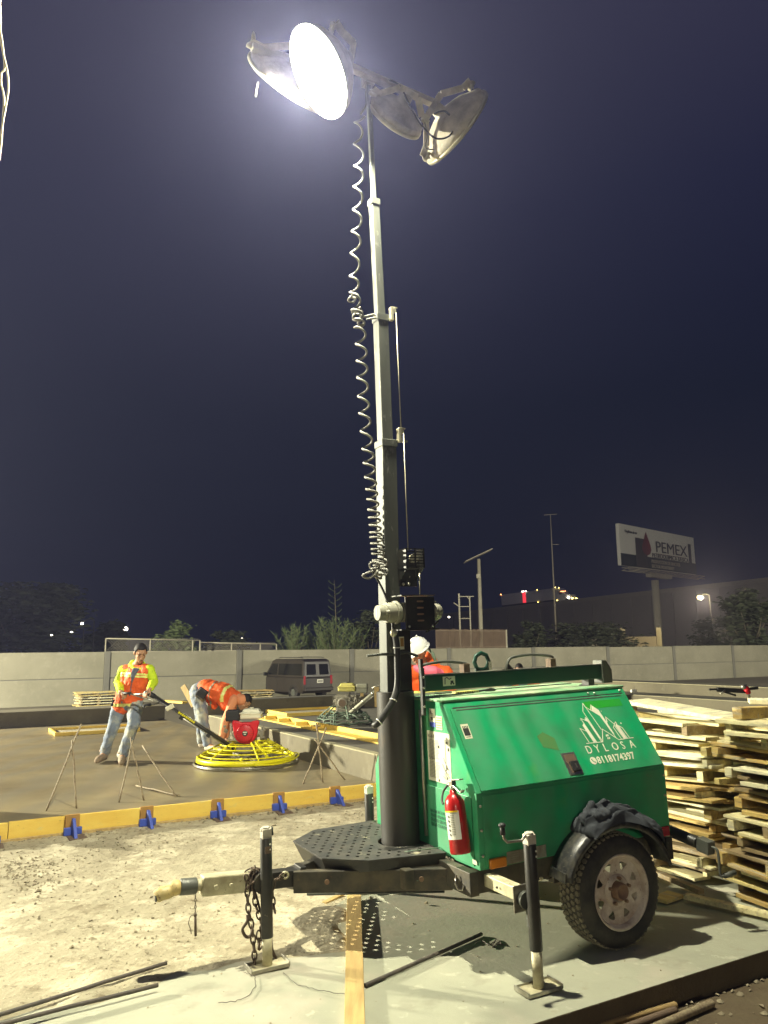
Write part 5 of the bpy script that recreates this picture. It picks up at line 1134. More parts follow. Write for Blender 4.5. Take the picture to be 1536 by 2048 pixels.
b.cap(nk, .055, hc, .05); b.cap(ch, .12, pe, .12); b.cap(nk, .07, ch, .11); b.cap(sh, .055, sh2, .055)
for a_, e_, w_ in ((sh, el, wr), (sh2, el2, wr2)): b.cap(a_, .05, e_, .042); b.cap(e_, .04, w_, .028)
for a_, e_, w_ in ((hA, kA, aA), (hB, kB, aB)): b.cap(a_, .08, e_, .055); b.cap(e_, .055, w_, .04); b.cap(w_, .04, w_ + Vector((-.03, -.14, -.05)), .03)
hand(b, wr, (-.7, -.6, -.2), (0, 0, -1), 1, .6, True); hand(b, wr2, (.7, -.6, -.2), (0, 0, -1), 1, .6, False)
blob('body', b, M_['skin'], m3, .0075, 1); face_bits(m3, q, R, s_)
b = MB(); cc = q(0, -.012, .045); b.sph(cc, (.112, .130, .115), 24, 16, R)
for v in list(b.bm.verts):
    if (R.transposed() @ (v.co - cc)).z < -.004: b.bm.verts.remove(v)
b.lathe([(.105, -.002), (.132, -.006), (.134, -.001), (.105, .008)], cc, R.col[2], 28); b.sph(cc + R @ Vector((0, .135, -.005)), (.07, .05, .006), 16, 8, R)
b.cap(cc + R @ Vector((0, -.06, .105)), .012, cc + R @ Vector((0, .06, .105)), .012)
mk('hat', (0.85, 0.85, 0.80), 0.35); b.build('hard_hat', M_['hat'], m3)
cl = clothe('jacket', [(sh, .075, el, .065), (el, .065, wr, .05), (sh2, .075, el2, .065), (el2, .065, wr2, .05), (sh, .085, sh2, .085), (nk + Vector((.03, .03, 0)), .085, ch, .14), (ch + Vector((.05, 0, 0)), .14, pe + Vector((.03, 0, 0)), .15), (ch + Vector((-.08, 0, 0)), .13, pe + Vector((-.06, 0, 0)), .14), (nk + Vector((.07, .07, .10)), .045, nk + Vector((.12, .04, .0)), .06)], 'orange', m3, wr=.012)
clothe('scarf', [(nk + Vector((-.08, -.10, -.04)), .05, nk + Vector((.10, -.12, -.06)), .06), (nk + Vector((.10, -.12, -.06)), .055, nk + Vector((.17, -.08, -.08)), .045)], 'pink', m3, wr=.01)
band('reflective_strip', cl, lambda c: 1.13 < c.z < 1.18, M_['reflect'], m3)
MB().tube([nk + Vector((.06, .02, .16)), nk + Vector((.10, .0, .12)), nk + Vector((.13, -.03, .03))], .018, 8).build('collar', M_['greenrust'], m3)
clothe('trousers', [(hA, .11, kA, .085), (kA, .08, aA, .065), (hB, .11, kB, .085), (kB, .08, aB, .065), (pe, .14, pe + Vector((0, 0, -.05)), .14)], 'jeans', m3, wr=.01)
for an in (aA, aB): clothe('boot', [(an, .055, an - Vector((0, 0, .04)), .05), (an - Vector((0, 0, .04)), .048, an + Vector((-.04, -.16, -.05)), .04)], 'boot', m3, .012, 2, .003, 30)

# ---- kneeling worker far behind
B4 = Vector((2.62, 15.0, .45)); m4 = thing('person', 'distant worker in orange vest over dark shirt kneeling behind the cabinet roof', 'person', B4)
hc = Vector((-.08, -.04, .74)); nk = Vector((-.03, 0, .62)); sh = Vector((.17, 0, .55)); sh2 = Vector((-.23, 0, .55)); ch = Vector((-.02, .02, .46)); pe = Vector((0, .08, .18)); el = Vector((.30, -.06, .36)); wr = Vector((.24, -.22, .20)); el2 = Vector((-.33, -.06, .36)); wr2 = Vector((-.25, -.2, .2)); kA = Vector((.12, -.28, .10)); kB = Vector((-.14, -.25, .10)); aA = Vector((.12, .22, .07)); aB = Vector((-.12, .22, .07))
b = MB(); q, R, s_ = head(b, hc, (-.2, -.8, -.5), (0, -.4, .9), .95); b.cap(nk, .055, hc, .05); b.cap(nk, .07, ch, .11); b.cap(ch, .12, pe, .12); b.cap(sh, .055, sh2, .055)
for a_, e_, w_ in ((sh, el, wr), (sh2, el2, wr2)): b.cap(a_, .05, e_, .042); b.cap(e_, .04, w_, .028)
for e_, w_ in ((kA, aA), (kB, aB)): b.cap(pe, .09, e_, .06); b.cap(e_, .055, w_, .04)
hand(b, wr, (-.3, -.8, -.5), (0, 0, -1), 1, .5, True); hand(b, wr2, (.3, -.8, -.5), (0, 0, -1), 1, .5, False)
blob('body', b, M_['skin'], m4, .009, 1); hairpiece(m4, q, R, s_, lo=-.03)
clothe('shirt', [(sh, .065, el, .055), (el, .055, wr, .045), (sh2, .065, el2, .055), (el2, .055, wr2, .045), (ch, .13, pe, .13), (nk, .07, ch, .12)], 'shirt', m4, wr=.006)
for sx_ in (-1, 1): clothe('vest', [(sh.lerp(sh2, .5 - sx_ * .30), .08, ch + Vector((sx_ * .10, 0, 0)), .10), (ch + Vector((sx_ * .11, 0, 0)), .10, pe + Vector((sx_ * .11, 0, 0)), .11)], 'orange', m4, wr=.006)
clothe('sleeve', [(sh, .072, sh.lerp(el, .6), .068)], 'orange', m4, wr=.004)
clothe('trousers', [(pe, .13, kA, .08), (kA, .075, aA, .06), (pe, .13, kB, .08), (kB, .075, aB, .06)], 'jeans', m4, wr=.006)

# ================================================================ POWER TROWELS
def trowel(lab, loc, rz, R_, yellow=True, handle=None, eng_rot=0.0, lattice=True):
    t = thing('power_trowel', lab, 'trowel machine', loc, 0)
    cg = 'yellow' if yellow else 'greenrust'; k = R_ / .62
    Z = lambda a: Matrix.Rotation(a, 3, 'Z')
    if yellow:
        b = MB(); b.lathe([(R_ * .985, .035), (R_ * 1.0, .030), (R_ * 1.0, .012), (R_ * .98, .008)], (0, 0, 0), (0, 0, 1), 64); b.lathe([(R_ * .97, .035), (R_ * 1.005, .045), (R_ * 1.01, .030), (R_ * .97, .02)], (0, 0, 0), (0, 0, 1), 64, closed=True); b.build('float_pan', M_['steel'], t)
        b = MB(); b.lathe([(R_ * .92, .055), (R_ * .955, .055), (R_ * .945, .115), (R_ * .915, .115)], (0, 0, 0), (0, 0, 1), 64, closed=True); b.build('guard_band', M_[cg], t)
    rings = [(.86, .135), (.74, .175), (.62, .215), (.50, .255)] if yellow else [(1.0, .05), (.92, .10), (.78, .135), (.62, .165), (.45, .19)]
    g = MB()
    for rr, z in rings:
        a0, a1 = (0, 2 * pi)
        n = 40; g.tube([Vector((cos(a0 + (a1 - a0) * i / n) * rr * R_, sin(a0 + (a1 - a0) * i / n) * rr * R_, z + (0 if yellow else .012 * sin(i * 1.7)))) for i in range(n)], .0085 if yellow else .010, 7, closed=True)
    g.build('guard_ring', M_[cg], t)
    for i in range(6):
        a = rz + i * pi / 3 + .25; d = Vector((cos(a), sin(a), 0))
        b = MB(); b.tube([d * R_ * .93 + Vector((0, 0, .10)), d * R_ * .86 + Vector((0, 0, .138)), d * R_ * .50 + Vector((0, 0, .258)), d * R_ * .36 + Vector((0, 0, .285))], .011, 7); b.build('guard_spoke', M_[cg], t)
    if yellow:
        # raised lattice hatch towards the right
        a = rz; P0 = lambda r_, aa, z: Vector((cos(aa) * r_ * R_, sin(aa) * r_ * R_, z))
        b = MB(); w0, w1 = -.42, .42
        for aa in (-.62, .42): b.beam(P0(.40, a + aa, .31), P0(.88, a + aa * .95, .14), .030, .010)
        for r_, z in ((.44, .30), (.56, .262), (.68, .22), (.80, .175)):
            b.tube([P0(r_, a + aa, z + .010 * (i % 2)) for i, aa in enumerate([-.6, -.45, -.3, -.15, 0, .15, .3, .42])], .0085, 6)
        b.build('lattice_hatch', M_[cg], t)
        b = MB(); b.tube([Vector((cos(aa) * 1.015 * R_, sin(aa) * 1.015 * R_, .085 + .02 * sin((aa - a) * 3))) for aa in [a - .9 + i * .12 for i in range(16)]], .010, 7); b.build('lift_rail', M_[cg], t)
        MB().sph((.05, -R_ * .93, .14), .022).build('knob', M_[cg], t)
    for i in range(4):
        a = i * pi / 2 + .5; d = Vector((cos(a), sin(a), 0)); b = MB(); b.beam(d * .12, d * R_ * .9, .13 * k, .006); o = b.build('blade', M_['steel'], t); o.location.z = .05
        b = MB(); b.beam(d * .08 + Vector((0, 0, .085)), d * R_ * .8 + Vector((0, 0, .075)), .03, .03); b.build('blade_arm', M_['engine'], t)
    zt = .30 if yellow else .17
    b = MB(); b.cyl((0, 0, .07), (0, 0, .20), .09, .10, n=18); b.box((0, -.02, .20), (.22, .20, .10)); b.build('gearbox', M_['engine'], t, bevel=.01)
    b = MB(); zt2 = zt - (.06 if yellow else 0); b.box((0, 0, zt2 + .015), (.36 * k + .02, .26, .012)); b.box((-.17 * k, 0, zt2 - .03), (.02, .24, .09)); b.box((.17 * k, 0, zt2 - .03), (.02, .24, .09)); b.build('mount_plate', M_[cg], t, bevel=.003)
    # engine : faces -y when eng_rot = 0
    E_ = bpy.data.objects.new('engine', None); COL.objects.link(E_); E_.parent = t; E_.location = (0, 0, zt + (-.035 if yellow else .03)); E_.rotation_euler = (0, 0, eng_rot)
    b = MB(); b.box((0, .03, .10), (.24, .24, .19)); b.box((-.02, .05, .21), (.20, .22, .08)); b.cyl((.10, -.02, .12), (.18, -.02, .12), .055, .045)
    for i in range(7): b.box((-.14, .04, .09 + i * .022), (.07, .15, .006))
    b.build('crankcase', M_['engine'], E_, bevel=.01)
    if yellow:
        b = MB(); sp = []
        poly_ = [(-.10, .285), (-.165, .295), (-.175, .26), (-.158, .21)] + [(.152 * cos(radians(q_)), .150 + .150 * sin(radians(q_))) for q_ in range(190, 351, 16)] + [(.158, .21), (.175, .26), (.165, .295), (.10, .285), (.05, .268), (-.05, .268)]
        b.prism(poly_, -.155, -.09, lambda a_, c_, d_: Vector((a_, d_, c_))); sh_ = b.build('engine_shroud', M_['redplastic'], E_, bevel=.018, seg=3)
        b = MB(); b.lathe([(.112, .0), (.108, .030), (.095, .038), (.0001, .040)], (0, -.148, .135), (0, -1, 0), 32); b.build('starter_cover', M_['redplastic'], E_, bevel=0)
        b = MB()
        for rr in (.060, .078, .094):
            n_ = int(rr * 260)
            for i in range(n_):
                a = 2 * pi * i / n_; b.cyl((cos(a) * rr, -.186, .135 + sin(a) * rr), (cos(a) * rr, -.1895, .135 + sin(a) * rr), .0038, n=6)
        b.build('vent_hole', M_['rust'], sh_)
        b = MB(); b.cyl((0, -.186, .135), (0, -.190, .135), .036, n=20); b.build('badge', M_['ink'], sh_); b = MB(); b.box((0, -.191, .150), (.05, .002, .012)); b.box((0, -.191, .125), (.028, .002, .010)); b.build('badge_print', M_['white'], sh_)
    else:
        b = MB(); b.cyl((0, -.09, .13), (0, -.14, .13), .085, .07, n=24); b.build('flywheel', M_['engine'], E_); MB().cyl((0, -.14, .13), (0, -.155, .13), .055, n=20).build('starter_cup', M_['rust'], E_)
        b = MB()
        for i in range(10): a = random.uniform(0, 6.28); b.box((cos(a) * .13, -.05 - random.random() * .06, .13 + sin(a) * .11), (.05, .04, .03), Matrix.Rotation(a, 3, 'Y'))
        b.build('engine_fittings', M_['engine'], E_, bevel=.005)
    # tank
    b = MB(); b.box((.055, .01, .345), (.27, .22, .085)); b.box((.055, .01, .405), (.24, .19, .05), taper=.80); tk = b.build('fuel_tank', M_['tank' if yellow else 'tankyellow'], E_, bevel=.018, seg=3)
    b = MB(); b.box((.055, .01, .372), (.292, .24, .008)); b.build('tank_seam', M_['tank' if yellow else 'tankyellow'], tk, bevel=.003); MB().cyl((.055, .01, .425), (.055, .01, .445), .03).build('fuel_cap', M_['tank' if yellow else 'plastic'], tk, bevel=.004)
    sgn = -1 if yellow else 1
    b = MB(); b.box((.055 + sgn * .235, .0, .345), (.17, .17, .14)); af = b.build('air_filter', M_['plastic' if yellow else 'inkgrey'], E_, bevel=.015); MB().box((.055 + sgn * .235, .0, .355), (.176, .176, .006)).build('filter_seam', M_['ink'], af)
    b = MB(); random.seed(8)
    for i in range(16): c = Vector((sgn * random.uniform(.12, .27), random.uniform(-.12, .02), random.uniform(.12, .27))); b.box(c, (random.uniform(.02, .05), .03, random.uniform(.015, .04)), Matrix.Rotation(random.uniform(-1, 1), 3, 'Y'))
    for i in range(4): x = sgn * random.uniform(.14, .26); b.tube([(x, -.10, .25), (x + random.uniform(-.05, .05), -.14, .15), (x + random.uniform(-.08, .08), -.10, .04)], .005, 5)
    b.build('carburettor', M_['engine'], E_, bevel=.003)
    if yellow:
        b = MB(); b.box((.20, -.02, .10), (.05, .10, .12)); b.cyl((.19, -.06, .06), (.24, -.08, .075), .02); b.cyl((.20, 0, .20), (.23, 0, .14), .02); b.build('muffler', M_['engine'], E_, bevel=.006)
    return t
TW = Vector((-1.805, 10.307, 0.16))
tw = trowel('yellow caged power trowel with red engine and white tank beside the bending worker', TW, -.35, .663, True, eng_rot=.05)
def h(px, py, Y): return at(px, py, Y * K) - TW
e0 = h(468, 1496, 9.95); e1 = h(300, 1387, 9.88); 
b = MB(); b.tube([e0, e0.lerp(e1, .5), e1], .026, 12); hb = b.build('handle_shaft', M_['black'], tw)
b = MB(); b.tube([e0 + Vector((0, 0, -.035)), e0.lerp(e1, .62) + Vector((0, 0, -.038))], .009, 8); b.tube([e0.lerp(e1, .05) + Vector((0, -.01, .03)), e1 + Vector((0, -.01, .02))], .006, 8); b.build('control_rod', M_['steel'], hb)
for t_ in (.30, .62): c = e0.lerp(e1, t_); MB().box(c + Vector((0, 0, -.045)), (.05, .03, .05), Matrix.Rotation(.55, 3, 'Y')).build('rod_clamp', M_['plastic'], hb)
for i in range(9):
    c = e0.lerp(e1, .47 + i * .022); MB().box(c + Vector((0, -.0275, .004)), (.022, .002, .022 if i % 2 else .028), Matrix.Rotation(.56, 3, 'Y')).build('shaft_lettering', M_['yellow'], hb)
b = MB(); c = e0.lerp(e1, .775); b.box(c + Vector((0.02, -.02, -.02)), (.11, .03, .06), Matrix.Rotation(-.5, 3, 'Y')); b.build('throttle_cover', M_['tank'], hb, bevel=.012)
b = MB(); b.tube([h(247, 1386, 9.98), h(262, 1388, 9.90), h(318, 1406, 9.80)], .010, 8); b.tube([h(318, 1406, 9.80), h(300, 1411, 9.7), h(290, 1413, 9.65)], .011, 8); b.tube([h(268, 1389, 9.95), e1], .013, 8); b.build('handlebar', M_['steel'], hb)
MB().cyl(h(286, 1412, 9.64), h(302, 1409, 9.7), .018).build('grip', M_['plastic'], hb); MB().cyl(h(244, 1386, 9.99), h(262, 1387, 9.90), .017).build('grip', M_['plastic'], hb)
b = MB(); b.cyl(e1 + Vector((-.03, 0, .01)), e1 + Vector((.06, 0, -.04)), .034, .032); b.build('grip', M_['plastic'], hb)
MB().sph(e1 + Vector((-.045, -.01, .01)), .03).build('clutch_lever_hub', M_['steel'], hb)
TW2 = Vector((-.66, 12.4, .45)); t2 = trowel('idle power trowel with tangled green guard and yellow tank on the raised slab', TW2, .5, .44, False, eng_rot=-.1)
def h(px, py, Y): return at(px, py, Y) - TW2
e0 = h(690, 1434, 12.3); e1 = h(752, 1382, 12.0); hb = MB().tube([e0, e1], .028, 10).build('handle_shaft', M_['inkgrey'], t2)
b = MB(); b.tube([e0 + Vector((0, 0, -.04)), e1 + Vector((0, 0, -.04))], .010, 6); 
for t_ in (.3, .6, .9): b.cyl(e0.lerp(e1, t_) - Vector((.01, 0, .01)), e0.lerp(e1, t_) + Vector((.01, 0, .01)), .036)
b.tube([e1, h(763, 1374, 12.0), h(768, 1384, 11.9), h(757, 1390, 11.9)], .012, 6); b.tube([e1 + Vector((-.03, 0, 0)), h(745, 1376, 12.0), h(757, 1370, 12.0), h(766, 1368, 12.0)], .010, 6); b.build('handlebar', M_['steel'], hb)
b = MB(); random.seed(4)
for i in range(9):
    a = random.uniform(-2.8, .2); r_ = .44; b.tube([Vector((cos(a) * .2, sin(a) * .2, .17)), Vector((cos(a + .2) * .35, sin(a + .2) * .35, .14 + random.random() * .05)), Vector((cos(a + .3) * r_ * 1.03, sin(a + .3) * r_ * 1.03, .02))], .009, 6)
b.build('bent_guard_wire', M_['greenrust'], t2)
o = MB().tube(smooth([(.35 + TW2.x, 12.15, .47), (0.05 + TW2.x + .9, 12.3, .465), (TW2.x + 1.5, 12.6, .465)]), .008, 6).build('hose', M_['plastic']); tag(o, 'thin dark hose on the raised slab right of the green machine', 'hose')
for lab, a, c, wd in (('yellow wooden stake leaning beside the idle machine handle', (754, 1414, 11.8), (753, 1374, 11.8), .07), ('pale plank leaning behind the bending worker', (388, 1412, 14.5), (366, 1372, 14.7), .10), ('short yellow wooden stub on the far kerb behind the idle machine', (724, 1393, 15.2), (723, 1376, 15.2), .06)):
    b = MB(); b.beam(at(*a), at(*c), wd, .03, (0, 1, 0)); o = b.build('wooden_stake', M_['timber']); tag(o, lab, 'stake')
o = MB().beam(at(370, 1405, 15.5), at(330, 1402, 15.8), .14, .04).build('scrap_plank', M_['formwood']); tag(o, 'yellow plank lying on the back kerb left of the leaning plank', 'plank')
# third machine handle at right
t = thing('machine_handle', 'black machine handle with red grip lying above the right pallet stack', 'machine handle', at(1490, 1385, 9))
def h(px, py, Y): return at(px, py, Y) - Vector(t.location)
b = MB(); b.beam(h(1434, 1379, 9), h(1490, 1382, 9), .05, .05); b.beam(h(1418, 1379, 9), h(1446, 1378, 9), .03, .02); b.beam(h(1446, 1383, 9), h(1472, 1391, 9), .02, .02); b.beam(h(1494, 1378, 9), h(1516, 1376, 9), .03, .03); b.build('bar', M_['plastic'], t, bevel=.005)
b = MB(); b.cap(h(1493, 1378, 8.95), .035, h(1496, 1384, 8.95), .03); b.build('grip', M_['redplastic'], t)
b = MB(); b.sph(h(1487, 1374, 8.95), .03); b.tube([h(1480, 1370, 8.95), h(1487, 1373, 8.95), h(1493, 1369, 8.95)], .008, 6); b.tube([h(1496, 1385, 8.95), h(1500, 1396, 8.95)], .012, 6); b.tube([h(1450, 1381, 8.95), h(1440, 1388, 8.95)], .01, 6); b.build('lever', M_['steel'], t)
t.location = t.location
o = MB().box(at(1267, 1382, 13), (.10, .05, .05), Matrix.Rotation(.3, 3, 'Z')).build('paper_cup', M_['white'], bevel=.01); tag(o, 'small white scrap on the terrace just right of the cabinet', 'scrap')

# ================================================================ VAN
V = thing('van', 'dark brown van parked facing the perimeter wall, seen from its rear corner', 'van', S(15.75, 34.4, -.72), SA + .20)
# local: x = width (right), y = forward, z up ; rear at y=0
W2, LV, HV = .86, 4.6, 1.93
b = MB()
low = [(0.0, .42), (.0, 1.02), (LV * .78, 1.02), (LV * .93, .96), (LV, .82), (LV + .02, .42), (LV - .1, .28), (.1, .28)]
b.prism(low, -W2, W2, lambda a, c, d: Vector((d, a, c))); lowb = b.build('body', M_['vanpaint'], V, bevel=.06, seg=3)
b = MB(); up_prof = [(.02, 1.0), (.12, 1.80), (.35, 1.88), (2.6, 1.88), (2.85, 1.80), (3.45, 1.02)]
vs0 = []; A = [b.bm.verts.new((-W2 + (0.10 if z > 1.5 else .01), y, z)) for y, z in up_prof]; Bv = [b.bm.verts.new((W2 - (0.10 if z > 1.5 else .01), y, z)) for y, z in up_prof]
b.bm.faces.new(A[::-1]); b.bm.faces.new(Bv)
for i in range(len(A)): j = (i + 1) % len(A); b.bm.faces.new((A[i], A[j], Bv[j], Bv[i]))
cab = b.build('upper_body', M_['vanpaint'], V, bevel=.05, seg=3)
def rear(x0, x1, z0, z1, off):
    f = lambda x, z: Vector((x * (1 - .06 * max(0, (z - 1.0))), .02 + .125 * max(0, (z - 1.0)) - off, z)); return [f(x0, z0), f(x1, z0), f(x1, z1), f(x0, z1)]
def slab(mb, q, th): 
    n = (q[1] - q[0]).cross(q[2] - q[0]).normalized(); A = [mb.bm.verts.new(p) for p in q]; B = [mb.bm.verts.new(p + n * th) for p in q]
    mb.bm.faces.new(A[::-1]); mb.bm.faces.new(B)
    for i in range(4): mb.bm.faces.new((A[i], A[(i + 1) % 4], B[(i + 1) % 4], B[i]))
for sx_ in (-1, 1):
    x0, x1 = (-.70, -.06) if sx_ < 0 else (.06, .70)
    b = MB(); slab(b, rear(x0, x1, .55, 1.74, .0), .012); dr = b.build('rear_door', M_['vanpaint'], V, bevel=.01)
    b = MB(); slab(b, rear(x0 + .05, x1 - .05, 1.14, 1.64, .014), .006); b.build('rear_window', M_['glass'], dr, bevel=.004)
    b = MB(); b.box((sx_ * .785, -.005, .90), (.10, .05, .40)); b.build('tail_lamp', M_['redlens'], V, bevel=.01)
def side(y0, y1, z0, z1, sx_, off=.004, yt=None):
    f = lambda y, z: Vector((sx_ * (W2 - .01 - .09 * max(0, (z - 1.0)) / .5 * .62 + off), y, z)); a0, a1 = yt or (y0, y1); q = [f(y0, z0), f(a0, z1), f(a1, z1), f(y1, z0)]; return q if sx_ > 0 else q[::-1]
for sx_ in (-1, 1):
    for y0, y1, yt, nm in ((.18, 2.20, (.26, 2.20), 'side_window'), (2.30, 3.22, (2.30, 2.78), 'front_side_window')):
        b = MB(); slab(b, side(y0, y1, 1.12, 1.66, sx_, .012, yt), .006); b.build(nm, M_['glass'], V, bevel=.003)
    b = MB(); b.box((sx_ * (W2 + .13), 3.15, 1.15), (.18, .10, .17)); b.build('wing_mirror', M_['plastic'], V, bevel=.03)
    b = MB(); b.tube([(sx_ * .62, .4, 1.93), (sx_ * .62, .6, 1.96), (sx_ * .62, 2.3, 1.96), (sx_ * .62, 2.5, 1.92)], .018, 6); b.build('roof_rail', M_['plastic'], V)
    b = MB(); b.box((sx_ * (W2 + .003), 2.26, .75), (.006, .012, .8)); b.box((sx_ * (W2 + .012), 2.42, .98), (.02, .14, .03)); b.build('door_handle', M_['plastic'], V)
    for y in (.85, 3.45):
        wv = MB().cyl((sx_ * (W2 - .22), y, .31), (sx_ * (W2 - .0), y, .31), .31, n=28).build('wheel', M_['rubber'], V, bevel=.03); MB().cyl((sx_ * (W2 - .0), y, .31), (sx_ * (W2 + .008), y, .31), .17, n=24).build('rim', M_['galv'], wv)
        b = MB(); b.lathe([(.34, -.03), (.37, -.03), (.37, .01), (.34, .01)], (sx_ * W2, y, .31), (sx_, 0, 0), 24, closed=True); b.build('wheel_arch', M_['plastic'], V)
b = MB(); b.box((0, -.06, .47), (1.66, .16, .17)); b.build('rear_bumper', M_['vanpaint'], V, bevel=.03)
b = MB(); b.box((.10, -.022, .84), (.36, .012, .17)); pt = b.build('number_plate', M_['white'], V); 
for i in range(6): MB().box((-.03 + i * .05, -.030, .84), (.03, .003, .07)).build('plate_print', M_['ink'], pt)

# ================================================================ PALLET STACKS
random.seed(12)
WORDS = ['bottom', 'second', 'third', 'fourth', 'fifth', 'sixth', 'seventh', 'eighth', 'ninth', 'tenth', 'eleventh', 'twelfth', 'thirteenth']
MNAME = ['golden', 'pale yellow', 'dark brown', 'orange brown', 'bleached']
def pallet(stack, k, n, u, v, z, du, dv, rot, tilt, group, thick=.10):
    mi = random.choices(range(5), (4, 4, 4, 4, 3))[0]
    pos = 'topmost' if k == n - 1 else (WORDS[k] + (' from the bottom' if k else ''))
    t = thing('formwork_pallet', '%s wooden pallet, %s of the %s' % (MNAME[mi], pos if k else 'lowest', stack), 'pallet', S(u, v, z), SA + rot, group)
    t.rotation_euler = (tilt[0], tilt[1], SA + rot)
    pm = lambda: M_['pal%d' % (mi if random.random() < .6 else random.randrange(5))]
    # boards run along local y (the long side), stringers along x
    ht = .0215
    nb = 3
    for lay, zz in ((0, ht / 2), (1, thick - ht / 2)):
        b = MB(); cnt = 0; y_ = 0
        wb = du / 6.0
        for i in range(6):
            if random.random() < (.55 if lay == 0 else .30) and i not in (0, 5): continue
            x = -du / 2 + wb * (i + .5) + random.uniform(-.01, .01); o_ = random.uniform(-.09, .09)
            b.box((x, o_, zz + random.uniform(-.002, .003)), (wb * random.uniform(.72, .95), dv + random.uniform(-.28, .16), ht * random.uniform(.7, 1.2)), Matrix.Rotation(random.uniform(-.03, .03), 3, 'Z') @ Matrix.Rotation(random.uniform(-.022, .022), 3, 'X'))
        b.build('lower_boards' if lay == 0 else 'deck_boards', pm(), t, bevel=.002)
    for y in (-dv * .42, random.uniform(-.1, .1), dv * .42):
        b = MB(); b.box((random.uniform(-.04, .04), y + random.uniform(-.03, .03), thick / 2), (du * random.uniform(.85, 1.06), random.uniform(.035, .06), thick - 2 * ht - .004)); b.build('stringer', pm(), t, bevel=.002)
    return t
z = .0
nA = 10
for k in range(nA):
    th = random.uniform(.082, .115); pallet('stack directly behind the trailer wheel', k, nA, 5.10 + random.uniform(-.06, .06), 4.25 + random.uniform(-.08, .08), z + .003, .98, 1.20, random.uniform(-.14, .14), (random.uniform(-.03, .03) - .02, random.uniform(-.03, .03)), 'pallets stacked behind the trailer', th); z += th + .006
zA = z
z = 0; nB = 11
for k in range(nB):
    th = random.uniform(.085, .112); pallet('stack at the right photo edge', k, nB, 5.00 + random.uniform(-.05, .05), 3.07 + random.uniform(-.04, .04), z + .003, 1.15, .82, -.10 + random.uniform(-.16, .16), (random.uniform(-.02, .02), random.uniform(-.03, .03)), 'pallets stacked at the right edge', th); z += th + .006
zB = z
def loose(lab, c, L_, wd, th, yaw, pitch=0, roll=0, mat='pal0'):
    b = MB(); b.box((0, 0, 0), (L_, wd, th)); o = b.build('loose_plank', M_[mat], bevel=.003); o.location = c; o.rotation_euler = (roll, pitch, yaw); tag(o, lab, 'plank')
loose('bleached wide board tilted on top of the stack behind the trailer', S(4.85, 4.0, zA + .07), .92, .34, .028, SA - pi / 2 + .15, .10, 0, 'pal4')
loose('broad yellow board propped under the bleached board on the left stack', S(4.80, 4.35, zA + .01), .85, .10, .03, SA - pi / 2 + .5, .15, 0, 'pal0')
loose('dark snow edged beam lying on the left stack', S(4.75, 4.62, zA + .02), .55, .07, .06, SA + .3, -.05, 0, 'pal2')
loose('short squared beam crossing the top of the right stack', S(4.65, 3.25, zB + .03), .45, .08, .07, SA - .2, 0, 0, 'pal3')
loose('bleached plank lying on top of the right stack', S(5.0, 3.0, zB + .09), 1.0, .20, .03, SA - .9, 0, 0, 'pal4')
loose('small flat board lying on the slab in front of the pallets', S(4.16, 3.72, .018), .20, .12, .02, SA + .15, 0, 0, 'pal0')
loose('yellow plank leaning out at the foot of the right stack', S(4.32, 3.30, .035), .7, .06, .03, SA - pi / 2 + .25, 0, 0, 'pal1')
loose('dark plank sticking out below the left stack', S(4.42, 3.95, .05), .62, .05, .03, SA - pi / 2 - .1, .05, 0, 'pal2')
loose('thin plank lying behind the trailer fender', S(4.25, 4.35, .10), .5, .09, .02, SA + .4, 0, 0, 'pal1')
# distant pallet stacks
for nm, c, n, L_ in (('distant stack left of the standing operator', at(191, 1414, 31.0), 8, 1.55), ('distant stack left of the dark van', at(505, 1391, 37.0), 5, 1.75)):
    c.z = -.72; 
    for k in range(n):
        t = thing('formwork_pallet', '%s pallet, %s of the %s' % (random.choice(['tan', 'grey brown', 'weathered']), 'lowest' if k == 0 else ('topmost' if k == n - 1 else WORDS[k] + ' from the bottom'), nm), 'pallet', c + Vector((random.uniform(-.06, .06), 0, k * .098)), SA + random.uniform(-.12, .12), 'pallets of the %s' % nm)
        b = MB()
        for i in range(5): b.box((0, -.4 + i * .2 + random.uniform(-.02, .02), .078), (L_ + random.uniform(-.15, .15), .12, .025), Matrix.Rotation(random.uniform(-.02, .02), 3, 'Y'))
        b.build('deck_boards', M_['pal%d' % random.choice((0, 1, 3, 4))], t)
        b = MB()
        for x in (-L_ * .42, 0, L_ * .42): b.box((x, 0, .032), (.08, .9, .06))
        b.build('stringer', M_['pal2'], t)
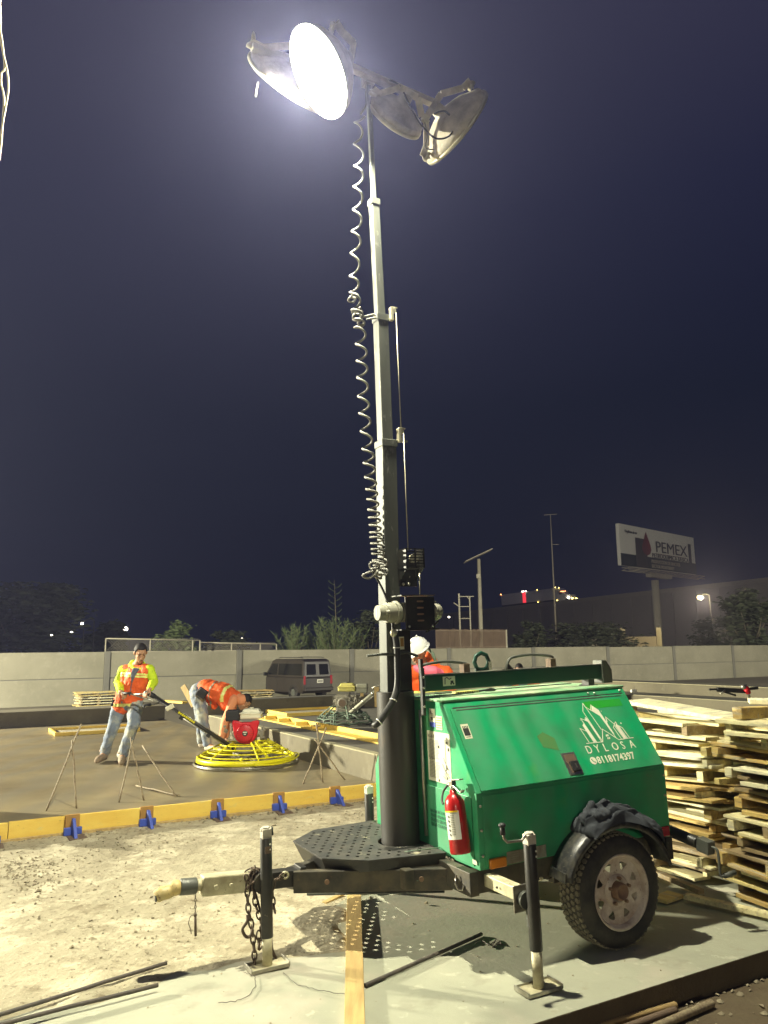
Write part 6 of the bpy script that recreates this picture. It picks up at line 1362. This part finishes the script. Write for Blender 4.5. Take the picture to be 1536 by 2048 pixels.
# ================================================================ BEYOND THE WALL
def fence(lab, px0, px1, Y, pyt, pyb, verts, mesh=True):
    a = at(px0, pyt, Y); c = at(px1, pyt + (px1 - px0) * .02, Y + (px1 - px0) * .012); zb = at(px0, pyb, Y).z - .9
    t = thing('chain_link_fence', lab, 'fence', Vector((a.x, a.y, zb)))
    o0 = Vector(t.location); H_ = a.z - zb; D = c - a; D.z = 0
    b = MB(); b.tube([Vector((0, 0, H_)), D + Vector((0, 0, H_ + (c.z - a.z)))], .035, 6); b.tube([Vector((0, 0, .9)), D + Vector((0, 0, .9))], .025, 6); b.build('rail', M_['farpole'], t)
    for f_ in verts: MB().tube([D * f_, D * f_ + Vector((0, 0, H_ + (c.z - a.z) * f_))], .04, 6).build('fence_post', M_['farpole'], t)
    if mesh:
        b = MB(); n = int(D.length / .14); hh = H_ - .9
        for i in range(-4, n):
            for sgn in (1, -1):
                x0 = i * .14; p = D.normalized() * max(0, x0); e_ = x0 + hh
                if e_ > D.length or x0 < 0: continue
                q0, q1 = (.9, H_) if sgn > 0 else (H_, .9)
                b.beam(D.normalized() * x0 + Vector((0, 0, q0)), D.normalized() * e_ + Vector((0, 0, q1)), .008, .008, (0, 1, 0.01))
        b.build('wire_mesh', M_['far'], t)
    return t
fence('taller chain link fence panel with white frame above the wall behind the standing operator', 212, 400, 40, 1277, 1304, (0, .46, .92, 1))
fence('lower chain link fence panel with pale rail above the wall between operator and shrubs', 401, 553, 43, 1285, 1302, (0, .4, .78, 1))
def leafy(lab, px, pyb, Y, wpx, pyt, n, mat='leaf', leaf=.12, name='tree', shape=1.0, trunk=True, cat='tree', seed=1, gaps=.25):
    random.seed(seed)
    base = at(px, pyb, Y); top = at(px, pyt, Y).z; z0 = -.72; base.z = z0; H_ = top - z0; Wd = wpx / F * Y
    t = thing(name, lab, cat, base)
    b = MB()
    if trunk:
        b.tube([(0, 0, 0), (.1, 0, H_ * .3), (0, .1, H_ * .6)], [H_ * .03, H_ * .02, H_ * .01], 7)
        for i in range(6): a = i * 1.05; b.tube([(0, 0, H_ * .25), (cos(a) * Wd * .2, sin(a) * Wd * .15, H_ * .5), (cos(a) * Wd * .35, sin(a) * Wd * .2, H_ * .75)], [H_ * .012, H_ * .008, H_ * .003], 5)
        b.build('trunk', M_['bark'], t)
    b = MB(); cl = []
    nc = 22
    for i in range(nc):
        a = random.uniform(0, 6.28); r_ = random.random() ** .6; zz = random.uniform(.15, .92); prof_ = (1 - (zz - .45) ** 2 * 2.2) * shape
        cl.append((Vector((cos(a) * r_ * Wd * .46 * prof_, sin(a) * r_ * Wd * .30 * prof_, H_ * zz)), random.uniform(.10, .20) * min(Wd, H_ * 1.4)))
    for i in range(n):
        c, r_ = random.choice(cl); p = c + Vector((random.gauss(0, .5), random.gauss(0, .5), random.gauss(0, .38))) * r_
        if p.z > H_ or p.z < .05: continue
        R = Matrix.Rotation(random.uniform(0, 6.28), 3, 'Z') @ Matrix.Rotation(random.uniform(-1.2, 1.2), 3, 'X'); s_ = leaf * random.uniform(.5, 1.3)
        b.quad([p + R @ Vector(v) * s_ for v in ((-.5, 0, 0), (0, -.22, .08), (.5, 0, 0), (0, .22, .1))])
    b.build('crown', M_[mat], t, norm=False)
    return t
leafy('large dark tree mass at the left edge beyond the wall', 50, 1300, 60, 260, 1168, 9000, 'leafdark', .75, seed=1)
leafy('dark tree right of the large left tree beyond the wall', 215, 1300, 75, 90, 1240, 2500, 'leafdark', .7, seed=2)
leafy('round pale green bush above the wall left of the shrub clump', 352, 1300, 46, 92, 1240, 3000, 'leaf', .3, seed=3, cat='bush', name='bush')
leafy('low dark bush beyond the fence between the pale bush and the tall shrub', 450, 1300, 55, 110, 1262, 2000, 'leafdark', .4, seed=4, cat='bush', name='bush')
leafy('dark shrub just left of the light mast beyond the wall', 735, 1300, 50, 80, 1215, 3000, 'leafdark', .4, seed=5, cat='bush', name='bush')
leafy('dark bush at the foot of the overpass left of the billboard post', 1180, 1300, 70, 230, 1245, 4000, 'leafdark', .5, seed=6, cat='bush', name='bush')
leafy('dark bush between the picket fence and the overpass', 1060, 1300, 66, 90, 1240, 2500, 'leafdark', .5, seed=9, cat='bush', name='bush')
leafy('dark tree beside the yellow street light at the right edge', 1500, 1300, 62, 130, 1175, 5000, 'leafdark', .6, seed=7)
leafy('dense dark shrub right of the billboard post', 1440, 1300, 70, 130, 1235, 4000, 'leafdark', .5, seed=8, cat='bush', name='bush')
# feathery shrubs : each a fan of arching stems with thin leaves
def feather(lab, px, Y, hpx, n, seed, wide=.8):
    random.seed(seed); base = at(px, 1300, Y); base.z = -.72; top = at(px, 1300 - hpx, Y).z; H_ = top + .72
    t = thing('feathery_shrub', lab, 'shrub', base); bs = MB(); bl = MB()
    for i in range(n):
        a = random.uniform(0, 6.28); ln = H_ * random.uniform(.65, 1.0); sp = random.uniform(.05, wide) * H_ * .5
        pts = [Vector((cos(a) * sp * (t_ ** 1.6), sin(a) * sp * .6 * (t_ ** 1.6), ln * (t_ - .10 * t_ * t_ * sp / H_ * 3))) for t_ in [k / 7 for k in range(8)]]
        bs.tube(pts, [.035 - .004 * k for k in range(8)], 4)
        for k in range(2, 8):
            for _ in range(14):
                p = pts[k].lerp(pts[k - 1], random.random()); d = Vector((random.gauss(0, .5) + cos(a) * .3, random.gauss(0, .4), random.uniform(.2, 1.0))).normalized() * random.uniform(.18, .45); w_ = d.cross(Vector((0, 1, .2))).normalized() * .014
                bl.quad([p - w_, p + w_, p + d + w_ * .3, p + d - w_ * .3])
    bs.build('stem', M_['bark'], t); bl.build('foliage', M_['leaf'], t, norm=False)
feather('feathery green shrub at the left of the clump above the van', 592, 46, 66, 20, 3)
feather('feathery green shrub in the middle of the clump above the van', 635, 47, 62, 18, 4, .9)
feather('feathery green shrub at the right of the clump, tallest and widest', 672, 46.5, 74, 24, 5, .9)
feather('small feathery shrub close to the mast above the wall', 702, 48, 55, 10, 6)
random.seed(9)
t = thing('sapling', 'tall thin bare sapling rising above the feathery shrubs', 'tree', Vector((at(670, 1300, 48).x, 48, -.72))); Ht = at(670, 1160, 48).z + .72
MB().tube([(0, 0, 0), (.06, 0, Ht * .6), (-.05, 0, Ht)], [.06, .035, .01], 5).build('trunk', M_['bark'], t)
b = MB()
for k in range(16): z_ = Ht * (.5 + k * .03); s_ = (-1) ** k; b.tube([(0, 0, z_), (s_ * .25, 0, z_ + .12), (s_ * .42, 0, z_ + .30)], .012, 4); 
b.build('branch', M_['leaf'], t)
# billboard
bc = at(1313, 1105, 112); BL = at(1238, 1057, 103); BR = at(1387, 1079, 118)
ux = (BR - BL); ux.z = 0; Wb = ux.length; ux.normalize(); topz = BL.z; botz = at(1240, 1141, 103).z; Hb = topz - botz
base = Vector((at(1317, 1262, 111).x, at(1317, 1262, 111).y, -.72))
t = thing('billboard', 'large roadside billboard lettered PEMEX on a single thick post', 'billboard', base)
yv = Vector((-ux.y, ux.x, 0))
o0 = (BL + BR) / 2 - base; 
def bb(x, z, d=0): return Vector((BL.x, BL.y, 0)) - base + ux * x - yv * d + Vector((0, 0, z))
def brect(mb, x0, x1, z0, z1, d0, d1): return mb.prism([(x0, z0), (x1, z0), (x1, z1), (x0, z1)], d0, d1, lambda a, c, d: bb(a, c, d))
z0_, z1_ = botz + .72 + -.72, topz
def zz(f): return (botz + (topz - botz) * f) + .72
pn = brect(MB(), 0, Wb, zz(0.0), zz(1), -.5, 0).build('panel', M_['billwhite'], t)
brect(MB(), 0, Wb, zz(0.0), zz(.29), .0, .08).build('green_field', M_['billdark'], pn)
b = MB(); brect(b, Wb * .18, Wb * .32, zz(.0), zz(.72), .09, .12); b.build('torn_area', M_['ink'], pn); b = MB(); brect(b, Wb * .90, Wb * .94, zz(.2), zz(.80), .05, .08); b.build('torn_area', M_['ink'], pn)
mk('droplet', (0.18, 0.02, 0.02), 0.6, col2=(0.05, 0.02, 0.02), sc_=.5)
b = MB(); dx_ = Wb * .315
b.prism([(dx_ + x_ * Wb * .055, zz(.60) + y_ * (topz - botz) * .26) for x_, y_ in ((0, 1.15), (-.5, .45), (-.9, -.1), (-1, -.5), (-.7, -.9), (0, -1.1), (.7, -.9), (1, -.5), (.9, -.1), (.5, .45))], .13, .18, lambda a, c, d: bb(a, c, d)); b.build('drop_emblem', M_['droplet'], pn)
Hs = topz - botz
def bt(s, x, f, size, mat, nm='lettering', xs=1.0): text(nm, s, size, mat, pn, frameM(bb(x, zz(f), .20), ux, (0, 0, 1)), ext=.02, xs=xs)
bt('PEMEX', Wb * .425, .44, Hs * .40, M_['ink'], xs=1.42); bt('PETROQUIMICA BASICA', Wb * .375, .29, Hs * .155, M_['ink'], xs=1.16); bt('PRODUCCION DE DUCTOS', Wb * .36, .15, Hs * .12, M_['far'], xs=1.0); bt('SECTOR MONTERREY', Wb * .36, .03, Hs * .12, M_['far'], xs=1.0)
bt('Orgullosos de ser', Wb * .05, .80, Hs * .10, M_['ink'], xs=.8)
b = MB(); brect(b, Wb * .43, Wb * .86, zz(.395), zz(.405), .06, .1); b.build('rule', M_['droplet'], pn)
b = MB()
for f_ in (-.06, -.13): b.tube([bb(-.2, zz(f_), 1.2), bb(Wb + .2, zz(f_), 1.2)], .06, 5); b.tube([bb(-.2, zz(f_), .2), bb(Wb + .2, zz(f_), .2)], .06, 5)
for i in range(9): x = Wb * i / 8; b.tube([bb(x, zz(-.06), 1.2), bb(x, zz(-.13), .0)], .05, 5)
b.build('catwalk', M_['far'], t)
xc = (base - Vector((BL.x, BL.y, 0))).dot(ux)
MB().cyl((0, 0, 0), (0, 0, zz(-.12)), .52, n=20).build('post', M_['farpole'], t); brect(MB(), xc - 3, xc + 3, zz(-.2), zz(-.1), -.7, .2).build('head_frame', M_['far'], t)
# solar lamp pole, lattice frame, picket fence, thin mast
c = at(962, 1262, 62); c.z = -.72; t = thing('solar_pole', 'tall grey pole carrying a tilted solar panel', 'pole', c); Ht = at(954, 1118, 62).z + .72
MB().cyl((0, 0, 0), (0, 0, Ht), .20, .13, n=12).build('post', M_['farpole'], t); b = MB(); b.beam((-1.15, .0, Ht - .25), (1.05, 0, Ht + .75), 1.6, .06); b.build('solar_panel', M_['far'], t); MB().box((-.1, -.15, Ht - 1.4), (.3, .25, .35)).build('control_box', M_['farpole'], t)
c = at(933, 1262, 58); c.z = -.72; t = thing('lattice_tower', 'ladder like steel frame standing left of the solar pole', 'frame', c)
def lz(py): return at(930, py, 58).z + .72
MB().beam((-.45, 0, 0), (-.50, 0, lz(1187)), .12, .12, (0, 1, 0)).build('upright', M_['farpole'], t); MB().beam((.32, 0, 0), (.30, 0, lz(1193)), .09, .09, (0, 1, 0)).build('upright', M_['farpole'], t)
b = MB()
for py, x1 in ((1193, .62), (1213, .3), (1237, .3)): b.beam((-.5, 0, lz(py)), (x1, 0, lz(py)), .06, .06)
b.beam((-.5, 0, lz(1213)), (-.9, 0, lz(1205)), .06, .06); b.beam((.1, 0, lz(1193)), (.3, 0, lz(1200)), .05, .05); b.build('crossbar', M_['farpole'], t)
a = at(872, 1258, 52); c = at(1012, 1257, 56); t = thing('picket_fence', 'rusty picket fence standing beyond the wall right of the mast', 'fence', Vector((a.x, a.y, -.72))); D = c - a; D.z = 0; Hf = a.z + .72; random.seed(2)
b = MB()
for i in range(64): p = D * (i / 63); b.box((p.x, p.y, Hf / 2), (.055, .04, Hf + random.uniform(-.08, .05)))
b.build('pickets', M_['barrus'], t); b = MB(); b.beam((0, 0.03, Hf - .1), D + Vector((0, .03, Hf - .1)), .05, .05); b.beam((0, .03, 2.4), D + Vector((0, .03, 2.4)), .05, .05); b.build('rail', M_['far'], t); MB().box((D.x, D.y, Hf / 2), (.12, .1, Hf)).build('fence_post', M_['farpole'], t)
a = at(1112, 1262, 95); a.z = -.72; t = thing('antenna_mast', 'thin antenna mast between the truck and the billboard', 'mast', a); Ht = at(1104, 1030, 95).z + .72; MB().cyl((0, 0, 0), (0, 0, Ht), .14, .05, n=8).build('pole', M_['far'], t)
b = MB(); b.beam((-.8, 0, Ht), (.8, 0, Ht + .1), .05, .05); b.beam((0, 0, Ht * .8), (.9, 0, Ht * .8), .05, .05); b.build('antenna', M_['far'], t)
# overpass
oa = Vector((at(820, 1243, 235).x, 235, 0)); ob = Vector((at(1700, 1148, 150).x, 150, 0)); za = at(820, 1240, 235).z; zb_ = at(1700, 1145, 150).z
b = MB(); n_ = Vector(((ob - oa).y, -(ob - oa).x, 0)).normalized() * -14
for k in range(1):
    q0, q1 = oa, ob
    vs = [b.bm.verts.new(p) for p in (q0 + Vector((0, 0, -.9)), q1 + Vector((0, 0, -.9)), q1 + Vector((0, 0, zb_)), q0 + Vector((0, 0, za)), q0 + n_ + Vector((0, 0, -.9)), q1 + n_ + Vector((0, 0, -.9)), q1 + n_ + Vector((0, 0, zb_)), q0 + n_ + Vector((0, 0, za)))]
    for f in ((0, 1, 2, 3), (5, 4, 7, 6), (3, 2, 6, 7), (4, 0, 3, 7), (1, 5, 6, 2)): b.bm.faces.new([vs[i] for i in f])
t = thing('overpass', 'long concrete overpass embankment rising to the right in the dark', 'overpass'); b.build('retaining_wall', M_['far'], t)
b = MB(); nn = n_.normalized(); p0 = oa + Vector((0, 0, za + .35)) - nn * .15; p1 = ob + Vector((0, 0, zb_ + .35)) - nn * .15; b.beam(p0, p1, .4, .9); b.build('parapet', M_['farpole'], t)
b = MB()
for k in range(24):
    p = p0.lerp(p1, k / 23); b.box(p + Vector((0, 0, -p.z / 2 - .5)) - nn * .1, (.5, .5, max(.2, p.z - .6)), Matrix.Rotation(atan2((ob - oa).y, (ob - oa).x), 3, 'Z'))
b.build('pilaster', M_['far'], t)
# lorry on the overpass
fr = lambda f_: oa.lerp(ob, f_)
od = (ob - oa).normalized(); slope_ = (zb_ - za) / (ob - oa).length
# position along the overpass where x pixel is 993
best = min(range(1000), key=lambda i: abs((768 + F * fr(i / 1000).x / (fr(i / 1000).y * cos(TH) + 3)) - 993)); p = fr(best / 1000) + nn * 3.0; zr = za + (zb_ - za) * best / 1000
Tr = thing('lorry', 'white articulated lorry with red lit stripe driving along the overpass', 'lorry', Vector((p.x, p.y, zr + .3)), atan2(od.y, od.x)); Tr.rotation_euler = (0, -math.atan(slope_), atan2(od.y, od.x))
Lg = 16.6; b = MB(); b.box((Lg / 2, 0, 2.6), (Lg, 2.5, 2.9)); tb = b.build('trailer', M_['trailerwhite'], Tr, bevel=.05)
b = MB(); b.box((Lg * .46, -1.28, 2.6), (1.0, .04, 2.9)); b.build('lit_stripe', M_['ered'], tb)
b = MB(); b.box((Lg / 2, 0, .95), (Lg, 1.8, .35))
for x in (1.6, 2.9, Lg - 1.6, Lg - .4, Lg + 4.0):
    b.cyl((x, -1.25, .5), (x, 1.25, .5), .5, n=16)
b.build('running_gear', M_['plastic'], Tr)
cabp = [(Lg + .7, .6), (Lg + .7, 4.0), (Lg + 1.6, 4.05), (Lg + 3.0, 3.3), (Lg + 3.4, 2.3), (Lg + 5.2, 2.0), (Lg + 5.5, .6)]
b = MB(); b.prism(cabp, -1.2, 1.2, lambda a_, c_, d_: Vector((a_, d_, c_))); cb = b.build('cab', M_['trailerwhite'], Tr, bevel=.08); b = MB(); b.box((Lg + 2.3, -1.22, 2.6), (.9, .03, .7)); b.build('cab_window', M_['glass'], cb)
def lampdot(p_, r_, mt, par): MB().sph(p_, r_, 8, 6).build('marker_lamp', M_[mt], par)
for p_, r_, mt in (((.0, -1.3, 4.1), .16, 'eorange'), ((Lg * .43, -1.3, 4.2), .16, 'ewhite'), ((Lg * .46, -1.3, 4.2), .16, 'ewhite'), ((Lg * .50, -1.3, 4.2), .16, 'ewhite'), ((Lg * .72, -1.3, 4.15), .13, 'eyellow'), ((Lg + 1.0, -1.3, 4.2), .14, 'eyellow'), ((Lg + 2.0, -1.3, 4.0), .14, 'eyellow'), ((Lg * .72, -1.3, .9), .13, 'eyellow'), ((Lg + 1.2, -1.3, .8), .14, 'eyellow'), ((Lg + 4.6, -1.3, 1.3), .28, 'ewhite'), ((Lg + 5.6, -1.0, .9), .30, 'eyellow'), ((Lg + 5.6, .9, .9), .28, 'eyellow')): lampdot(p_, r_, mt, Tr)
b = MB(); b.box((Lg + 3.2, -1.25, 2.95), (1.6, .05, .12)); b.build('lamp_strip', M_['eorange'], cb)
# low concrete barrier and white sheets
a = at(1186, 1270, 80); c = at(1316, 1266, 80); b = MB(); b.box(((a + c) / 2).to_tuple(), (c.x - a.x, .4, .9)); b.build('tmp', M_['far']) if False else None
t = thing('low_wall', 'low pale concrete barrier with short posts left of the billboard post', 'wall', Vector(((a.x + c.x) / 2, 80, -.72))); MB().box((0, 0, (a.z + .5) / 2), (c.x - a.x, .4, a.z + .5)).build('slab', M_['far'], t)
for f_ in (-.5, -.05, .5): MB().box(((c.x - a.x) * f_, 0, (a.z + 1.4) / 2), (.5, .5, a.z + 1.4)).build('pillar', M_['farpole'], t)
# street lights and distant lamps
def streetlamp(lab, px, py, Y, r_, mt, power=0, col=(1, .8, .4)):
    p_ = at(px, py, Y); t = thing('street_lamp', lab, 'street light', Vector((p_.x + .9, p_.y, -.72)), 0, 'distant lit street lights'); Hh = p_.z + .72
    b = MB(); b.tube([(0, 0, 0), (0, 0, Hh + .2), (-.4, 0, Hh + .35), (-.9, 0, Hh + .12)], .05 if Y < 150 else .1, 6); b.build('pole', M_['plastic'], t); MB().sph((-.9, 0, Hh), (r_ * 1.3, r_, r_), 10, 8).build('lamp_globe', M_[mt], t)
    if power: light('street_lamp_light', 'POINT', p_ + Vector((0, -.8, -.3)), power, col, .2)
streetlamp('bright yellow street light by the overpass at the right', 1400, 1195, 75, .22, 'eyellow', 2500)
streetlamp('brightest white lamp in the far dark left of the chain link fence', 250, 1258, 140, .40, 'ewhite')
streetlamp('small white lamp just left of the brightest far lamp', 240, 1256, 150, .28, 'ewhite')
for k, (lab, px, py) in enumerate((('faint far lamp at the left tree, highest', 164, 1247), ('faint far lamp low at the left tree', 75, 1285), ('faint far lamp beside the low left one', 103, 1271), ('faint far lamp in the middle of the left tree', 143, 1265), ('faint pair member left of the bright far lamps', 190, 1272), ('faint far lamp right of the faint pair member', 197, 1268), ('faint bluish lamp far beyond the low fence panel', 484, 1277), ('tiny lamp right of the dome housing of the mast winch', 898, 1234))):
    streetlamp(lab, px, py, 58 if k < 4 else 150, .08 if k < 4 else .16, 'ewhite')
# thin strands hanging at the top left
random.seed(3)
a = [(-3, -60), (0, 0), (1, 60), (5, 100), (14, 140), (17, 175), (12, 210), (5, 250), (1, 300), (-6, 340)]; c = [(1, 60), (8, 115), (9, 138), (3, 146), (2, 165), (8, 195), (6, 240), (0, 290)]
for lab, pp in (('thin pale cord hanging at the top left corner, right strand', a), ('thin pale cord hanging at the top left corner, kinked left strand', c)):
    o = MB().tube(smooth([at(x, y, 3.2) for x, y in pp], 4), .0042, 6).build('hanging_cord', M_['whitecord']); tag(o, lab, 'cord')

# ================================================================ HAZE
HZ = True
if HZ:
    m = bpy.data.materials.new('haze'); m.use_nodes = True; nt_ = m.node_tree; nt_.nodes.clear(); out_ = nt_.nodes.new('ShaderNodeOutputMaterial'); pv = nt_.nodes.new('ShaderNodeVolumePrincipled')
    pv.inputs['Color'].default_value = (0.55, 0.57, 1.0, 1); pv.inputs['Density'].default_value = 0.0020; pv.inputs['Anisotropy'].default_value = 0.75
    nt_.links.new(pv.outputs[0], out_.inputs['Volume'])
    b = MB(); b.box((0, 130, 9), (560, 330, 22)); o = b.build('haze', m); tag(o, kind='stuff'); o.display_type = 'WIRE'
